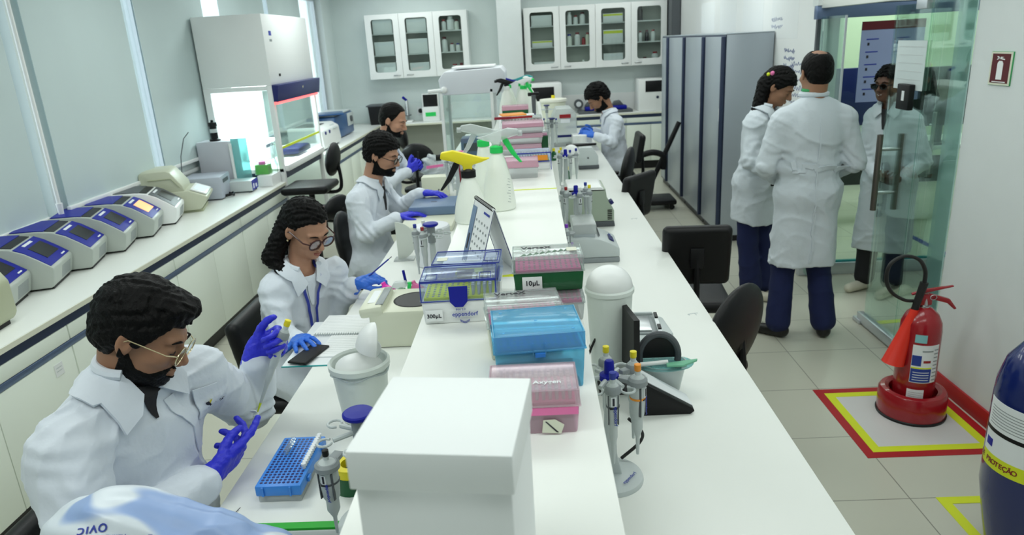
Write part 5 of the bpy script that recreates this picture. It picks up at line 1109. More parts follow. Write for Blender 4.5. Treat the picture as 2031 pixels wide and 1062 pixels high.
# ---------------------------------------------------------------- shelf: far boxes and clutter
tipbox((-.150, 3.60, SZ), .01, .175, .15, .055, .035, 'frost', 'pinkclear', 'pink', 'frosted tip box with pink lid in front of the blue-framed box', None)
t = tipbox((-.10, 3.83, SZ), .02, .195, .17, .045, .05, 'white', 'blueclear', 'limep', 'blue-framed clear tip box with orange rack behind the frosted pink one', 'orange')
MB().box(-.004, .199, -.006, -.002, .09, .096, 'inkblue').box(-.004, .0, -.006, -.002, .0, .096, 'inkblue').box(.195, .199, -.006, -.002, 0, .096, 'inkblue').box(.01, .19, -.006, -.002, .044, .049, 'inkblue').build('blue_frame', t)
MB().box(.10, .18, -.0045, -.003, .052, .08, 'orange').build('orange_strip', t)
for k in range(3):
    tipbox((-.20+.01*k, 4.40+.02*k, SZ+k*.062), .015*k, .255, .20, .036, .025, 'frost', 'pinkclear', mat('pale_pink_plastic', (.85, .55, .66), .45), ['lowest', 'middle', 'topmost'][k]+' box of the pale pink stack on the shelf', None, grp='stack of pale pink boxes')
tipbox((.045, 4.62, SZ), .0, .06, .12, .08, .03, 'greend', 'clear', 'pink', 'narrow dark green tip box at the right shelf edge beside the pink stack', None)
t = tipbox((-.22, 5.30, SZ), .02, .30, .22, .10, .03, 'white', 'clear', 'red', 'wide white box with red ruler-like strips on the shelf', None)
MB().box(-.10, .18, -.02, 0, .13, .145, 'red', xf=TR(.05, .02, 0) @ RZ(.06)).box(-.08, .05, -.06, -.03, .132, .15, 'redd', xf=TR(.03, .02, 0)).build('red_strips', t)
single(MB().box(-.15, .15, -.12, .12, 0, .09, 'paper', .003).box(-.12, .0, -.1215, -.12, .02, .07, 'bluel').box(.03, .12, -.1215, -.12, .03, .06, 'greyl'), 'carton', 'white and blue printed carton under the orange folder', 'box', (-.12, 5.95, SZ), .05)
single(MB().box(-.10, .10, -.09, .09, 0, .012, 'orange', .002), 'orange_folder', 'flat orange packet lying on the printed carton', 'packet', (-.15, 5.98, SZ+.09), .2)
single(MB().box(-.08, .08, -.03, .03, 0, .03, 'blue', .008), 'blue_packet', 'royal blue packet lying before the printed carton', 'packet', (-.10, 5.72, SZ), -.1)
single(MB().box(-.07, .07, -.05, .05, 0, .05, 'paper', .003).box(.0, .06, -.051, -.05, .01, .04, 'red'), 'small_carton', 'small white and red carton at the right shelf edge', 'box', (.03, 5.72, SZ), 0)
tipbox((-.25, 6.30, SZ), .02, .23, .16, .10, .035, 'greend', 'pinkclear', 'pink', 'far dark green tip box with pink lid on the shelf by the bench hood', None)
t = thing('pipette_holder', 'black pipette hanging on a small stand at the far right shelf edge', 'pipette stand', (.03, 6.35, SZ))
MB().lathe([(.05, 0), (.05, .008), (.01, .012), (.009, .22)], 'greym', 18).box(-.05, .05, -.02, .02, .21, .24, 'black', .006).build('post', t)
MB().cyl((.0, -.03, .06), (.0, -.03, .22), .016, 'greyd', .02).cyl((0, -.03, .0), (0, -.03, .06), .005, 'blue', .012).build('hanging_pipette', t)
# ---------------------------------------------------------------- chairs
def chair(loc, rz, label, back='square', seat_z=.50, back_h=.32, back_w=.40, arms=False, topz=None, grp='black vinyl lab chairs', base=True):
    """sitter faces local +y; the backrest is at -y"""
    t = thing('lab_chair', label, 'chair', loc, rz, grp)
    s = SDF(.02); s.rbox((0, 0, seat_z), (.22, .21, .035), None, .03); s.disp = lambda P: .006*np.cos(P[:, 0]*9)*np.cos(P[:, 1]*9)*-1
    s.mesh('seat', 'blackf', .016, t)
    bz = topz-back_h/2 if topz else seat_z+.30
    s = SDF(.02)
    if back == 'square': s.rbox((0, -.235, bz), (back_w/2, .032, back_h/2), [(1, 0, 0), (0, .98, .17), (0, -.17, .98)], .031)
    else: s.ell((0, -.235, bz), (back_w/2, .055, back_h/2), [(1, 0, 0), (0, .98, .17), (0, -.17, .98)])
    s.disp = lambda P: -.035*(P[:, 0]/.2)**2*(1)*0+.0
    bk = s.mesh('backrest', 'blackf', .010, t)
    MB().tube(interp([(0, -.08, seat_z-.05), (0, -.24, seat_z-.05), (0, -.285, seat_z+.03), (0, -.27, bz)], 14), .016, 'black', 8).box(-.035, .035, -.285, -.265, bz-.06, bz+.05, 'black', .005).build('back_bracket', t)
    MB().cyl((0, 0, .10), (0, 0, seat_z-.03), .026, 'black').cyl((0, 0, .24), (0, 0, .30), .034, 'greyd').build('gas_column', t)
    b = MB(); 
    for k in range(5):
        a = 2*PI*k/5+.3; c, s_ = math.cos(a), math.sin(a)
        MB().prism([(0.02, .07), (.27, .045), (.27, .065), (.02, .12)], -.018, .018, 'black', 'y', xf=RZ(a), bev=.004).build('base_arm', t)
        MB().cyl((c*.26-s_*.018, s_*.26+c*.018, .026), (c*.26+s_*.018, s_*.26-c*.018, .026), .026, 'black', n=14).build('caster', t)
    if arms:
        for s_ in (-1, 1):
            MB().tube(interp([(s_*.20, .0, seat_z-.03), (s_*.27, .0, seat_z), (s_*.28, .0, seat_z+.18)], 8), .013, 'black', 8).box(s_*.28-.035, s_*.28+.035, -.12, .13, seat_z+.17, seat_z+.20, 'black', .012).build('armrest', t)
    return t
c = chair((.86, 3.85, 0), -.08, 'black chair with wide square backrest and white sticker, between bench and doorway', topz=.99, back_w=.36, back_h=.34)
bk = [o for o in c.children if o.name.startswith('backrest')][0]
MB().box(-.025, .025, -.002, .002, -.012, .012, 'paper', .001).box(-.004, .018, -.003, -.002, -.004, .004, 'greyd').build('sticker', c, loc=(.01, -.276, .815))
chair((.64, 2.93, 0), .80, 'black rounded chair nearest the camera, tucked under the right bench', 'round', topz=.96, back_w=.44, back_h=.44)
chair((.60, 5.46, 0), .85, 'black square-backed chair halfway along the right bench', topz=.96, back_w=.40, back_h=.36)
chair((.64, 6.58, 0), PI/2-.25, 'black round-backed chair just behind the seated man on the right', 'round', topz=.98, back_w=.44, back_h=.40, arms=True)
chair((.88, 7.52, 0), PI/2, 'black chair the man on the right is seated on', topz=.97, back_w=.40, back_h=.30, seat_z=.52)
t = thing('folding_trolley', 'black folded stand with a long slanting bar behind the seated man on the right', 'stand', (1.38, 8.2, 0))
MB().cyl((-.10, 0, .10), (.30, 0, .98), .028, 'black').build('slanting_bar', t); MB().tube(interp([(-.15, -.02, .62), (.0, -.02, .65), (.12, -.02, .60), (.12, -.02, .45)], 14), .035, 'black', 10).build('arm_pad', t); MB().box(-.2, .25, -.2, .2, .06, .12, 'black', .02).build('base', t)
for k, (x, y) in enumerate(((-.15, -.15), (.2, -.15), (-.15, .15), (.2, .15))): MB().cyl((x, y-.012, .03), (x, y+.012, .03), .03, 'black').build('caster', t)
chair((-2.02, 6.28, 0), PI/2, 'black stool-like chair with raised back in front of the safety cabinet', 'round', seat_z=.80, topz=1.19, back_w=.34, back_h=.30)
chair((-1.82, 5.62, 0), PI/2-.3, 'black low chair standing in the aisle behind the second seated man', 'round', seat_z=.70, topz=.86, back_w=.34, back_h=.20)
chair((-1.08, 2.98, 0), -PI/2, 'black chair under the seated woman', topz=.86, back_w=.40, back_h=.30, seat_z=.46)
chair((-1.05, 4.62, 0), -PI/2, 'black chair under the second seated man', 'round', topz=.93, back_w=.42, back_h=.44, seat_z=.46)
chair((-1.16, 5.90, 0), -PI/2, 'black chair under the farthest seated man on the left', topz=.86, seat_z=.50)
chair((-1.16, 1.62, 0), -PI/2, 'black chair under the nearest seated man', topz=.80, seat_z=.44, back_w=.38, back_h=.26)
chair((-1.16, 7.6, 0), -PI/2+.4, 'black round-backed high chair far along the left bench', 'round', seat_z=.62, topz=1.22, back_w=.34, back_h=.30)
chair((-1.02, 7.02, 0), -PI/2+1.2, 'black chair with small round back by the foot of the bench hood', 'round', seat_z=.60, topz=1.08, back_w=.36, back_h=.28)
# ---------------------------------------------------------------- fire extinguisher
EX, EY = 1.905, 3.33
t = thing('extinguisher_stand', 'round dark red plastic stand holding the extinguisher', 'stand', (EX, EY, 0))
MB().lathe([(.158, 0), (.160, .004), (.160, .125), (.150, .140), (.130, .144), (.112, .136), (.106, .11), (.103, .04), (0, .04)], 'redd' if 0 else 'red', 48).build('stand_body', t); MB().lathe([(.163, 0), (.165, .012), (.160, .016)], 'black', 48).build('base_ring', t)
t = thing('fire_extinguisher', 'red fire extinguisher with orange-red horn and black hose', 'fire extinguisher', (EX+.0, EY, .042)); t.scale = (1.04, 1.04, .85)
MB().lathe([(.088, 0), (.092, .01), (.092, .50), (.088, .55), (.070, .60), (.040, .635), (.024, .645), (0, .645)], 'red', 44).build('cylinder', t)
MB().lathe([(.026, .640), (.026, .652), (.020, .655), (.018, .70)], 'steel', 20).build('neck_ring', t)
v = MB().box(-.03, .03, -.018, .018, .655, .72, 'red', .006).prism([(.0, .70), (.10, .665), (.135, .625), (.145, .632), (.11, .69), (.02, .725)], -.010, .010, 'red', 'y', bev=.003, xf=RZ(-.1)).build('valve', t)
MB().prism([(-.06, .715), (.02, .735), (.12, .765), (.12, .772), (.0, .75), (-.06, .725)], -.008, .008, 'red', 'y', bev=.002, xf=RZ(-.1)).build('lever', v); MB().tube([(.03+.015*math.cos(a), -.02, .705+.015*math.sin(a)) for a in np.linspace(0, 2*PI, 12, endpoint=False)], .002, 'steel', 5, closed=True).build('safety_pin', v)
lab = MB()
def wrap(R_, a0, a1, z0, z1, m, n=14, th=.0012, mb=None):
    mb = mb or MB(); V = []; Fc = []
    for i in range(n+1):
        a = a0+(a1-a0)*i/n
        for r in (R_, R_+th):
            for z in (z0, z1): V.append((r*math.cos(a), r*math.sin(a), z))
    for i in range(n):
        a, b = 4*i, 4*i+4; Fc += [(a+2, b+2, b+3, a+3), (a, a+1, b+1, b), (a, b, b+2, a+2), (a+1, a+3, b+3, b+1)]
    Fc += [(0, 2, 3, 1), (4*n, 4*n+1, 4*n+3, 4*n+2)]
    return mb.add(V, Fc, m)
A0 = -PI/2-.75
l1 = wrap(.0925, A0, A0+1.35, .20, .44, 'labelw'); wrap(.0936, A0+.02, A0+.98, .205, .29, 'labelb', mb=l1); wrap(.0936, A0+.02, A0+.98, .292, .300, 'ytape', mb=l1); wrap(.0936, A0+.02, A0+.45, .31, .375, 'labelb', mb=l1)
wrap(.0936, A0+.55, A0+.90, .33, .345, 'red', mb=l1); wrap(.0936, A0+.45, A0+.98, .40, .408, 'greym', mb=l1)
for k in range(9): wrap(.0936, A0+1.05, A0+1.30, .215+k*.024, .222+k*.024, 'greym', mb=l1)
for k in range(4): wrap(.0940, A0+.12, A0+.88, .218+k*.016, .222+k*.016, 'labelw', mb=l1)
l1.build('instruction_label', t)
l2 = wrap(.0925, A0-.05, A0+.75, .075, .155, 'labelw')
for k in range(5): wrap(.0936, A0+.05, A0+.65, .085+k*.013, .088+k*.013, 'greyl', mb=l2)
l2.build('inspection_label', t); wrap(.0925, A0+.05, A0+.60, .455, .505, mat('cyan_seal', (.25, .55, .58), .4)).build('seal_sticker', t)
MB().lathe([(.052, 0), (.050, .004), (.022, .30), (.018, .345), (0, .346)], 'redo', 30, TR(-.125, -.02, .30) @ RY(.22)).build('discharge_horn', t)
MB().cyl((-.055, -.02, .62), (-.022, -.02, .80), .016, 'cable', .019).build('horn_grip', t)
MB().tube(interp([(-.022, -.02, .80), (-.025, -.02, .87), (-.06, -.02, .94), (-.13, -.02, .965), (-.19, -.02, .92), (-.20, -.02, .83), (-.17, -.02, .75), (-.11, -.02, .70), (-.06, -.01, .685), (-.02, 0, .685)], 46), .0095, 'cable', 10).build('hose', t)
# ---------------------------------------------------------------- blue gas cylinder
GX, GY, GR = 1.785, 2.28, .165
t = thing('gas_cylinder', 'tall navy blue gas cylinder with white and yellow labels at the right picture edge', 'gas cylinder', (GX, GY, 0))
MB().lathe([(.10, 0), (.115, .01), (.14, .13), (GR, .28), (GR, .64), (GR*.98, .70), (GR*.86, .78), (GR*.6, .845), (.05, .88), (.045, .91), (0, .91)], 'cylblue', 56).build('cylinder_body', t)
MB().lathe([(.03, .91), (.03, .97), (.02, .98), (0, .98)], 'gold', 16).build('valve', t)

B0 = -3.50
l = wrap(GR, B0, B0+1.75, .50, .64, 'labelw', 30, .0012); wrap(GR+.0012, B0, B0+1.75, .515, .530, 'black', 30, .0008, l)
for k in range(7): wrap(GR+.0012, B0+.12, B0+1.5-.1*(k % 3), .545+k*.011, .548+k*.011, 'greym', 24, .0006, l)
l.build('white_label', t)
l = wrap(GR, B0, B0+1.75, .43, .50, 'labelw', 30, .0012); wrap(GR+.0012, B0+.10, B0+.32, .455, .485, 'blue', 8, .0008, l).build('maker_label', t)
l = wrap(GR, B0, B0+1.75, .375, .43, 'ytape', 30, .0012)
o = l.build('yellow_band', t)
txt = 'DE PROTE\u00c7\u00c3O'
mb = MB()
for i, ch in enumerate(txt):
    a = B0-.06+i*.098
    mb.text(ch, .027, 'redd', RZ(a) @ TR(GR+.002, 0, .402) @ FACE_PX, bold=True)
mb.build('band_lettering', o)
# ---------------------------------------------------------------- people
def unit(v): v = A3(v); return v/np.linalg.norm(v)
def frame(f, up=(0, 0, 1), tilt=0.0):
    f = unit(f); l = unit(np.cross(A3(up), f)); u = np.cross(f, l)
    if tilt: l, u = l*math.cos(tilt)+u*math.sin(tilt), u*math.cos(tilt)-l*math.sin(tilt)
    return f, l, u
def ridged(P, seed, fr=11.0):
    r = np.random.RandomState(seed); out = 0
    for k in range(3):
        d = unit(r.normal(size=3)+A3((0, 0, .3))); e = unit(r.normal(size=3)); g = unit(r.normal(size=3))
        q = P@d*fr*(1+.5*k)+1.7*np.sin(P@e*fr*.8+r.rand()*6)+.8*np.sin(P@g*fr*2.1+r.rand()*6)
        m = .5+.5*np.sin(P@g*fr*.6+r.rand()*6+P@e*fr*.4); out = out+((1-np.abs(np.sin(q)))**2.2)*m/(1+.4*k)
    return out
class Head:
    def __init__(s, c, f, s_=1.0, tilt=0.0, up=(0, 0, 1)):
        s.c = A3(c); s.f, s.l, s.u = frame(f, up, tilt); s.k = s_; s.R = np.array([s.f, s.l, s.u])
    def p(s, a, b, c): return s.c+(s.f*a+s.l*b+s.u*c)*s.k
    def loc(s, P): return (P-s.c)@s.R.T/s.k
    def flesh(s, S, smile=0.0, neck=None, nr=.056, jaw=1.0, lids=True):
        R, k, p = s.R, s.k, s.p; r = lambda *a: [x*k for x in a]
        S.ell(p(-.012, 0, .035), r(.096, .076, .086), R, k=.02); S.ell(p(.032, 0, -.028), r(.060, .063, .085), R, k=.02)
        S.ell(p(.034, 0, -.074), r(.052, .050*jaw, .038), R, k=.02); S.ell(p(.074, 0, -.092), r(.018, .022, .016), R, k=.016)
        for b in (-1, 1):
            S.ell(p(.060, b*.040, -.026), r(.026, .022, .020), R, k=.016)
            S.cap(p(.086, b*.010, .020), p(.074, b*.044, .022), .009*k, .008*k, k=.012)
        for b in (-1, 1): S.ell(p(.102, b*.031, .000), r(.020, .017, .012), R, k=.012, mode='s')
        S.cap(p(.086, 0, .008), p(.110, 0, -.030), .008*k, .0115*k, k=.008)
        for b in (-1, 1):
            S.ell(p(.100, b*.012, -.036), r(.012, .008, .008), R, k=.006)
            if lids: S.ell(p(.0755, b*.031, -.001), r(.0135, .0155, .0115), R, k=.003)
            S.cap(p(.088-.003, b*(.017+.006*smile), -.064+.006*smile), p(.096, 0, -.061), .0045*k, .0055*k, k=.005)
            S.cap(p(.086-.003, b*(.015+.004*smile), -.068+.004*smile), p(.095, 0, -.071), .0045*k, .0065*k, k=.005)
            e = np.array([s.f*.95+s.l*b*-.3, s.l*.95+s.f*b*.3, s.u])
            S.ell(p(-.006, b*.079, -.006), r(.019, .008, .031), e, k=.006); S.ell(p(-.002, b*.088, -.002), r(.010, .006, .018), e, k=.005, mode='s')
        S.cap(p(.104, -.012, -.0655), p(.104, .012, -.0655), .0022*k, k=.003, mode='s')
        if neck is not None: S.cap(p(-.028, 0, -.055), neck, nr*k*.95, nr*k*1.08, k=.03)
        return S
    def hair(s, vol=.012, line=None, disp=None, curls=.003, extra=None, bald=False):
        S = SDF(.015); k = s.k; R = s.R
        line = line or ([-.13, -.06, -.030, -.012, .018, .045, .062, .10], [-.085, -.078, -.050, .006, -.012, .020, .050, .066])
        S.ell(s.p(-.014, 0, .035), [(.096+vol)*k, (.077+vol*.8)*k, (.087+vol)*k], R); S.ell(s.p(-.045, 0, -.012), [(.062+vol*.6)*k, (.066+vol*.6)*k, .065*k], R, k=.02)
        def cut(P):
            q = s.loc(P); return (np.interp(q[:, 0], line[0], line[1])-q[:, 2])*k*.75
        S.fn(cut, k=.006, mode='i')
        if bald:
            S.ell(s.p(-.045, 0, .128), [.056*k, .048*k, .046*k], R, k=.004, mode='s')
        if extra: extra(S)
        S.disp = lambda P: curls*(np.sin(P[:, 0]*170+3*np.sin(P[:, 2]*90))*np.sin(P[:, 1]*150+2*np.sin(P[:, 0]*110))+.8*np.sin(P[:, 2]*210+4*np.sin(P[:, 1]*80)))
        return S
    def beard(s, flesh, th=.006, top=-.045, full=True):
        S = SDF(.004)
        def b(P):
            q = s.loc(P); up = np.interp(q[:, 0], [-.02, .0, .03, .06, .085, .11], [-.004, -.030, -.062, top-.022, top-.008, top-.004]); lip = np.hypot((q[:, 2]+.066)/.8, q[:, 1]*.55)-.0125
            d = flesh(P)-th*np.clip((up-q[:, 2])*60+.35, .3, 1)-.0015*np.sin(P[:, 0]*300)*np.sin(P[:, 2]*310+P[:, 1]*200)
            return np.maximum.reduce([d, (q[:, 2]-up)*.8, (-.116-q[:, 2]), -(q[:, 0]+.012)*.9, -lip])
        S.fn(b, pts=[(s.p(.04, 0, -.07), .11*s.k)]); return S
def finger(S, base, dirs, lens, r0, r1, k=.004):
    P = A3(base); n = len(lens)
    for i, (d, L_) in enumerate(zip(dirs, lens)):
        Q = P+unit(d)*L_; ra = r0+(r1-r0)*i/n; rb = r0+(r1-r0)*(i+1)/n; S.cap(P, Q, ra, rb, k=k if i == 0 else .002); P = Q
def hand(S, W, D, N, thumb=1, curls=((20, 25, 15),)*4, tdir=((.5, .8, .2), (.8, .5, .3), (.9, .3, .4)), s=1.0, spread=(6, 2, -3, -8), wr=.027, fa=None):
    D = unit(D); N = unit(A3(N)-D*(A3(N)@D)); Sd = np.cross(N, D)*thumb; W = A3(W)
    offs = (.030, .010, -.010, -.028); kl = (.088, .092, .087, .078); seg = ((.040, .025, .020), (.044, .028, .021), (.041, .026, .020), (.032, .020, .018))
    if fa is not None: S.cap(fa, W, wr*1.05*s, wr*.98*s, k=.01)
    for i in range(4):
        kb = W+(D*kl[i]+Sd*offs[i])*s; S.cap(W+(D*.010+Sd*offs[i]*.55)*s, kb, .0175*s, .0125*s, k=.012)
        a = math.radians(spread[i]); d0 = D*math.cos(a)+Sd*math.sin(a); ang = 0; dirs = []
        for c in curls[i if len(curls) > i else 0]: ang += math.radians(c); dirs.append(d0*math.cos(ang)+N*math.sin(ang))
        finger(S, kb, dirs, [x*s for x in seg[i]], .0102*s*(.9 if i == 3 else 1), .0076*s, k=.005)
    tb = W+(D*.022+Sd*.026)*s; S.cap(W+(D*.01+Sd*.012)*s, tb+(D*.012+Sd*.004)*s, .019*s, .015*s, k=.012)
    finger(S, tb, [D*a+Sd*b+N*c for a, b, c in tdir], [.042*s, .032*s, .026*s], .0135*s, .0088*s, k=.010)
    S.cap(W+(D*.02-Sd*.012)*s, W+(D*.065-Sd*.018)*s, .018*s, .014*s, k=.012)
    S.disp = lambda P: .0011*np.sin(P[:, 0]*180+2*np.sin(P[:, 2]*160))*np.sin(P[:, 1]*190+P[:, 2]*120)
    return S
def coat_sdf(J, fat=1.0, skirt=None, seed=1, amp=.010, neckr=.066, loose=1.0, legs=None):
    S = SDF(.04); tf, tl = J['tf'], J['tl']; up = unit(J['neck']-J['pelvis']); tf2 = unit(tf-up*(tf@up)); R = np.array([tf2, tl, up])
    c1 = J['pelvis']*.36+J['neck']*.64; c2 = J['pelvis']*.70+J['neck']*.30
    S.ell(c1-tf2*.012, [.118*fat, .180*fat, .205], R); S.ell(c2+tf2*.012, [.128*fat, .172*fat, .20], R); S.ell(J['pelvis'], [.135*fat, .18*fat, .14], R)
    for sd in 'RL':
        sh, el, wr = J['sh'+sd], J['el'+sd], J['wr'+sd]
        S.cap(J['neck']-up*.035+(sh-J['neck'])*.15, sh-up*.012, .056, .054*fat, k=.05); S.cap(sh-up*.012, el, .060*loose*fat, .052*loose, k=.035); S.cap(el, wr+(el-wr)*.02, .051*loose, .041*loose, k=.012)
    if skirt: skirt(S)
    if legs:
        for a, b, ra, rb in legs: S.cap(a, b, ra, rb, k=.06)
    S.cap(J['neck']+up*.012+tf2*.022, J['neck']+up*.25+tf2*.05, neckr, neckr*1.3, k=.012, mode='s')
    elb = [(J['elR'], unit(J['wrR']-J['elR'])), (J['elL'], unit(J['wrL']-J['elL'])), (J['shR'], unit(J['elR']-J['shR'])), (J['shL'], unit(J['elL']-J['shL']))]
    def disp(P):
        d = -amp*1.25*ridged(P, seed, 13)-amp*.5*ridged(P, seed+50, 26)
        for i, (e, ax) in enumerate(elb):
            q = P-e; dist = np.linalg.norm(q, axis=1); t = q@ax; d = d+amp*(.8 if i < 2 else .35)*np.exp(-(dist/(.12 if i < 2 else .10))**2)*np.sin(t*95+3*np.sin(P[:, 2]*25+P[:, 0]*19+i))
        return d
    S.disp = disp; return S
def joints(**k):
    J = {a: A3(b) for a, b in k.items()}; J['tf'] = unit(J['tf']); J['tl'] = unit(np.cross((0, 0, 1), J['tf'])); return J
def seated_legs(J, w_=.10, fwd_=.34):
    out = []
    for sd in (-1, 1):
        h = J['pelvis']+J['tl']*w_*sd; k_ = h+J['tf']*fwd_+A3((0, 0, -.02)); a = k_+J['tf']*.02; a[2] = .10; out.append((h, k_, a))
    return out
def collar(cs, J, wid, t, o, cm, spread=.085, v=.17):
    """laid-down collar: a band around the neck ending in two points on the chest"""
    up = unit(J['neck']-J['pelvis']); tf = unit(J['tf']-up*(J['tf']@up)); tl = J['tl']; n = J['neck']
    def row(r, dz, ext):
        P = []
        for a in np.linspace(-2.55, 2.55, 25):   # 0 = nape
            P.append(n-tf*math.cos(a)*r*1.0+tf*.02+tl*math.sin(a)*r+up*(dz-.02*(abs(a)/2.55)**2))
        return P
    inner = row(.070, .040, 0); outer = row(.070+wid, -.005, 0)
    for i, sg in ((0, -1), (-1, 1)):
        inner[i] = n+tf*.085+tl*sg*.020-up*.050; outer[i] = n+tf*.10+tl*sg*spread-up*(v*.62)
        j = 1 if i == 0 else -2; outer[j] = outer[j]+tl*sg*.015-up*.03
    I = cs.project(np.array(inner), .012, 3); O = cs.project(np.array(outer), .010, 5); Mid = cs.project((I+O)/2, .016, 5)
    G = np.stack([I, Mid, O], 1); N = cs.grad(G.reshape(-1, 3)).reshape(G.shape)
    st = MB(); c0 = Vector(n+up*.004+tf*.022-A3(o))
    P = [c0+Vector((tf*math.cos(a)*-.066+tl*math.sin(a)*.070)+up*(.024-.012*(abs(a)/2.3)**2)) for a in np.linspace(-2.3, 2.3, 22)]; st.tube(P, .013, cm, 8); st.build('collar_stand', t)
    return sheet(G, .006, N, 'collar', cm, t, o)
def glasses(H_, m, t, o, rim=.0018, w_=.024, h_=.018, sun=False, par=None):
    g = MB(); O = Vector(o)
    def V(a, b, c): return Vector(H_.p(a, b, c))-O
    for b in (-1, 1):
        g.tube([V(.106-.012*abs(math.cos(a)*b*.5+.5)*0, b*.033+w_*math.cos(a), -.006+h_*math.sin(a)*(1 if abs(math.sin(a)) < .9 else .97)) for a in np.linspace(0, 2*PI, 20, endpoint=False)], rim, m, 6, closed=True)
        g.tube([V(.104, b*(.033+w_), .002), V(.085, b*.080, .004), V(.0, b*.084, .006), V(-.015, b*.083, -.006)], rim*.9, m, 6)
    g.tube([V(.106, -.010, .0), V(.109, 0, .004), V(.106, .010, .0)], rim, m, 6)
    G = g.build('glasses', t); ln = MB()
    for b in (-1, 1):
        P = [V(.106, b*.033+w_*.96*math.cos(a), -.006+h_*.96*math.sin(a)) for a in np.linspace(0, 2*PI, 18, endpoint=False)]; f_ = Vector(H_.f)*.0012
        ln.add([tuple(p) for p in P]+[tuple(p-f_) for p in P], [tuple(range(18)), tuple(reversed(range(18, 36)))]+[(i, (i+1) % 18, 18+(i+1) % 18, 18+i) for i in range(18)], 'dlens' if sun else 'lens')
    ln.build('lenses', G); return G
def brows_eyes(H_, t, o, open_=.0, hair='hair'):
    mb = MB(); O = Vector(o); V = lambda *a: Vector(H_.p(*a))-O
    for b in (-1, 1):
        mb.tube([V(.094, b*.014, .019), V(.0935, b*.030, .0255), V(.081, b*.048, .020)], [.0022*H_.k, .0032*H_.k, .0016*H_.k], hair, 6)
    mb.build('eyebrows', t)
    for b in (-1, 1):
        if open_:
            e = MB().ball(tuple(V(.0775, b*.031, -.002)), .0125*H_.k, 'eyew', 14).build('eye', t); MB().ball(tuple(V(.0868, b*.031, -.0045)), .0048*H_.k, 'ink', 10).build('iris', e)
        else: MB().tube([V(.0885, b*.019, -.0065), V(.0900, b*.031, -.0095), V(.0850, b*.044, -.0065)], .0013*H_.k, 'ink', 5).build('eyelashes', t)
def make_person(label, loc, J, H_, skin, hc, coatm='coat', vox=.006, hvox=.004, legs='seated', legm='darkcloth', shoem='shoe', coatk=None, glovem=None, hands=None, beard=None, hairk=None, nr=.056, smile=0, lids=True, grp=None, fleshk=None):
    t = thing('person', label, 'person', loc); o = loc
    S = SDF(.02); H_.flesh(S, smile, J['neck']-unit(J['neck']-J['pelvis'])*.02, nr, lids=lids)
    flesh = SDF(.02); H_.flesh(flesh, smile, J['neck'], nr, lids=lids)
    up = unit(J['neck']-J['pelvis']); R = np.array([unit(J['tf']-up*(J['tf']@up)), J['tl'], up])
    S.ell(J['pelvis']*.36+J['neck']*.64, [.085, .14, .18], R, k=.04); S.ell(J['pelvis']*.8+J['neck']*.2, [.09, .13, .17], R, k=.04)
    for sd in 'RL': S.cap(J['neck']-up*.06, J['sh'+sd], .04, .042, k=.03); S.cap(J['sh'+sd], J['el'+sd], .042, .036, k=.02); S.cap(J['el'+sd], J['wr'+sd], .036, .024, k=.012)
    L_ = seated_legs(J) if legs == 'seated' else legs
    for (h, k_, a) in L_: S.cap(h, k_, .062, .045, k=.03); S.cap(k_, a, .045, .03, k=.02)
    if hands and glovem is None:
        for hk in hands: hand(S, **hk)
        S.disp = None
    S.mesh('body', skin, hvox, t, o)
    # trousers and shoes
    T_ = SDF(.03); T_.ell(J['pelvis']-up*.02, [.11, .155, .12], R)
    for (h, k_, a) in L_: T_.cap(h, k_, .085, .072, k=.04); T_.cap(k_, a+A3((0, 0, .02)), .070, .078 if legm == 'jeans' else .07, k=.02)
    T_.disp = lambda P: -.006*ridged(P, 5, 13); T_.mesh('trousers', legm, max(vox, .008), t, o)
    tf = J['tf']
    for i, (h, k_, a) in enumerate(L_):
        fd = J.get('foot%d' % i, tf); Z = SDF(.02); Z.cap((a[0]-fd[0]*.03, a[1]-fd[1]*.03, .045), (a[0]+fd[0]*.15, a[1]+fd[1]*.15, .034), .042, .034); Z.cap((a[0]-fd[0]*.03, a[1]-fd[1]*.03, .05), (a[0]-fd[0]*.01, a[1]-fd[1]*.01, .09), .04, .04); Z.half((0, 0, .004), (0, 0, -1))
        Z.mesh('shoe', shoem, .007, t, o)
    ck = coatk or {}; cs = coat_sdf(J, **ck); cs.mesh('lab_coat', coatm, vox, t, o)
    hs = H_.hair(**(hairk or {})); hs.mesh('hair', hc, max(hvox*.9, .003), t, o)
    if beard: H_.beard(flesh, **(beard if isinstance(beard, dict) else {})).mesh('beard', hc, max(hvox*.8, .0025), t, o)
    if hands and glovem:
        for hk in hands: G_ = SDF(.01); hand(G_, **hk); G_.mesh('glove', glovem, max(.0026, hvox*.7), t, o, pad=.02)
    return t, cs, flesh
CUR = lambda a, b=None, c=None: ((a, a if b is None else b, (a if b is None else b)*.6 if c is None else c),)*4
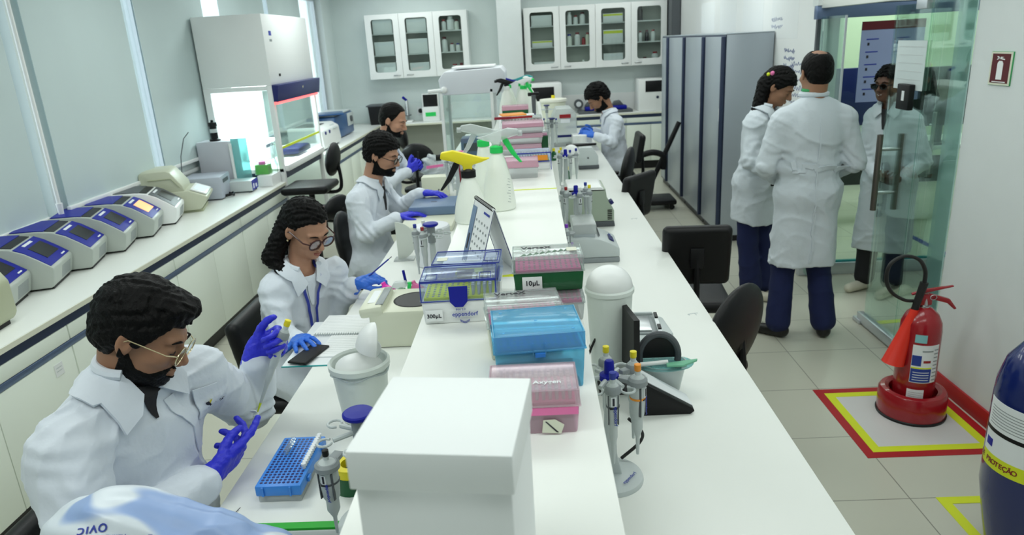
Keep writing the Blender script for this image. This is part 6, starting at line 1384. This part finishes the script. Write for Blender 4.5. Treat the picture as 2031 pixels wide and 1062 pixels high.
# --- nearest seated man
J = joints(tf=(.90, -.40, 0), neck=(-1.045, 1.585, 1.235), pelvis=(-1.10, 1.59, .60), shR=(-1.105, 1.395, 1.120), shL=(-.965, 1.765, 1.130), elR=(-1.040, 1.285, .905), wrR=(-.900, 1.555, .905), elL=(-.945, 2.02, .865), wrL=(-.880, 1.995, 1.045))
Hd = Head((-.975, 1.585, 1.325), (.86, .06, -.50), 1.04, tilt=-.10)
wR, wL = A3((-.885, 1.590, .908)), A3((-.887, 1.985, 1.09))
hR = dict(W=wR, D=(.42, .82, .16), N=(-.65, .35, .45), thumb=-1, curls=((8, 12, 8), (30, 32, 20), (48, 42, 25), (58, 45, 30)), tdir=((.80, .35, .45), (.95, .05, .30), (1, -.05, .05)), spread=(2, 0, -2, -4), s=1.12, wr=.030, fa=wR-unit((.46, .88, .0))*.04)
hL = dict(W=wL, D=(.88, .10, .30), N=(.08, -1, .04), thumb=1, curls=((76, 66, 48), (78, 66, 48), (78, 68, 48), (80, 70, 48)), tdir=((.70, .65, .20), (.85, .42, .25), (.95, .15, .28)), s=1.08, spread=(3, 1, -1, -3), fa=wL-unit((.07, 0, .18))*.05)
t, cs, fl = make_person('seated man nearest the camera in white coat and gold glasses, pipetting with blue gloves', (-1.2, 1.56, 0), J, Hd, 'skin', 'hair', vox=.0052, hvox=.0034, coatk=dict(fat=1.07, amp=.009, seed=4, loose=1.16, legs=[(h, k_, .095, .088) for h, k_, a in seated_legs(J)]), glovem='glove', hands=[hR, hL], beard=dict(th=.004), hairk=dict(vol=.015, curls=.0022, extra=lambda S: S.ell(Hd.p(.055, 0, .098), [.048, .062, .026], Hd.R, k=.02)))
o = (-1.2, 1.56, 0)
collar(cs, J, .070, t, o, 'coat', .11, .17); glasses(Hd, 'gold', t, o, .0016, .027, .023); brows_eyes(Hd, t, o)
up = unit(J['neck']-J['pelvis']); tf = unit(J['tf']-up*(J['tf']@up)); tl = J['tl']; nk = J['neck']
def onc(a, b, c): return nk+tf*a+tl*b+up*c
patch(cs, [onc(.09, .040, -.02), onc(.09, -.040, -.02), onc(.13, -.004, -.105), onc(.13, .004, -.105)], .003, .002, 'shirt', 'shirt', t, o)
pk = patch(cs, [(-.93, 1.665, 1.12), (-.900, 1.735, 1.11), (-.905, 1.742, 1.025), (-.92, 1.665, 1.035)], .004, .003, 'chest_pocket', 'coat', t, o)
mb = MB()
def lay(txt, size, c, ex, ey, m, par, cs=cs, o=o, off=.0085):
    tmp = MB().text(txt, size, m, None, ext=.0002); P = np.array(tmp.v); Q = A3(c)+P[:, :1]*A3(ex)+P[:, 1:2]*A3(ey); Q = cs.project(Q, off)+cs.grad(Q)*P[:, 2:3]*2; tmp.v = [tuple(v) for v in Q-A3(o)]; return tmp.build('lettering', par)
lay('VALE', .013, (-.90, 1.733, 1.058), tl*1.0, up, 'ink', pk)
q = MB().prism([(-.018, .012), (-.004, -.012), (.004, .0), (-.005, .012)], 0, .0008, 'ink').prism([(-.004, -.012), (.010, .014), (.0, .012)], 0, .0008, 'yellow')
P = np.array(q.v); Q = A3((-.91, 1.700, 1.060))+P[:, :1]*tl*.8+P[:, 1:2]*up*.8; Q = cs.project(Q, .0085)+cs.grad(Q)*P[:, 2:3]; q.v = [tuple(v) for v in Q-A3(o)]; q.build('emblem', pk)
ribbon(cs, interp([(-.965, 1.600, 1.14), (-.950, 1.605, 1.10), (-.930, 1.635, 1.05), (-.925, 1.650, 1.00), (-.93, 1.66, .95)], 16), .030, .002, .003, 'front_placket', 'coat', t, o)
for sd, a in (('R', hR), ('L', hL)):
    e, w2 = J['el'+sd], J['wr'+sd]; d = unit(w2-e); MB().cyl(Vector(w2-d*.055-A3(o)), Vector(w2+d*.010-A3(o)), .0485, 'coat', .046, n=26).build('sleeve_cuff', t)
w2 = hR['W']-unit((.42, .91, .0))*.035; MB().cyl(Vector(w2-unit((.42, .91, 0))*.03-A3(o)), Vector(w2-unit((.42, .91, 0))*-.004-A3(o)), .0315, 'skin', n=24).build('bare_wrist', t)
# the pipette he holds and the tube
ax = unit(A3((.41, .10, .907))); zq = Vector(ax).to_track_quat('Z', 'Y').to_matrix().to_4x4()
pp = pipette((0, 0, 0), 0, 'pipette with yellow button gripped upright in the left glove of the nearest man', 'yellow', L=.285, grp=None, xf=Matrix.Translation(Vector((-.874, 1.936, .934))) @ zq)
MB().lathe([(.0010, -.058), (.0022, -.03), (.0042, .004), (.0046, .012)], 'limep', 12).build('pipette_tip', pp)
t2 = thing('sample_tube', 'tiny white-capped tube pinched in the right glove of the nearest man', 'tube', (-.835, 1.805, .962)); MB().lathe([(.003, -.03), (.0065, -.012), (.0065, 0), (.009, .001), (.009, .005), (0, .0055)], 'frost', 16, RX(.3)).build('tube_body', t2); MB().lathe([(.0092, 0), (.0092, .0025), (0, .003)], 'labelw', 16, TR(-.006, .0, .012) @ RX(-.9)).build('open_cap', t2)
# --- seated woman
J = joints(tf=(.80, -.60, 0), neck=(-1.06, 2.985, 1.055), pelvis=(-1.15, 3.0, .56), shR=(-1.155, 2.875, .985), shL=(-.945, 3.110, .990), elR=(-1.115, 2.80, .80), wrR=(-1.00, 2.645, .835), elL=(-.955, 3.11, .80), wrL=(-.862, 3.09, .915))
Hd = Head((-1.005, 2.98, 1.225), (.72, -.52, -.46), 1.05, tilt=.02)
def long_hair(S):
    S.ell(Hd.p(-.085, .0, .010), [.055, .06, .06], Hd.R, k=.03)
    S.cap(Hd.p(-.075, -.045, -.03), A3((-1.155, 2.93, 1.115)), .045, .040, k=.02); S.cap(A3((-1.155, 2.93, 1.115)), A3((-1.105, 2.895, 1.055)), .040, .022, k=.02); S.cap(Hd.p(-.08, .03, -.03), A3((-1.11, 3.04, 1.08)), .045, .035, k=.02)
o = (-1.15, 3.0, 0); wR, wL = A3((-.985, 2.625, .845)), A3((-.835, 3.085, .925))
hR = dict(W=wR, D=(.42, -.68, .30), N=(.25, .10, -.95), thumb=1, curls=((5, 15, 8), (12, 18, 10), (18, 22, 12), (25, 25, 12)), tdir=((.4, .8, .1), (.6, .7, .1), (.7, .6, .1)), s=.98, spread=(18, 6, -6, -18), fa=wR-unit((.1, -.15, .03))*.04)
hL = dict(W=wL, D=(.93, .05, .25), N=(.10, .35, -.93), thumb=1, curls=((30, 45, 30), (45, 50, 30), (50, 50, 30), (55, 50, 30)), tdir=((.8, .4, .5), (.95, .0, .45), (.9, -.2, .2)), s=.98, fa=wL-unit((.09, 0, .11))*.04)
t, cs, fl = make_person('seated woman in white coat with dark round glasses, blue lanyard and curly black hair', o, J, Hd, 'skin2', 'hair', vox=.0062, hvox=.0038, coatk=dict(fat=.90, amp=.008, seed=9, loose=.98, legs=[(h, k_, .09, .08) for h, k_, a in seated_legs(J)]), glovem='glove2', hands=[hR, hL], hairk=dict(vol=.009, curls=.003, extra=long_hair, line=([-.13, -.06, -.030, -.012, .018, .045, .062, .10], [-.11, -.10, -.06, .012, .024, .052, .072, .085])), nr=.047)
collar(cs, J, .045, t, o, 'coat', .075, .15); glasses(Hd, 'frame', t, o, .0036, .028, .024); brows_eyes(Hd, t, o)
up = unit(J['neck']-J['pelvis']); tf = unit(J['tf']-up*(J['tf']@up)); tl = J['tl']; nk = J['neck']
patch(cs, [onc(.08, .030, -.02), onc(.08, -.030, -.02), onc(.12, -.006, -.15), onc(.12, .006, -.15)], .003, .002, 'blouse', 'coat', t, o)
for sg in (-1, 1): ribbon(cs, interp([onc(.02, sg*.072, .0), onc(.09, sg*.050, -.05), onc(.13, sg*.025, -.16), onc(.14, sg*.004, -.34), onc(.14, 0, -.38)], 26), .013, .010, .0015, 'lanyard', 'inkblue', t, o)
lp = Hd.p(.099, 0, -.066)-A3(o); MB().ball(tuple(lp), (.004, .004, .003), 'lips').tube([Vector(Hd.p(.0925, -.018, -.0655)-A3(o)), Vector(Hd.p(.1015, 0, -.0625)-A3(o)), Vector(Hd.p(.0925, .018, -.0655)-A3(o))], .0033, 'lips', 6).tube([Vector(Hd.p(.0915, -.015, -.070)-A3(o)), Vector(Hd.p(.1005, 0, -.0725)-A3(o)), Vector(Hd.p(.0915, .015, -.070)-A3(o))], .0038, 'lips', 6).build('lips', t)
MB().ball(tuple(Hd.p(-.004, -.083, -.040)-A3(o)), .005, 'gold', 10).build('earring', t)
single(MB().tube([(-.045, -.0, -.035), (.06, .01, .045)], .0035, 'inkblue', 8).tube([(.06, .01, .045), (.075, .012, .056)], .002, 'greyd', 6), 'pen', 'dark blue pen held in the raised left glove of the seated woman', 'pen', (-.745, 3.09, .985))
# --- second seated man
J = joints(tf=(.97, -.18, 0), neck=(-1.095, 4.72, 1.105), pelvis=(-1.19, 4.66, .56), shR=(-1.165, 4.535, 1.020), shL=(-1.08, 4.90, 1.045), elR=(-1.105, 4.44, .80), wrR=(-.915, 4.50, .885), elL=(-.98, 4.93, .86), wrL=(-.80, 4.86, .975))
Hd = Head((-1.005, 4.71, 1.285), (.90, -.22, -.32), 1.14)
o = (-1.19, 4.66, 0); wR, wL = A3((-.895, 4.51, .895)), A3((-.77, 4.85, .98))
t, cs, fl = make_person('second seated man in white coat with full black beard and thin glasses', o, J, Hd, 'skin2', 'hair', vox=.0075, hvox=.0048, coatk=dict(fat=1.05, amp=.010, seed=14, loose=1.06, legs=[(h, k_, .095, .085) for h, k_, a in seated_legs(J)]), glovem='glove', beard=dict(th=.007), hairk=dict(vol=.014, curls=.003), hands=[dict(W=wR, D=(.85, .25, .15), N=(0, 0, -1), thumb=1, curls=((15, 20, 10),)*4), dict(W=wL, D=(.9, -.1, -.05), N=(0, 0, -1), thumb=-1, curls=((15, 20, 10),)*4)])
collar(cs, J, .055, t, o, 'coat'); glasses(Hd, 'black', t, o, .0026, .025, .019); brows_eyes(Hd, t, o)
up = unit(J['neck']-J['pelvis']); tf = unit(J['tf']-up*(J['tf']@up)); tl = J['tl']; nk = J['neck']
patch(cs, [onc(.09, .034, -.02), onc(.09, -.034, -.02), onc(.13, -.006, -.18), onc(.13, .006, -.18)], .003, .002, 'shirt', 'shirt', t, o)
# --- farthest seated man on the left
J = joints(tf=(.97, -.15, 0), neck=(-1.215, 5.86, 1.215), pelvis=(-1.29, 5.88, .66), shR=(-1.285, 5.68, 1.13), shL=(-1.22, 6.05, 1.14), elR=(-1.17, 5.56, .93), wrR=(-1.035, 5.72, .985), elL=(-1.10, 6.10, .93), wrL=(-1.03, 5.93, .99))
Hd = Head((-1.125, 5.85, 1.395), (.90, -.22, -.36), 1.10)
o = (-1.29, 5.88, 0); wR, wL = A3((-1.025, 5.745, .993)), A3((-1.015, 5.91, 1.0))
t, cs, fl = make_person('farthest seated man on the left, short black beard, facing the bench hood', o, J, Hd, 'skin2', 'hair', vox=.010, hvox=.0055, coatk=dict(amp=.008, seed=3, legs=[(h, k_, .09, .08) for h, k_, a in seated_legs(J)]), glovem='glove', beard=dict(th=.0035), hairk=dict(vol=.006, curls=.0015, line=([-.13, -.06, -.030, -.012, .018, .045, .055, .10], [-.085, -.078, -.050, .006, .0, .050, .085, .11])), hands=[dict(W=wR, D=(.6, .45, .30), N=(-.2, .8, .2), thumb=-1, curls=((40, 55, 30),)*4), dict(W=wL, D=(.7, -.4, .30), N=(0, -.8, -.2), thumb=1, curls=((40, 55, 30),)*4)])
collar(cs, J, .05, t, o, 'coat'); brows_eyes(Hd, t, o)
single(MB().tube([(0, 0, -.04), (.01, 0, .06)], .006, 'black', 8), 'pen', 'black pen in the gloves of the farthest seated man on the left', 'pen', (-.955, 5.83, 1.07))
# --- seated man on the right bench
J = joints(tf=(-.98, -.05, 0), neck=(.805, 7.50, 1.205), pelvis=(.90, 7.52, .64), shR=(.855, 7.69, 1.125), shL=(.865, 7.32, 1.125), elR=(.80, 7.72, .92), wrR=(.66, 7.60, 1.0), elL=(.815, 7.25, .92), wrL=(.655, 7.27, .99))
Hd = Head((.695, 7.49, 1.355), (-.74, -.10, -.66), 1.12)
o = (.90, 7.52, 0); wR, wL = A3((.635, 7.58, 1.01)), A3((.63, 7.27, 1.0))
t, cs, fl = make_person('man bending over the right bench in a pale coat with light blue gloves', o, J, Hd, 'skin', 'hair', 'coat', vox=.010, hvox=.0058, coatk=dict(amp=.010, seed=21, loose=1.05, legs=[(h, k_, .095, .085) for h, k_, a in seated_legs(J)]), glovem='glove2', beard=dict(th=.004), hairk=dict(vol=.020, curls=.005, extra=lambda S: S.ell(Hd.p(-.06, 0, -.03), [.06, .065, .05], Hd.R, k=.02)), hands=[dict(W=wR, D=(-.9, -.2, .1), N=(0, -.8, -.4), thumb=-1, curls=((30, 40, 20),)*4), dict(W=wL, D=(-.9, .1, .25), N=(0, .6, -.6), thumb=1, curls=((25, 30, 20),)*4)])
collar(cs, J, .05, t, o, 'coat'); brows_eyes(Hd, t, o)
# --- standing man seen from behind
J = joints(tf=(-.10, 1, 0), neck=(1.695, 4.37, 1.545), pelvis=(1.695, 4.38, .96), shR=(1.875, 4.36, 1.415), shL=(1.515, 4.36, 1.415), elR=(1.960, 4.34, 1.14), wrR=(1.865, 4.58, 1.02), elL=(1.430, 4.36, 1.14), wrL=(1.56, 4.58, 1.02), foot0=(-.75, .55, 0), foot1=(.15, .9, 0))
Hd = Head((1.700, 4.385, 1.675), (-.10, 1, -.12), 1.06)
o = (1.69, 4.38, 0)
def skirt(S): 
    S.cap((1.635, 4.38, .96), (1.635, 4.39, .36), .125, .142, k=.04); S.cap((1.755, 4.38, .96), (1.765, 4.39, .36), .125, .142, k=.05); S.half((0, 0, .505), (0, 0, -1), k=.004)
t, cs, fl = make_person('standing man seen from behind in a long white coat and jeans, thinning crown', o, J, Hd, 'skin', 'hair', 'coat2', vox=.0075, hvox=.0052, legs=[(A3((1.61, 4.38, .90)), A3((1.585, 4.40, .47)), A3((1.56, 4.36, .09))), (A3((1.78, 4.38, .90)), A3((1.81, 4.40, .47)), A3((1.845, 4.34, .09)))], legm='jeans', coatk=dict(fat=1.12, amp=.008, seed=31, loose=1.12, skirt=skirt), hairk=dict(vol=.006, curls=.001, bald=True), hands=[dict(W=(1.86, 4.60, 1.01), D=(-.5, .8, 0), N=(-.6, 0, .5), thumb=1), dict(W=(1.575, 4.60, 1.01), D=(.5, .8, 0), N=(.6, 0, .5), thumb=-1)], grp=None)
ribbon(cs, [(1.695+.0*k, 4.20, 1.44-k*.06) for k in range(16)], .008, .001, .004, 'back_seam', 'coat2', t, o)
ribbon(cs, [(1.50+.39*k/20, 4.20, 1.13+.006*math.sin(k*.6)) for k in range(21)], .030, .001, .006, 'waist_band', 'coat2', t, o)
ribbon(cs, [(1.70, 4.20, .86-k*.04) for k in range(9)], .012, .001, .007, 'back_vent', 'coat2', t, o)
MB().tube([Vector(J['neck']-A3(o)+A3((.062*math.cos(a), .012+.062*math.sin(a), .035))) for a in np.linspace(0, 2*PI, 24, endpoint=False)], .010, 'greenshirt', 8, closed=True).build('shirt_collar', t)
MB().tube([Vector(J['neck']-A3(o)+A3((.072*math.cos(a), .010+.070*math.sin(a), .012))) for a in np.linspace(0, 2*PI, 24, endpoint=False)], .016, 'coat2', 8, closed=True).build('collar', t)
# --- standing woman by the lockers
J = joints(tf=(.72, -.69, 0), neck=(1.655, 5.12, 1.42), pelvis=(1.60, 5.14, .88), shR=(1.545, 5.03, 1.335), shL=(1.735, 5.24, 1.34), elR=(1.515, 4.97, 1.06), wrR=(1.66, 4.90, .95), elL=(1.80, 5.20, 1.08), wrL=(1.78, 5.02, .95), foot0=(.8, -.5, 0), foot1=(.8, -.5, 0))
Hd = Head((1.725, 5.085, 1.555), (.66, -.50, -.52), 1.02, tilt=.0)
def hair2(S):
    S.ell(Hd.p(-.07, 0, .0), [.06, .065, .07], Hd.R, k=.03); S.cap(Hd.p(-.08, -.03, -.03), A3((1.575, 5.08, 1.37)), .055, .040, k=.02); S.cap(Hd.p(-.07, .03, -.04), A3((1.64, 5.18, 1.33)), .05, .04, k=.02)
def skirt(S):
    S.cap((1.57, 5.11, .90), (1.57, 5.10, .42), .12, .140, k=.04); S.cap((1.64, 5.16, .90), (1.64, 5.16, .42), .12, .140, k=.04); S.half((1.60, 5.13, .605), (-.18, .1, -1), k=.004)
o = (1.60, 5.13, 0)
t, cs, fl = make_person('standing woman with long black hair, white coat and navy trousers in front of the lockers', o, J, Hd, 'skin', 'hair', 'coat2', vox=.0085, hvox=.0055, legs=[(A3((1.54, 5.09, .86)), A3((1.56, 5.08, .46)), A3((1.59, 5.06, .09))), (A3((1.67, 5.18, .86)), A3((1.69, 5.16, .46)), A3((1.70, 5.12, .09)))], legm='jeans', shoem='shoew', coatk=dict(fat=.93, amp=.008, seed=41, skirt=skirt), hairk=dict(vol=.014, curls=.003, extra=hair2), nr=.048, hands=[dict(W=(1.675, 4.895, .945), D=(.8, -.2, -.2), N=(.1, .5, .8), thumb=-1, curls=((30, 40, 20),)*4), dict(W=(1.78, 5.0, .945), D=(.1, -.9, -.1), N=(-.6, 0, .7), thumb=1, curls=((30, 40, 20),)*4)])
collar(cs, J, .05, t, o, 'coat2', .07, .14); brows_eyes(Hd, t, o)
MB().ball(tuple(Hd.p(-.07, -.07, .065)-A3(o)), .016, 'pink', 10).ball(tuple(Hd.p(-.09, -.07, .045)-A3(o)), .013, 'limep', 10).build('hair_clip', t)
t2 = thing('phone', 'dark phone held low by the standing woman beside the lockers', 'phone', (1.66, 4.86, .965), .4); MB().box(-.035, .035, -.006, .006, -.06, .06, 'black', .004).build('phone_body', t2)
# --- woman behind the glass
J = joints(tf=(-.80, -.60, 0), neck=(2.545, 5.16, 1.385), pelvis=(2.575, 5.15, .84), shR=(2.485, 5.27, 1.30), shL=(2.635, 5.03, 1.29), elR=(2.42, 5.22, 1.02), wrR=(2.44, 5.05, .90), elL=(2.715, 4.98, 1.0), wrL=(2.555, 4.91, .90), foot0=(-.9, -.4, 0), foot1=(-.8, -.6, 0))
Hd = Head((2.50, 5.14, 1.525), (-.86, -.50, -.02), 1.0)
def hair3(S): S.ell(Hd.p(-.06, 0, .02), [.085, .085, .085], Hd.R, k=.03); S.cap(Hd.p(-.08, .02, -.02), A3((2.60, 5.16, 1.40)), .055, .05, k=.02)
def skirt(S):
    S.cap((2.54, 5.19, .84), (2.52, 5.18, .20), .125, .145, k=.04); S.cap((2.62, 5.11, .84), (2.61, 5.10, .20), .125, .145, k=.04); S.half((0, 0, .335), (0, 0, -1), k=.004)
o = (2.57, 5.15, 0)
t, cs, fl = make_person('smiling standing woman in sunglasses-dark frames and white coat, half behind the glass door', o, J, Hd, 'skin3', 'hair', 'coat2', vox=.0085, hvox=.0055, legs=[(A3((2.53, 5.22, .82)), A3((2.50, 5.20, .45)), A3((2.48, 5.17, .09))), (A3((2.62, 5.08, .82)), A3((2.62, 5.06, .45)), A3((2.61, 5.02, .09)))], legm='darkcloth', shoem='shoew', smile=1.4, coatk=dict(fat=1.0, amp=.008, seed=51, loose=1.05, skirt=skirt), hairk=dict(vol=.016, curls=.006, extra=hair3), nr=.05, hands=[dict(W=(2.445, 5.03, .895), D=(-.1, -.9, 0), N=(.6, 0, .6), thumb=1, curls=((30, 40, 20),)*4), dict(W=(2.535, 4.905, .895), D=(-.9, 0, 0), N=(0, .4, .8), thumb=-1, curls=((30, 40, 20),)*4)])
collar(cs, J, .05, t, o, 'coat2', .07, .14); glasses(Hd, 'black', t, o, .003, .026, .019, sun=True); brows_eyes(Hd, t, o)
up = unit(J['neck']-J['pelvis']); tf = unit(J['tf']-up*(J['tf']@up)); tl = J['tl']; nk = J['neck']
patch(cs, [onc(.08, .034, -.02), onc(.08, -.034, -.02), onc(.12, -.006, -.16), onc(.12, .006, -.16)], .003, .002, 'shirt', 'shirt', t, o)
q = A3(Hd.p(.100, 0, -.0625))-A3(o); MB().tube([Vector(Hd.p(.0905, -.016, -.060)-A3(o)), Vector(Hd.p(.0995, 0, -.066)-A3(o)), Vector(Hd.p(.0905, .016, -.060)-A3(o))], .0032, 'eyew', 6).build('teeth', t)
t2 = thing('phone', 'dark phone held at the waist by the woman behind the glass', 'phone', (2.42, 4.93, .91), .3); MB().box(-.04, .04, -.035, .035, -.005, .005, 'black', .003).build('phone_body', t2)
# ---------------------------------------------------------------- printed plastic sleeve in the foreground
pm = bpy.data.materials.new('printed_film'); pm.use_nodes = True; nt = pm.node_tree; nn = nt.nodes; LL = nt.links; b = nn['Principled BSDF']; b.inputs['Roughness'].default_value = .36
tc = nn.new('ShaderNodeTexCoord'); nz = nn.new('ShaderNodeTexNoise'); nz.inputs['Scale'].default_value = 5.5; nz.inputs['Detail'].default_value = .6; nz.inputs['Distortion'].default_value = .8; LL.new(tc.outputs['Object'], nz.inputs[0])
cr = nn.new('ShaderNodeValToRGB'); cr.color_ramp.interpolation = 'EASE'; e = cr.color_ramp.elements; e[0].position = .44; e[0].color = (.30, .42, .70, 1); e[1].position = .50; e[1].color = (.70, .76, .82, 1); LL.new(nz.outputs['Fac'], cr.inputs[0]); LL.new(cr.outputs[0], b.inputs['Base Color'])
t = thing('plastic_cover', 'blue and white printed plastic bag standing nearest the camera at bottom left', 'bag', (-.76, 1.13, -.018))
o = (-.76, 1.13, 0)
S = SDF(.03); pr_ = [(-.915, 1.165-.075), (-.865, 1.168-.072), (-.80, 1.160-.07), (-.72, 1.130-.065), (-.645, 1.098-.06), (-.555, 1.045-.05), (-.48, .99-.05)]
rd_ = [.062, .075, .075, .068, .060, .05, .05]
for k in range(6): S.cap((pr_[k][0], 1.15, pr_[k][1]), (pr_[k+1][0], 1.14, pr_[k+1][1]), rd_[k], rd_[k+1], k=.04)
S.rbox((-.72, 1.14, .52), (.20, .085, .515), None, .07, k=.08); S.cap((-.90, 1.15, 1.05), (-.86, 1.14, .5), .075, .09, k=.05)
S.half((0, 0, .004), (0, 0, -1))
S.disp = lambda P: .0035*np.sin(P[:, 0]*38+3*np.sin(P[:, 2]*21))+.0025*np.sin(P[:, 2]*70+P[:, 0]*40+3*np.sin(P[:, 1]*40)) - .006*ridged(P, 8, 14)
fb = S.mesh('film', pm, .006, t, o)
for txt, sz, c, ang in (('ovic', .036, (-.845, 1.08, 1.152), PI+.15), ('Material', .011, (-.80, 1.08, 1.138), PI+.10), ('Po', .034, (-.700, 1.08, 1.122), PI/2+.35), ('Material', .011, (-.735, 1.08, 1.125), PI/2+.3)):
    ex = A3((math.cos(ang), .05*math.sin(ang), math.sin(ang)*1.0)); ey = A3((-math.sin(ang), .25*math.cos(ang), math.cos(ang)))
    lay(txt, sz, c, ex, ey, 'inkblue', fb, cs=S, o=o, off=.0015)
